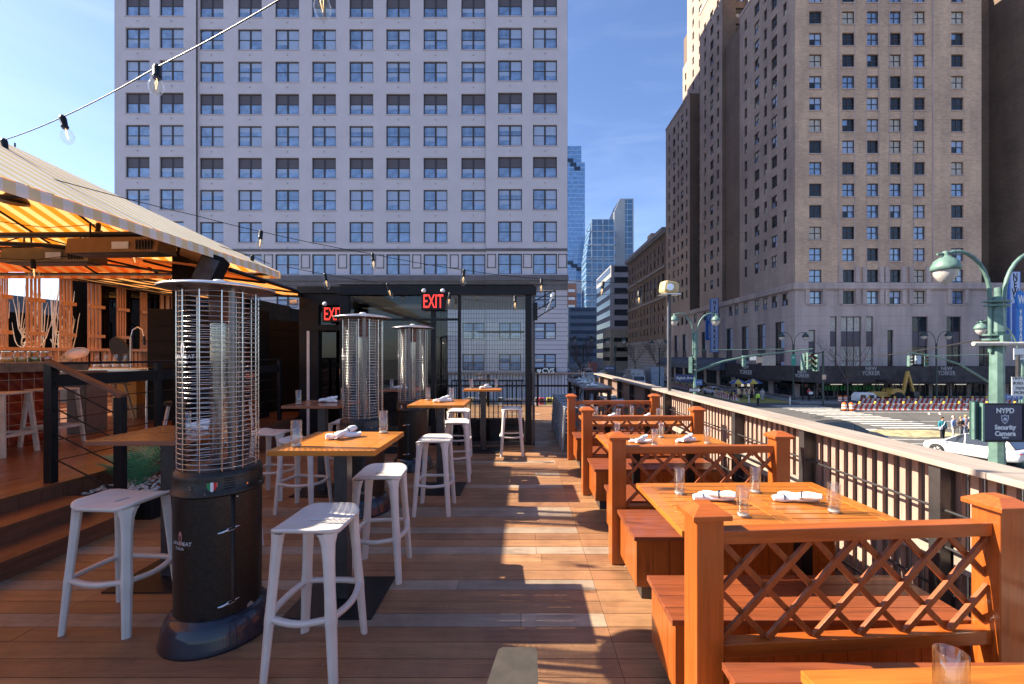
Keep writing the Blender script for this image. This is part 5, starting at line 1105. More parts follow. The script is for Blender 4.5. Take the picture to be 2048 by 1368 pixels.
bb('dark_room', M_blk2, (x0, x1, y+2.5, y+2.6, 0, 2.9), (x0, x0+.05, y+.31, y+2.5, 0, 2.9), (x0, x1, y+.31, y+2.5, 2.86, 2.9))
t = thing('glass_enclosure', 'black framed glass stair enclosure in the middle with thin vertical wires behind the panes', 'glass enclosure', (-1.6, 8, 0)); A0 = -t.location
X0, X1, Y0, Y1 = -3.32, .2, 8.05, 11.2
bb('roof_beam', M_blk, (X0-.02, X1+.06, Y0-.08, Y0+.12, 2.74, 2.90), (X0+.06, X1-.1, Y0+.121, Y1, 2.8, 2.9), bev=.004)
bb('upper_rail', M_blk, (X0, X1+.02, Y0-.02, Y0+.1, 2.901, 2.96), (X0+.05, X1-.05, Y0+.3, Y0+.5, 2.96, 3.02)); m = MB(); m.cyl((X0, Y0-.1, 2.93), (X1+.25, Y0-.1, 2.93), .012, 8); m.build('conduit', M_gun, t, loc=A0)
for a, b in ((X0, X0+.16), (-1.66, -1.58), (-1.17, -1.12), (X1-.14, X1-.02)): bb('post', M_blk, (a, b, Y0-.04, Y0+.06, .0, 2.739), bev=.003)
bb('post', M_blk, (X1-.1, X1, Y1-.1, Y1, 0, 2.8)); bb('post', M_blk, (X0, X0+.1, Y1-.1, Y1, 0, 2.8)); bb('corner_strip', M_gun, (X1-.015, X1+.035, Y0-.06, Y0-.02, 0, 2.739))
bb('sill', M_gun, (X0+.16, X1-.14, Y0-.02, Y0+.04, .0, .07)); bb('mid_rail', M_blk, (X0+.16, -1.67, Y0+.0, Y0+.03, 2.28, 2.32), (-1.11, X1-.14, Y0+2.9, Y0+2.93, 2.2, 2.25), (-1.57, -1.18, Y0+.0, Y0+.03, 2.28, 2.32))
for a, b in ((X0+.161, -1.661), (-1.579, -1.171), (-1.119, X1-.141)): bb('pane', M_pane, (a, b, Y0+.008, Y0+.014, .071, 2.739))
bb('side_pane', M_pane, (X1-.06, X1-.054, Y0+.07, Y1-.11, .03, 2.79)); bb('rear_pane', M_pane, (X0+.11, X1-.11, Y1-.05, Y1-.044, .03, 2.79))
m = MB(); x = -1.62
while x < X1-.16: m.cyl((x, Y0+.35, 1.0), (x, Y0+.35, 2.73), .0035, 5); x += .05
m.build('wire_curtain', M_gun, t, loc=A0)
bb('inner_rail', M_gun, (-1.6, X1-.15, Y0+1.9, Y0+1.95, 1.05, 1.09)); m = MB(); x = -1.6
while x < X1-.16: m.box(x, x+.02, Y0+1.91, Y0+1.94, 0, 1.05); x += .105
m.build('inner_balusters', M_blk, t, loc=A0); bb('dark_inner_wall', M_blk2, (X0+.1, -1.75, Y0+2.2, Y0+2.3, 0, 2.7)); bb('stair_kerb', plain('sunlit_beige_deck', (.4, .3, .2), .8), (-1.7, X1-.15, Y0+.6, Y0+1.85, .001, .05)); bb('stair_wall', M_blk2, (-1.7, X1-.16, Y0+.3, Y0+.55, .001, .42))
bb('skylight_sheet', M_stucco if False else plain('olive_canvas', (.25, .22, .12), .7), (-3.1, -1.9, Y0+.5, Y0+2.0, 2.55, 2.57))
def exitsign(x, z, y, label, full=True):
    s = thing('exit_sign', label, 'exit sign', (x, y, z), 0, 'black boxes with red EXIT letters'); m = MB(); m.box(-.21, .21, -.06, .0, 0, .29); m.build('box', M_blk, s, bevel=.004)
    text('EXIT', .345, M_red, s, 'lettering', (.0, -.064, .145), sx=.52, bold=.003, ext=.001)
    for sx in (-1, 1): m = MB(); m.lathe([(0, -.02), (.03, -.01), (.042, .01), (.04, .03), (.02, .04), (0, .042)], 14); m.cyl((0, 0, -.05), (0, 0, -.015), .012, 8); o = m.build('emergency_lamp', M_white, s, loc=(sx*.17, -.03, .345)); o.rotation_euler = (R(70), 0, 0)
exitsign(-1.60, 2.46, 7.98, 'black exit sign with red letters on the glass enclosure'); exitsign(-3.62, 2.28, 8.5, 'black exit sign with red letters over the glazed door, half hidden by a heater')
t = thing('wall_arm_light', 'black folding arm bracket with a slim lamp at the right corner of the enclosure', 'lamp', (.22, 8.0, 2.3)); m = MB()
for z in (0, .14, .33): m.cyl((0, 0, z), (.36 if z < .3 else .4, .1, z+.22), .01, 6)
m.build('arms', M_blk, t); m = MB(); m.tube([(.2, .1, .1), (.36, .1, .5)], [.02, .035], 10); m.build('lamp_tube', M_alu, t); m = MB(); m.box(-.02, .06, -.04, .04, -.02, .3); m.build('bracket', M_blk, t)
t = thing('dome_camera', 'white bullet security camera beside the black door structure', 'camera', W(588, 606, 8.4)); m = MB(); m.cyl((-.05, -.03, 0), (.07, 0, .02), .05, 14); m.build('body', M_white, t); m = MB(); m.cyl((-.065, -.04, -.002), (-.05, -.03, 0), .032, 12); m.build('lens', M_blk, t)
# blurred grey board at the very front
t = thing('grey_board', 'small pale grey rounded board end at the bottom middle edge, closest to the camera', 'board', W(1030, 1340, .62)); m = MB(); m.prism([(-.052, -.11), (.030, -.11), (.033, .04), (.029, .048), (-.020, .049), (-.026, .043)], -.012, .0, 'z'); m.build('board', plain('worn_grey_board', (.06, .052, .046), .9, 0, .25, 30, spec=.1), t, bevel=.004); m = MB(); m.box(-.01, .01, -.02, .02, -t.location.z, -.012); m.build('stem', M_gun, t)
# ------------------------------------------------------------------ string lights
M_bulb = glassy('bulb_glass', (.97, .95, .9), .95, .01, 1.5)
def strings(name_label, pts, bulbs, mat=M_blk, r=.0045, bs=1.6):
    t = thing('string_lights', name_label, 'string lights', pts[0], 0, 'strings of clear bulbs over the deck'); m = MB(); P_ = [Vector(p) for p in pts]; full = []
    for a, b in zip(P_, P_[1:]):
        L = (b-a).length; 
        for j in range(10): f = j/10; full.append(a.lerp(b, f)-Vector((0, 0, .028*L*4*f*(1-f)*.35)))
    full.append(P_[-1]); m.tube([p-P_[0] for p in full], r, 6); m.build('wire', mat, t)
    for k, p in enumerate(bulbs):
        p = Vector(p); near = min(full, key=lambda q_: (q_-p).length); p = near if (near-p).length < .35 else p; tilt = (rnd.uniform(-.25, .25), rnd.uniform(-.25, .25), 0)
        m = MB(); m.lathe([(.014, -.062), (.024, -.082), (.031, -.108), (.030, -.125), (.022, -.145), (.010, -.156), (0, -.159)], 18); b = m.build('bulb', M_bulb, t, loc=p-P_[0]); b.rotation_euler = tilt; b.scale = (bs,)*3
        m = MB(); m.lathe([(0, .01), (.013, .008), (.017, -.01), (.015, -.05), (.018, -.055), (.015, -.066), (0, -.066)], 14); m.build('socket', M_blk, b)
        m = MB(); m.tube([(0, 0, -.066), (.006, 0, -.09), (0, 0, -.13), (-.006, 0, -.09), (0, .004, -.068)], .0016, 5); m.build('filament', M_fil, b)
strings('upper left string of clear bulbs crossing the sky in front of the pale office block', [W(-60, 305, 4.6), W(8, 280, 4.4), W(125, 234, 4.0), W(314, 134, 3.4), W(640, -50, 2.6), W(700, -90, 2.5)], [W(8, 280, 4.4), W(125, 234, 4.0), W(314, 134, 3.4), W(642, -58, 2.6)])
strings('middle string running from the awning edge over the enclosure to the lamp pole', [W(0, 328, 3.9), W(400, 433, 5.4), W(522, 463, 6.0), W(745, 508, 6.6), W(928, 540, 7.0), W(1083, 558, 7.15), W(1330, 566, 7.2)], [W(522, 463, 6.0), W(745, 508, 6.6), W(928, 540, 7.0), W(1083, 558, 7.15), W(1210, 563, 7.2)])
strings('lower string running along the black roof beam to the lamp pole', [W(572, 533, 6.9), W(650, 548, 7.2), W(775, 568, 7.6), W(900, 586, 7.7), W(1030, 593, 7.6), W(1160, 592, 7.4), W(1330, 576, 7.2)], [W(650, 548, 7.2), W(775, 568, 7.6), W(900, 586, 7.7), W(1030, 594, 7.6), W(1285, 583, 7.3)])
strings('string of bulbs draped under the striped awning along the truss', [W(-20, 515, 5.2), W(65, 520, 5.4), W(262, 492, 5.6), W(344, 468, 5.7), W(410, 482, 5.9), W(505, 512, 6.4), W(540, 528, 6.7)], [W(65, 520, 5.4), W(262, 492, 5.6), W(344, 468, 5.7), W(410, 482, 5.9), W(505, 512, 6.4)])
strings('short string of bulbs across the left part of the awning truss', [W(-20, 440, 5.0), W(90, 455, 5.3), W(197, 448, 5.5), W(262, 470, 5.6)], [W(197, 448, 5.5)])
t = thing('flood_light_pole', 'slim black pole on the deck fence with a yellowish floodlight on top', 'lamp pole', (2.42, 7.1, .6)); pz = W(1334, 760, 7.1); m = MB(); zt = W(0, 588, 7.1).z-.6; m.box(-.045, .0, -.03, .03, .0, zt); m.build('pole', M_gun, t, loc=(-.02, 0, 0)); m = MB(); m.box(-.052, -.046, -.02, .02, .48, zt-.2); m.build('side_strip', M_alu, t, loc=(-.02, 0, 0))
m = MB(); m.obox((-.06, -.03, zt+.09), (.26, .22, .2), R(10), 0, 0, R(8)); m.build('floodlight', plain('yellowed_housing', (.55, .42, .2), .5), t, bevel=.045); m = MB(); m.cyl((-.08, -.16, zt+.09), (-.08, -.13, zt+.09), .055, 16); m.build('lens', M_alu, t); m = MB(); m.box(-.2, .1, -.14, .1, zt-.02, zt-.01); m.build('hood_plate', M_alu, t)
# ------------------------------------------------------------------ street furniture
def crook_lamp(name, label, x, y, ztop, mat, arm=.9, ls=.25, both=True, base=ST, pr=.12, heavy=False, grp='double armed street lamps'):
    t = thing(name, label, 'street lamp', (x, y, base), 0, grp); H = ztop-base-arm*1.1; m = MB(); m.lathe([(pr*2.2, 0), (pr*2, .5), (pr*1.3, .9), (pr*1.15, 1.2), (pr, 1.3), (pr*.75, H-.9), (pr*.9, H-.85), (pr*.75, H-.1), (pr*.5, H+.02), (0, H+.04)], 8, sm=False); m.build('pole', mat, t)
    for s_ in (-1, 1) if both else (-1,):
        m = MB(); pts = [(s_*pr*.95, 0, H-1.3*arm), (s_*pr*1.0, 0, H-.1)]+[(s_*(pr+arm*.78*(1-math.cos(R(a)))), 0, H+arm*1.1*math.sin(R(a))) for a in range(12, 109, 12)]
        m.tube(pts, .045 if heavy else .04, 8); ex, ez = pts[-1][0], pts[-1][2]; ex += s_*.04; m.build('arm', mat, t)
        m = MB(); k = ls/.25; m.lathe([(0, .12*k), (.05*k, .1*k), (.05*k, .02*k), (.09*k, -.02*k), (.20*k, -.10*k), (.25*k, -.22*k), (.26*k, -.30*k), (.24*k, -.31*k), (0, -.31*k)], 18); m.cyl((-.18*k, 0, .04*k), (.16*k, 0, .06*k), .025*k, 6); l = m.build('lamp_head', mat, t, loc=(ex, 0, ez-.06))
        m = MB(); m.lathe([(.215*k, -.31*k), (.20*k, -.42*k), (.12*k, -.54*k), (.03*k, -.6*k), (0, -.61*k)], 18); m.build('globe', plain('prismatic_globe', (.5, .46, .42), .15, 0, .2, 20), l)
    if heavy:
        for z, r in ((H-.12, .32), (H-.22, .3), (H-.95, .32), (H-1.07, .33), (H-1.19, .32)): m = MB(); m.lathe([(0, 0), (r, 0), (r, .045), (0, .05)], 12, (0, 0, z), sm=False, sy=.6); m.build('clamp_ring', mat, t)
        m = MB(); m.box(-.12, .06, -.25, -.1, H-1.17, H-.95); m.build('clamp_box', mat, t)
    return t
big = W(1994, 503, 11); bx, by = big.x, 11.0
t = crook_lamp('street_lamp', 'big verdigris green lamp post in front of the dark police sign, right edge', bx, by, big.z, M_green, 1.05, .29, True, pr=.175, heavy=True)
m = MB(); zz = W(0, 688, 11).z-ST; m.cyl((-.85, -.25, zz), (.65, -.25, zz), .05, 10); m.build('cross_bar', plain('pale_pipe', (.5, .48, .42), .5), t)
m = MB(); m.cyl((.14, .1, 1.2), (.14, .1, 8.2), .08, 10); m.build('second_pipe', M_green, t)
s = thing('police_sign', 'dark blue police security camera sign with white lettering and shield on a green cabinet', 'sign', W(2002, 843, 10.6)); kk = 10.6/F; m = MB(); m.box(-37*kk, 41*kk, -.06, .0, -40*kk, 37*kk); m.build('board', plain('police_navy', (.015, .022, .07), .4, 0, .1), s, bevel=.01)
m = MB(); m.box(-37*kk, 41*kk, -.075, -.06, -40*kk, -36*kk); m.box(-37*kk, 41*kk, -.075, -.06, 34*kk, 37*kk); m.box(38*kk, 41*kk, -.075, -.061, -36*kk, 34*kk); m.build('frame', M_blk, s)
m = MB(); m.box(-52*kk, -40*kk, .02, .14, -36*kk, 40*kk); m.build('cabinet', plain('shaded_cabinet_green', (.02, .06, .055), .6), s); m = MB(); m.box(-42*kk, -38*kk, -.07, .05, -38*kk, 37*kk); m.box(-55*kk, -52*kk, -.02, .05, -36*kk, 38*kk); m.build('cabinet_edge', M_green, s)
for b_, sz, zz in (('NYPD', .165, 22), ('Security', .155, -11), ('Camera', .155, -23.5), ('In Area', .05, -31)): text(b_, sz, M_white, s, 'lettering', (2*kk, -.068, zz*kk), bold=.006)
sp = [(-8, 8), (-3, 7), (0, 10), (3, 7), (8, 8), (7, -2), (4, -7), (0, -10), (-4, -7), (-7, -2)]; m = MB(); m.prism([(a*kk, b*kk) for a, b in sp], -.066, -.061, 'y'); sh = m.build('shield', plain('shield_silver', (.5, .52, .58), .5), s, loc=(2*kk, 0, 5.5*kk)); m = MB(); m.prism([(a*kk*.72, b*kk*.72) for a, b in sp], -.0685, -.0661, 'y'); m.build('shield_inner', MC['police_navy'], sh); m = MB(); m.cyl((0, -.0712, 0), (0, -.0686, 0), 3.6*kk, 12); m.build('shield_boss', MC['shield_silver'], sh)
p = W(1390, 627, 24); t = crook_lamp('street_lamp', 'green double armed lamp post carrying a traffic light mast in mid picture', p.x, 24, p.z, M_green, .95, .24); TL = t
m = MB(); a0 = W(1392, 742, 24)-t.location; a1 = W(1500, 712, 24)-t.location; a2 = W(1625, 698, 24)-t.location; m.tube([a0, a0.lerp(a1, .5)+Vector((0, 0, .12)), a1, a2], [.06, .055, .05, .035], 8); b0 = W(1392, 700, 24)-t.location; m.cyl(b0, b0.lerp(a2, .75), .018, 6); m.build('mast_arm', M_green, t)
def signal(label, p, rz=0, sc=1.0, rows=3, yel=False):
    t = thing('traffic_light', label, 'traffic light', p, rz, 'three lens traffic lights'); m = MB(); m.box(-.13*sc, .13*sc, -.1*sc, .1*sc, -.45*sc, .45*sc); m.build('housing', M_green if not yel else M_greend, t, bevel=.02)
    for i in range(3): m = MB(); z = (.29-.29*i)*sc; m.lathe([(.105*sc, 0), (.115*sc, .18*sc)], 14, a0=0, a1=math.pi); o = m.build('visor', M_greend, t, loc=(0, -.1*sc, z)); o.rotation_euler = (R(90), 0, 0); m = MB(); m.cyl((0, -.112*sc, z), (0, -.1*sc, z), .095*sc, 14); m.build('lens', plain('dim_lens_%d' % i, [(.2, .02, .02), (.2, .12, .02), (.02, .12, .08)][i], .2), t)
for l, x, y, Y, rz in (('green traffic light on the near lamp post left of the mast', 1382, 730, 24, R(60)), ('traffic light at the end of the long mast, left one', 1607, 724, 24, R(40)), ('traffic light at the end of the long mast, middle one', 1618, 722, 23.8, 0), ('traffic light at the end of the long mast, right one', 1632, 726, 24.2, R(-60)),
    ('small traffic light at the tip of the right hand mast, left one', 1818, 722, 37, R(30)), ('small traffic light near the tip of the right hand mast, right one', 1853, 722, 37, R(-30)), ('dark traffic light hanging behind the blank sign backs', 1488, 722, 36, R(180))): signal(l, W(x, y, Y), rz, 1.0)
def plate(name, label, x, y, w_, h_, Y, mat, txt=None, tm=None, ts=.2, rz=0, cat='sign', ext=None):
    t = thing(name, label, cat, W(x, y, Y), rz); k = Y/F; m = MB(); m.box(-w_*k/2, w_*k/2, 0, .02, -h_*k/2, h_*k/2); m.build('plate', mat, t)
    if ext: m = MB(); m.box(-.03, .03, .021, .08, ext[0], ext[1]); m.build('bracket', M_gun, t)
    for i, (b_, dz, s_) in enumerate(txt or []): text(b_, s_, tm, t, 'lettering', (0, -.006, dz), ext=.002)
    return t
M_sblue = plain('street_sign_blue', (.02, .035, .12), .4, 0, .1); M_sblue2 = plain('street_sign_bright_blue', (.03, .12, .35), .4, 0, .1)
plate('street_sign', 'dark blue Eighth Ave street name sign on the green lamp post', 1369, 756, 37, 14, 23.6, M_sblue, [('Eighth Ave', 0, .2)], M_white, cat='street sign', ext=(-.1, .1))
plate('street_sign', 'small blue W 34 St street name sign tilted beside the green lamp post', 1398, 765, 16, 11, 23.4, M_sblue2, [('W 34 St', 0, .1)], M_white, rz=R(18), cat='street sign', ext=(-.1, .1))
plate('street_sign', 'farther blue Eighth Ave street name sign above the bus roof', 1219, 736, 21, 8, 62, M_sblue, [('Eighth Ave', 0, .25)], M_white, cat='street sign', ext=(-.1, .1))
t = plate('one_way_sign', 'black and white one way arrow sign behind the fence', 1390, 780, 26, 8, 21, M_blk, None, None, cat='street sign', ext=(-.1, .1)); m = MB(); m.prism([(-.27, -.06), (.14, -.06), (.14, -.1), (.28, 0), (.14, .1), (.14, .06), (-.27, .06)], -.006, -.002, 'y'); m.build('arrow', M_white, t); text('ONE WAY', .085, M_blk, t, 'lettering', (-.05, -.009, 0), ext=.001)
plate('sign_back', 'larger blank grey sign back hanging from the traffic mast', 1538, 721, 27, 20, 24, plain('bare_sign_back', (.36, .32, .29), .5, .3), cat='sign', ext=(.2, .5)); plate('sign_back', 'smaller beige sign back hanging from the traffic mast', 1519, 720, 11, 12, 24, plain('beige_sign_back', (.5, .38, .28), .5), cat='sign', ext=(.1, .4)); plate('sign_back', 'pale square sign back beside the beige one on the mast', 1506, 716, 13, 9, 24, M_alu, cat='sign', ext=(.1, .4))
plate('parking_sign', 'white regulation sign with blue header reading buses at the right edge', 2040, 773, 32, 38, 14, M_white, [('A BUS COM', .26, .1), ('BUSES O', .1, .12), ('7AM-', -.06, .14), ('MON-', -.2, .14)], M_blk, cat='sign', ext=(-.3, 1)); plate('camera_sign', 'small white bus camera sign at the right edge above the regulation sign', 2038, 708, 20, 22, 14.2, M_white, [('BUS CAMERA', -.04, .05), ('PHOTO ENF', -.1, .05)], M_blk, cat='sign', ext=(-.8, .2))
plate('street_sign', 'bright blue W 34 St sign at the right edge behind the big lamp post', 2027, 794, 36, 10, 20, M_sblue2, [('W 34 St', 0, .18)], M_white, cat='street sign', ext=(-.1, .1)); plate('subway_sign', 'green and white vertical bus stop sign on the dark street lamp', 1587, 720, 9, 22, 60, plain('stop_green', (.02, .25, .18), .5), [('M', .3, .4)], M_white, cat='sign', ext=(-.5, .5))
p = W(1587, 665, 62); crook_lamp('street_lamp', 'dark double armed street lamp in front of the corner of the brick hotel', p.x, 62, p.z, M_greend, 1.5, .42)
p = W(1850, 664, 62.2); crook_lamp('street_lamp', 'dark double armed street lamp in front of the hotel base, right of the tree', p.x, 60.5, p.z, M_greend, 1.5, .42)
p = W(2034, 640, 26); crook_lamp('street_lamp', 'second green lamp post seen just right of the big one', p.x+.3, 26, p.z, M_green, 2.2, .3, True, pr=.16)
p = W(1166, 672, 95); crook_lamp('street_lamp', 'pale lamp post far down the avenue by the pale office block', p.x, 95, p.z, M_greend, 1.6, .5); p = W(1231, 675, 75); crook_lamp('street_lamp', 'lamp post down the avenue before the beige parking garage', p.x, 75, p.z, M_greend, 1.2, .4); p = W(1319, 680, 80); crook_lamp('street_lamp', 'dark lamp post before the stone building on the avenue', p.x, 80, p.z, M_greend, 1.2, .4)
a = W(1986, 772, 36.9); t = thing('signal_pole', 'green traffic mast with curved brace left of the big lamp post', 'pole', (a.x, 37, ST)); m = MB(); m.lathe([(.22, 0), (.15, .6), (.11, 8), (0, 8.1)], 10); m.build('pole', M_green, t); m = MB(); b0 = W(1984, 768, 37)-t.location; b1 = W(1868, 712, 37)-t.location; b2 = W(1816, 705, 37)-t.location; m.tube([b0, b0.lerp(b1, .55)+Vector((0, 0, .35)), b1, b2], [.09, .08, .06, .05], 8); m.cyl(W(1985, 709, 37)-t.location, b1, .03, 6); m.build('mast_arm', M_green, t); m = MB(); q_ = W(1836, 722, 37)-t.location; m.box(q_.x-.18, q_.x+.18, q_.y-.1, q_.y+.1, q_.z-.25, q_.z+.45); m.build('camera_box', plain('pale_blue_box', (.35, .42, .5), .5), t)
p = W(1646, 702, 56); t = thing('signal_pole', 'black signal pole with curved arm standing by the orange drums', 'pole', (p.x, 56, ST)); m = MB(); m.cyl((0, 0, 0), (0, 0, p.z-ST), .13, 10); m.build('pole', M_greend, t); m = MB(); m.tube([(0, 0, p.z-ST-.2), (-1.2, 0, p.z-ST-.3), (-1.8, 0, p.z-ST-1), (-1.9, 0, p.z-ST-2)], .06, 8); m.build('arm', M_greend, t); m = MB(); m.box(-.2, .25, -.2, -.12, 3.4, 4.0); m.build('beige_box', MC['beige_sign_back'], t)
t = thing('overhead_wire', 'thin sagging wire strung from the big lamp post to the black signal pole', 'wire', W(1984, 675, 11)); m = MB(); A_ = W(1984, 675, 11); B_ = W(1640, 706, 56); m.tube([A_.lerp(B_, f)-Vector((0, 0, 2.2*f*(1-f)))-A_ for f in (i/12 for i in range(13))], .02, 4); m.build('wire', M_gun, t)
# ------------------------------------------------------------------ barriers, drums, cones
m, n, b = nodes('red_white_barrier'); s_ = sep(n, objco(n)); f = mathn(n, 'FRACT', mathn(n, 'ADD', mathn(n, 'DIVIDE', mathn(n, 'ADD', s_[0], mathn(n, 'MULTIPLY', s_[2], -.55)), .62), 100)); g_ = mathn(n, 'MULTIPLY', mathn(n, 'GREATER_THAN', f, .5), mathn(n, 'GREATER_THAN', s_[2], .1)); wr = noise(n, objco(n), 3, 6, .7)
lk(n, mixc(n, 1, mixc(n, g_, (.55, .5, .47), (.42, .06, .035)), ramp(n, wr, [(.35, (.6, .58, .56)), (.6, (1, 1, 1))]), 'MULTIPLY'), b.inputs['Base Color']); b.inputs['Roughness'].default_value = .8; M_bar = m
def make_barrier(label, loc, rz):
    t = thing('jersey_barrier', label, 'barrier', loc, rz, 'red and white striped concrete barriers'); m = MB(); m.prism([(-.3, 0), (.3, 0), (.3, .12), (.14, .3), (.09, .82), (-.09, .82), (-.14, .3), (-.3, .12)], -1.62, 1.62, 'x'); m.build('block', M_bar, t, bevel=.02)
    m = MB()
    for x in (-.6, 1.2): m.box(x-.11, x+.11, -.06, .06, .82, .9); m.lathe([(0, 0), (.11, 0), (.12, .08), (.07, .2), (0, .22)], 10, (x, 0, .9))
    m.build('warning_lamps', plain('amber_lamp', (.85, .5, .05), .4), t); return t
BRR = make_barrier('red and white striped concrete barrier, leftmost of the near row', (39.9, 51.2, ST), 0)
od = ['second', 'third', 'fourth', 'fifth', 'sixth', 'last']
for i in range(6): dup(BRR, (39.9+3.3*(i+1), 51.2+.05*i, ST), R(rnd.uniform(-1.5, 1.5)), 'red and white striped concrete barrier, %s from the left in the near row' % od[i])
for i in range(6): dup(BRR, (46.0+3.4*i, 57.6, ST+.01), R(rnd.uniform(-2, 2)), 'striped concrete barrier, %s from the left in the rear row before the backhoe' % (['first']+od)[i])
for i in range(8): f = i/7; p = W(1452, 778, 66).lerp(W(1345, 754, 92), f); dup(BRR, (p.x-.2, 64+3.7*i, ST), R(90+6), 'striped concrete barrier on the avenue, %s counted from the food cart' % (['first']+od[:5]+['seventh', 'last'])[i])
def drum(x, y, label): 
    t = thing('traffic_drum', label, 'traffic drum', (x, y, ST), 0, 'orange and white traffic drums'); m = MB(); m.lathe([(0, .08), (.27, .08), (.26, .3)], 18); m.lathe([(.25, .46), (.24, .6)], 18); m.lathe([(.235, .76), (.22, .9), (.2, .96), (0, .98)], 18); m.lathe([(.05, .98), (.05, 1.05), (0, 1.06)], 8); m.build('drum', M_orange, t)
    m = MB(); m.lathe([(.261, .3), (.253, .46)], 18); m.lathe([(.243, .6), (.236, .76)], 18); m.build('reflective_bands', M_white, t); m = MB(); m.lathe([(.38, 0), (.38, .06), (.28, .08), (0, .081)], 18); m.build('rubber_base', M_rubber, t)
drum(37.35, 51.0, 'orange drum at the left end of the near barrier row'); drum(38.0, 50.8, 'orange drum second from the left at the near barrier row'); drum(43.0, 59.5, 'orange drum left of the tree on the far kerb'); drum(43.8, 59.6, 'orange drum right next to the other one by the tree'); drum(45.3, 58.6, 'single orange drum just right of the tree')
for i, (x, yb) in enumerate(((1498, 806), (1580, 811))): p = W(x, yb, 5720/(yb-710)); t = thing('delineator_post', ('thin white flexible post, left of the pair at the sunlit crossing', 'thin white flexible post, right of the pair at the sunlit crossing')[i], 'post', (p.x, p.y, ST)); m = MB(); m.cyl((0, 0, .05), (0, 0, 1.1), .055, 10); m.build('post', M_white, t); m = MB(); m.lathe([(.15, 0), (.13, .04), (0, .05)], 12); m.build('foot', M_rubber, t)
# ------------------------------------------------------------------ trees
def tree(x, y, h, label, sd, spread=1.0, z0=ST+.15, tr=.12, mat=None):
    q = random.Random(sd); t = thing('bare_tree', label, 'tree', (x, y, z0), 0, 'bare street trees'); m = MB(); m.tube([(0, 0, 0), (.03, .02, h*.2), (-.02, 0, h*.42)], [tr, tr*.8, tr*.65], 8); m.build('trunk', mat or M_bark, t); m = MB()
    def br(p, d, L, r, k):
        pts = [p.copy()]; 
        for j in range(4): d = (d+Vector((q.uniform(-.15, .15), q.uniform(-.15, .15), q.uniform(-.02, .12)))).normalized(); p = p+d*L/4; pts.append(p.copy())
        m.tube(pts, [r*(1-.12*i) for i in range(5)], 4, caps=False)
        if k:
            for _ in range(3 if k > 1 else 2): c = pts[q.choice((2, 3, 4))]; v = Vector((q.uniform(-1, 1), q.uniform(-1, 1), q.uniform(-.1, .8))); br(c, (d*1.1+v*.75*spread).normalized(), L*q.uniform(.5, .75), r*.55, k-1)
    for i in range(8): a = 2*math.pi*i/8+q.uniform(-.3, .3); br(Vector((0, 0, h*(.34+.03*q.random()*3))), Vector((math.cos(a)*.7*spread, math.sin(a)*.7*spread, 1)).normalized(), h*.42, tr*.4, 4)
    m.build('crown', mat or M_bark, t)
tree(44.4, 60.0, 7.6, 'bare leafless tree in front of the hotel banner, between the orange drums', 3, .9)
tree(12, 88, 8, 'dark bare tree down the avenue beside the pale office block', 4, 1.1, tr=.18); tree(14.5, 110, 9, 'second bare tree farther down the avenue beside the pale office block', 6, 1.2, tr=.2)
tree(36.2, 118, 9, 'bare tree on the avenue before the stone building', 8, 1.1, tr=.18); tree(36, 140, 10, 'bare tree farther along the stone building', 9, 1.1, tr=.18)
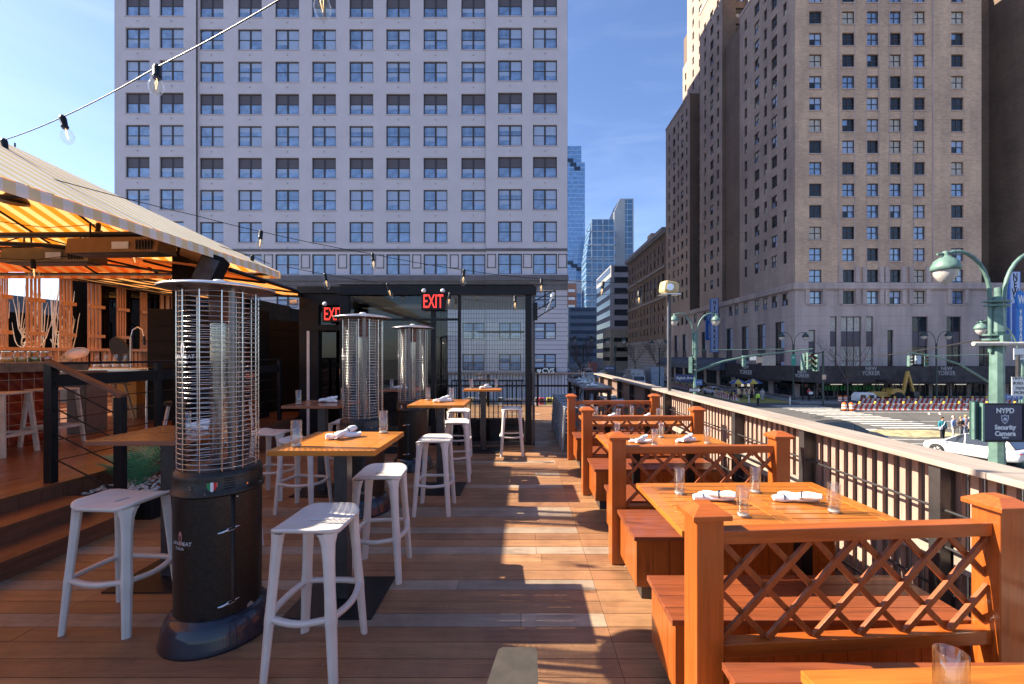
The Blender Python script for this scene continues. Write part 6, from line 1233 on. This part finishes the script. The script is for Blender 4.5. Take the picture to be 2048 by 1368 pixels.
# ------------------------------------------------------------------ people
def skin(verts, edges, rad, name):
    me = bpy.data.meshes.new(name); me.from_pydata([Vector(v) for v in verts], edges, []); o = bpy.data.objects.new(name, me); COL.objects.link(o)
    k = o.modifiers.new('s', 'SKIN'); k.use_smooth_shade = True; lay = me.skin_vertices[0].data
    for i, r in enumerate(rad): r = r if isinstance(r, tuple) else (r, r); lay[i].radius = r; lay[i].use_root = (i == 0)
    o.modifiers.new('d', 'SUBSURF').levels = 1; o.modifiers['d'].render_levels = 1; bpy.context.view_layer.update()
    r_ = bpy.data.meshes.new_from_object(o.evaluated_get(bpy.context.evaluated_depsgraph_get())); bpy.data.objects.remove(o); 
    for p in r_.polygons: p.use_smooth = True
    r_.materials.clear(); r_.materials.append(M_skin); return r_
def pose(leg=.08, arms='down', sit=0):
    L, R_ = {}, {}; hipz = .93
    def legp(s, f): return [(s*.09, 0, hipz-.03), (s*.10, -f*.5, .50), (s*.10, -f*.2 if f > 0 else -f, .09), (s*.11, (-f*.2 if f > 0 else -f)-.16, .035)]
    def armp(s): 
        if arms == 'down': return [(s*.19, 0, 1.42), (s*.24, .02, 1.14), (s*.25, -.06, .88), (s*.25, -.09, .80)]
        if arms == 'front': return [(s*.19, 0, 1.42), (s*.25, .03, 1.15), (s*.12, -.25, 1.12), (s*.06, -.31, 1.15)]
        return [(s*.19, 0, 1.42), (s*.26, -.02, 1.16), (s*.2, -.22, 1.02), (s*.16, -.28, 1.03)]
    lg = [legp(-1, leg), legp(1, -leg)]; ar = [armp(-1), armp(1)]
    core = [(0, 0, hipz), (0, 0, 1.12), (0, .01, 1.36), (0, 0, 1.48), (0, -.02, 1.57), (0, -.02, 1.68), (0, -.115, 1.615)]
    v = core+lg[0]+lg[1]+ar[0]+ar[1]; e = [(0, 1), (1, 2), (2, 3), (3, 4), (4, 5), (4, 6)]; rr = [.13, .12, .14, .055, .085, .07, .018]
    for k, rt in ((7, 0), (11, 0), (15, 2), (19, 2)): e += [(rt, k), (k, k+1), (k+1, k+2), (k+2, k+3)]
    rr += [.085, .055, .04, .035]*2+[.055, .042, .032, .03]*2
    body = skin(v, e, rr, 'person_body')
    jk = skin([(0, 0, .88), (0, 0, 1.12), (0, .01, 1.36), (0, 0, 1.47)]+ar[0][:3]+ar[1][:3], [(0, 1), (1, 2), (2, 3), (2, 4), (4, 5), (5, 6), (2, 7), (7, 8), (8, 9)], [(.165, .13), (.155, .125), (.175, .13), .075, .08, .062, .05, .08, .062, .05], 'jacket')
    tr = skin([(0, 0, .95)]+lg[0][:3]+lg[1][:3], [(0, 1), (1, 2), (2, 3), (0, 4), (4, 5), (5, 6)], [(.15, .12), .1, .075, .062, .1, .075, .062], 'trousers')
    m = MB(); 
    m.lathe([(.0, .125), (.05, .118), (.088, .08), (.1, .02), (.092, -.05), (.05, -.06)], 14, (0, .012, 1.655), sy=1.05, a0=R(-35), a1=R(215))
    hr = m.mesh('hair', M_blk); sh = MB()
    for g in lg: x, y, z = g[2]; sh.obox((x, y-.07, .045), (.1, .27, .09), 0)
    return body, jk, tr, hr, sh.mesh('shoes', M_blk)
PO = [pose(.05, 'down'), pose(.3, 'down'), pose(.06, 'front'), pose(.05, 'bent')]
def colr(c, tag_='cloth'): return plain('%s_%02d_%02d_%02d' % (tag_, c[0]*99, c[1]*99, c[2]*99), c, .85, 0, .15)
def person(x, yf, po, rz, jc, tc, hc, label, sc=1.0, extra=None, Y=None):
    Y = Y or 5720/(yf-710); p = W(x, yf, Y); t = thing('person', label, 'person', (p.x, Y, ST+(.15 if Y > 58.5 and p.x > 37 else .0)), R(rz)); t.scale = (sc,)*3
    for nm, me, mt in zip(('body', 'jacket', 'trousers', 'hair', 'shoes'), PO[po], (M_skin, colr(jc), colr(tc), colr(hc, 'hair'), M_blk)):
        o = bpy.data.objects.new(nm, me); COL.objects.link(o); o.parent = t; o.material_slots[0].link = 'OBJECT'; o.material_slots[0].material = mt
    return t
DK = (.02, .02, .025); NV = (.02, .03, .07); GY = (.25, .26, .28); TN = (.35, .3, .24); WH = (.65, .62, .58); BR = (.08, .05, .03); BL = (.25, .35, .6)
person(1463, 800, 1, 70, DK, DK, DK, 'person in black walking by the barriers at the olive kerb, leftmost'); person(1470, 799, 0, 20, NV, NV, BR, 'person in dark navy standing beside the one in black near the barriers')
person(1494, 797, 3, 200, (.07, .06, .06), TN, DK, 'person in dark jacket and tan trousers facing the food cart'); person(1516, 811, 0, 10, (.45, .75, .08), DK, DK, 'traffic officer in a bright yellow green vest on the road')
person(1525, 802, 0, 160, (.33, .37, .42), (.3, .3, .32), GY, 'person in light grey top and trousers behind the traffic officer'); person(1513, 797, 2, -40, DK, NV, DK, 'person in black close to the food cart, right side'); person(1504, 796, 0, 90, (.1, .05, .05), DK, BR, 'person in dark red brown jacket in the cart queue')
person(1553, 792, 1, -60, NV, NV, DK, 'person in navy walking past the dark shopfront'); t = person(1618, 803, 3, 5, (.6, .03, .05), DK, DK, 'person in a red jacket holding a white placard at the corner'); m = MB(); m.box(-.28, .28, -.42, -.40, .9, 1.25); o = thing('placard', 'white placard held in front of the person in the red jacket', 'placard', t.location); m.build('board', M_white, o)
person(1672, 798, 0, 30, DK, DK, DK, 'person in black behind the orange drums', Y=64.8); person(1640, 800, 1, 100, (.12, .12, .14), DK, DK, 'person walking in the shade by the black signal pole', Y=63.9)
t = person(1885, 880, 0, -8, (.02, .2, .26), DK, (.1, .05, .02), 'person in teal top with dark open coat and white shoulder bag'); m = MB(); m.box(-.32, -.12, -.16, -.05, .82, 1.02); o = thing('shoulder_bag', 'white shoulder bag on the person in teal', 'bag', t.location); m.build('bag', M_white, o, bevel=.02); m = MB(); m.tube([(-.2, -.1, 1.0), (-.05, -.17, 1.2), (.12, -.1, 1.46)], .018, 6); m.build('strap', M_white, o)
person(1907, 877, 0, 25, BL, (.5, .45, .38), (.6, .45, .4), 'bald person in light blue shirt and beige trousers'); person(1922, 878, 2, 0, (.06, .035, .03), (.2, .2, .22), (.45, .28, .12), 'blond person in dark brown jacket in the pedestrian group', .97); person(1931, 872, 0, 170, (.12, .25, .5), (.2, .22, .3), (.45, .3, .14), 'person with blond hair and blue jacket at the back of the group', .96)
person(1942, 867, 0, 200, WH, (.3, .28, .26), (.3, .18, .1), 'person in white top at the back right of the group', .95); person(1940, 882, 3, 60, (.12, .15, .22), DK, DK, 'person with black cap and slate jacket beside the police cabinet', .95)
for i, (x, Y, c) in enumerate(((1142, 74, WH), (1150, 82, BL), (1158, 79, DK), (1147, 96, (.4, .1, .1)), (1170, 105, WH), (1160, 64, DK), (1128, 66, GY), (1135, 70, (.5, .4, .1)))): person(x, 0, i % 4, 40*i, c, DK, BR, 'distant pedestrian %s' % ('in white on the avenue, leftmost', 'in light blue beside the office block', 'in black beside the office block', 'in dark red farther up the avenue', 'in white farthest up the avenue', 'in black nearest the railing corner', 'in grey in front of the pharmacy', 'in yellow by the office corner')[i], Y=Y)
# ------------------------------------------------------------------ vehicles
M_cglass = plain('car_glass', (.015, .02, .025), .05, 0, .1, 2, coat=1)
def vehicle(kind, label, x, y, rz, col, z=ST, sc=1.0, grp=None, h=None):
    """local +X is the nose"""
    t = thing('car' if kind != 'suv' else 'sport_utility', label, 'car', (x, y, z), rz, grp); paint = plain('paint_%02d_%02d_%02d' % tuple(int(c*99) for c in col), col, .25, .1, .03, 1, coat=1)
    if kind == 'suv': st = [(-2.36, .5, .86, .80), (-2.30, .38, 1.02, .90), (-1.9, .3, 1.08, .96), (-1.0, .27, 1.05, .97), (.2, .27, 1.02, .97), (1.1, .28, 1.0, .96), (1.9, .32, .93, .92), (2.25, .38, .80, .80), (2.36, .48, .62, .66)]; ca = [(-2.15, 1.06, 1.10, .80, .78), (-1.75, 1.06, 1.56, .80, .60), (-.9, 1.05, 1.68, .83, .62), (.1, 1.03, 1.64, .83, .62), (.55, 1.02, 1.45, .82, .62), (1.25, 1.0, 1.03, .80, .76)]; wr = .37; wb = (-1.45, 1.45)
    else: st = [(-2.3, .45, .82, .72), (-2.22, .32, .95, .85), (-1.8, .26, .98, .9), (-.8, .22, .96, .91), (.3, .22, .93, .91), (1.1, .24, .9, .9), (1.85, .3, .8, .86), (2.2, .36, .68, .72), (2.28, .42, .55, .6)]; ca = [(-1.95, .96, .99, .74, .72), (-1.3, .96, 1.36, .76, .56), (-.6, .95, 1.43, .78, .58), (.1, .93, 1.40, .78, .58), (.45, .92, 1.25, .77, .58), (1.05, .89, .92, .74, .7)]; wr = .33; wb = (-1.35, 1.38)
    def ring(s): x, zb, zt, hw = s; return [(x, -hw*.88, zb), (x, -hw, zb+.12*(zt-zb)), (x, -hw, zb+.6*(zt-zb)), (x, -hw*.93, zt-.04), (x, -hw*.8, zt), (x, 0, zt+.02), (x, hw*.8, zt), (x, hw*.93, zt-.04), (x, hw, zb+.6*(zt-zb)), (x, hw, zb+.12*(zt-zb)), (x, hw*.88, zb)]
    m = MB(); rs = [ring(s) for s in st]; k = 11; m.add([p for r in rs for p in r], [(i*k+j, i*k+(j+1) % k, (i+1)*k+(j+1) % k, (i+1)*k+j) for i in range(len(rs)-1) for j in range(k)], 0, True); m.add(rs[0], [tuple(range(k))]); m.add(rs[-1], [tuple(range(k))]); m.build('body', paint, t)
    m = MB(); rs = [[(x_, -w0, z0), (x_, -w1, z1-.03), (x_, -w1*.9, z1), (x_, w1*.9, z1), (x_, w1, z1-.03), (x_, w0, z0)] for x_, z0, z1, w0, w1 in ca]; k = 6; m.add([p for r in rs for p in r], [(i*k+j, i*k+j+1, (i+1)*k+j+1, (i+1)*k+j) for i in range(len(rs)-1) for j in range(k-1)], 0, False); m.build('windows', M_cglass, t)
    m = MB(); rs = [[(x_, -w1*.95, z1-.012), (x_, -w1*.8, z1+.012), (x_, w1*.8, z1+.012), (x_, w1*.95, z1-.012)] for x_, z0, z1, w0, w1 in ca[1:-1]]; k = 4; m.add([p for r in rs for p in r], [(i*k+j, i*k+(j+1) % k, (i+1)*k+(j+1) % k, (i+1)*k+j) for i in range(len(rs)-1) for j in range(k)], 0, True)
    for i in (1, 3): 
        for s_ in (-1, 1): a = ca[i]; m.beam((a[0], s_*a[3]*1.005, a[1]), (a[0]+(.05 if i == 3 else -.0), s_*a[4]*1.02, a[2]-.02), .05, .02, up=(0, s_, 0))
    for s_ in (-1, 1): a, b_ = ca[4], ca[5]; m.beam((b_[0], s_*b_[3]*1.0, b_[1]), (a[0], s_*a[4]*1.02, a[2]), .05, .03, up=(0, s_, 0))
    m.build('roof', paint, t)
    hw = st[4][3]
    for wx_ in wb:
        for s_ in (-1, 1):
            m = MB(); m.lathe([(wr*.66, -.11), (wr, -.1), (wr, .1), (wr*.66, .11), (wr*.66, -.11)], 22); o = m.build('wheel', M_rubber, t, loc=(wx_, s_*(hw-.10), wr)); o.rotation_euler = (R(90), 0, 0)
            m = MB(); m.lathe([(0, s_*-.085), (wr*.2, s_*-.09), (wr*.22, s_*-.06), (0, s_*-.05)], 12)
            for a in range(5): c, n_ = math.cos(a*1.2566), math.sin(a*1.2566); m.beam((c*.04, n_*.04, -s_*.08), (c*wr*.66, n_*wr*.66, -s_*.095), .055, .03, up=(0, 0, 1))
            m.lathe([(wr*.6, -s_*.1), (wr*.67, -s_*.105), (wr*.67, -s_*.06), (wr*.6, -s_*.1)], 22); m.build('rim', M_gun, o)
            m = MB(); m.lathe([(wr*1.0, 0), (wr*1.13, 0), (wr*1.13, .02), (wr*1.0, .02)], 20, a0=R(-8), a1=R(188)); o2 = m.build('wheel_arch', M_blk, t, loc=(wx_, s_*(hw+.0), wr)); o2.rotation_euler = (R(90), 0, 0)
    x1_, x0_ = st[-2][0], st[0][0]
    for s_ in (-1, 1): m = MB(); m.obox((x1_-.02, s_*.6, st[-2][2]-.08), (.16, .3, .09), R(-s_*14)); m.build('headlight', M_chrome, t, bevel=.02); m = MB(); m.obox((x0_+.03, s_*.55, .86 if kind == 'suv' else .8), (.1, .5, .06), R(s_*8)); m.build('taillight', plain('tail_red', (.4, .01, .02), .2), t, bevel=.01); m = MB(); m.obox((ca[-1][0]-.25, s_*(hw+.05), ca[-1][1]+.05), (.1, .16, .1)); m.build('mirror', paint, t, bevel=.03)
    m = MB(); m.box(-1.1, 1.05, -hw-.008, -hw+.02, .26, .34); m.box(-1.1, 1.05, hw-.02, hw+.008, .26, .34); m.build('sill_trim', M_blk, t); return t
vehicle('suv', 'white sport utility vehicle behind the police sign, seen over the fence', 28.2, 27.4, math.atan2(4.4, -1.5), (.78, .77, .76))
vehicle('suv', 'black sport utility vehicle whose roof shows just above the fence cap', 23.6, 32.0, R(-14), (.03, .035, .04))
dc = [(.5, .5, .52), (.03, .03, .035), (.65, .64, .6), (.3, .02, .02), (.75, .5, .05), (.08, .1, .16)]
cn = ['grey', 'black', 'white', 'dark red', 'yellow', 'dark blue']
cl = sorted([(17, 92), (21, 104), (25.5, 98), (14.5, 118), (18, 130), (23, 128), (28, 116), (16, 150), (21, 155), (27, 146), (18, 178), (24, 175), (33.8, 84), (34, 104), (31, 71)], key=lambda p_: p_[1]); cnt = {}
for i, (x, y) in enumerate(cl):
    ln_ = 'left' if x < 19.5 else 'middle' if x < 24.8 else 'right' if x < 29 else 'kerb'; k = cnt[ln_] = cnt.get(ln_, -1)+1
    vehicle('sedan', '%s car on the avenue, %s from the crossing in the %s lane' % (cn[i % 6], ('nearest', 'second', 'third', 'fourth', 'fifth', 'sixth')[k], ln_), x, y, R(92 if i % 2 else -88), dc[i % 6], grp='cars queued along the avenue')
def boxtruck(label, x, y, L, wd, h, col, txt=None, cab=True, windows=False, rz=R(-90), kind='truck'):
    t = thing('box_truck' if kind == 'truck' else kind, label, kind, (x, y, ST), rz); m = MB(); m.box(-L/2, L/2, -wd/2, wd/2, .9 if cab else .4, h); m.build('cargo_box' if cab else 'body', col, t, bevel=.05)
    if cab: m = MB(); m.prism([(L/2, .5), (L/2+1.9, .5), (L/2+1.9, 1.4), (L/2+1.4, 1.6), (L/2+1.0, 2.5), (L/2, 2.6)], -wd*.45, wd*.45, 'y'); m.build('cab', M_white, t, bevel=.05); m = MB(); m.beam((L/2+1.42, 0, 1.62), (L/2+1.05, 0, 2.4), wd*.8, .03, up=(1, 0, .5)); m.build('windscreen', M_cglass, t)
    if windows: m = MB(); m.box(L/2-.01, L/2+.02, -wd*.42, wd*.42, 1.5, h-.5); m.build('windscreen', M_cglass, t); m = MB(); m.box(-L/2+.5, L/2-.6, -wd/2-.02, -wd/2+.01, 1.6, h-.7); m.box(-L/2+.5, L/2-.6, wd/2-.01, wd/2+.02, 1.6, h-.7); m.build('side_windows', M_cglass, t)
    for wx_ in (-L*.32, L/2+(1 if cab else -1.2)):
        for s_ in (-1, 1): m = MB(); m.cyl((wx_, s_*(wd/2-.3), .48), (wx_, s_*(wd/2-.02), .48), .48, 16); m.build('wheel', M_rubber, t)
    if txt: text(txt, 1.0, plain('script_black', (.02, .015, .015), .5), t, 'lettering', (L/2+.03, 0, h-1.1), rot=(R(90), 0, R(90)), sx=.8, bold=.02)
    return t
boxtruck('white box truck with black script lettering facing the camera on the avenue', 22.4, 88, 5, 2.5, 3.6, plain('truck_white', (.55, .53, .52), .5), 'Ryder'); boxtruck('pale blue white box truck right of the lettered truck', 26.3, 88, 5.5, 2.5, 4.1, plain('truck_blue_white', (.38, .42, .5), .5, 0, .3, 1.5), cab=False, windows=False, kind='van')
boxtruck('long blue and white city bus approaching on the avenue left of the truck', 13.2, 78, 12, 2.6, 3.2, plain('bus_blue_white', (.3, .36, .48), .4, 0, .2), cab=False, windows=True, kind='bus'); boxtruck('small pinkish white van behind the bus on the avenue', 17.4, 118, 5, 2.2, 2.9, plain('van_pink_white', (.5, .42, .42), .5), cab=False, windows=True, kind='van'); boxtruck('reddish panel truck farther up the avenue', 24, 150, 5, 2.4, 4.2, plain('truck_dusty_red', (.35, .16, .15), .5), cab=False, kind='van')
# backhoe loader
p = W(1790, 800, 58.8); t = thing('backhoe', 'yellow backhoe loader parked behind the striped barriers with its arm folded up', 'backhoe', (p.x, 60.2, ST)); m = MB(); m.box(-2.2, .3, -.5, .5, .8, 1.5); m.prism([(-.2, 1.2), (1.7, 1.2), (1.5, 1.75), (.9, 2.0), (.3, 1.9)], -.9, .9, 'y'); m.build('chassis', M_yel, t, bevel=.04)
for x, r in ((.9, .75), (-2.2, .5)):
    for s_ in (-.8, .8): m = MB(); m.cyl((x, s_-.2, r), (x, s_+.2, r), r, 20); m.cyl((x, s_-.21, r), (x, s_+.21, r), r*.45, 14); m.build('wheel', M_rubber, t)
m = MB(); 
for x, y_ in ((-.6, -.6), (-.6, .6), (.6, -.6), (.6, .6)): m.cyl((x, y_, 1.5), (x, y_, 3.0), .05, 6)
m.box(-.9, .9, -.75, .75, 3.0, 3.08); m.build('cab_frame', M_blk, t); m = MB(); m.beam((2.2, 0, 1.0), (2.9, 0, 4.2), .3, .35, up=(0, 1, 0)); m.beam((2.9, 0, 4.3), (3.7, 0, 1.5), .25, .3, up=(0, 1, 0)); m.build('boom', M_yel, t, bevel=.03); m = MB(); m.prism([(3.4, 1.5), (4.2, 1.5), (4.3, .9), (3.9, .5), (3.5, .9)], -.35, .35, 'y'); m.prism([(-3.6, .2), (-3.0, .2), (-2.9, 1.1), (-3.2, 1.1)], -1, 1, 'y'); m.build('bucket', M_gun, t)
p = W(1738, 800, 58); t = thing('generator', 'low white wheeled generator beside the backhoe', 'generator', (p.x, 58.9, ST)); m = MB(); m.prism([(-1.3, .4), (1.3, .4), (1.3, 1.1), (.9, 1.5), (-.9, 1.5), (-1.3, 1.1)], -.5, .5, 'y'); m.build('housing', M_white, t, bevel=.04); m = MB(); m.box(-.8, -.1, -.51, -.5, .7, 1.2); m.box(.3, 1.0, -.51, -.5, .7, 1.2); m.build('vents', M_gun, t)
for s_ in (-.7, .7): m = MB(); m.cyl((s_, -.5, .3), (s_, -.3, .3), .3, 14); m.build('wheel', M_rubber, t)
# food cart with umbrellas
p = W(1488, 795, 67); t = thing('food_cart', 'steel food cart with pictures standing at the shaded corner', 'food cart', (p.x, 67, ST)); m = MB(); m.box(-1.3, 1.3, -.5, .5, .5, 1.4); m.build('body', M_chrome, t, bevel=.03); m = MB(); m.box(-1.2, 1.2, -.45, .45, 2.3, 2.4); m.build('canopy', M_alu, t)
for x in (-1.2, 1.2):
    for y_ in (-.42, .42): m = MB(); m.cyl((x, y_, 1.4), (x, y_, 2.3), .025, 6); m.build('post', M_chrome, t)
    m = MB(); m.cyl((x*.6, -.55, .3), (x*.6, -.45, .3), .3, 14); m.build('wheel', M_rubber, t)
for i in range(5): m = MB(); m.box(-1.15+i*.47, -1.15+i*.47+.4, -.47, -.46, 1.75, 2.2); m.build('menu_picture', M_tube if i % 2 else plain('menu_orange', (.6, .3, .1), .5), t)
def umbrella(x, y, z, label):
    t = thing('umbrella', label, 'umbrella', (x, y, z), 0, 'yellow and blue cart umbrellas'); m = MB(); m.cyl((0, 0, 0), (0, 0, 2.9), .025, 6); m.build('pole', M_gun, t)
    for i in range(8): m = MB(); a, b_ = 2*math.pi*i/8, 2*math.pi*(i+1)/8; m.add([(0, 0, 2.9), (1.3*math.cos(a), 1.3*math.sin(a), 2.35), (1.3*math.cos(b_), 1.3*math.sin(b_), 2.35), (1.3*math.cos(b_), 1.3*math.sin(b_), 2.2), (1.3*math.cos(a), 1.3*math.sin(a), 2.2)], [(0, 1, 2), (1, 4, 3, 2)]); m.build('panel', plain('umbrella_yellow', (.6, .45, .08), .8) if i % 2 else plain('umbrella_blue', (.05, .1, .3), .8), t)
umbrella(p.x-1.1, 66.6, ST, 'yellow and blue umbrella at the left of the food cart'); umbrella(p.x+1.3, 66.8, ST, 'yellow and blue umbrella at the right of the food cart')
# coloured clutter beyond the rear railing
for i, (x, c, cn_) in enumerate(((1083, (.5, .04, .04), 'red'), (1098, (.75, .55, .05), 'yellow'), (1110, (.75, .6, .06), 'second yellow'), (1075, (.6, .58, .55), 'white'), (970, (.6, .3, .05), 'orange'), (1000, (.6, .55, .5), 'pale'), (940, (.5, .35, .1), 'brown'))):
    p = W(x, 815, 54); t = thing('news_box', '%s street box on the kerb seen through the rear railing' % cn_, 'news box', (p.x, 54+.1*i, ST)); m = MB(); m.box(-.3, .3, -.25, .25, .25, 1.25); m.build('cabinet', plain('newsbox_%d' % i, c, .5), t, bevel=.03); m = MB(); m.box(-.22, .22, -.262, -.25, .65, 1.15); m.build('window', M_cglass, t); m = MB(); m.cyl((0, 0, 0), (0, 0, .25), .08, 8); m.build('foot', M_gun, t)
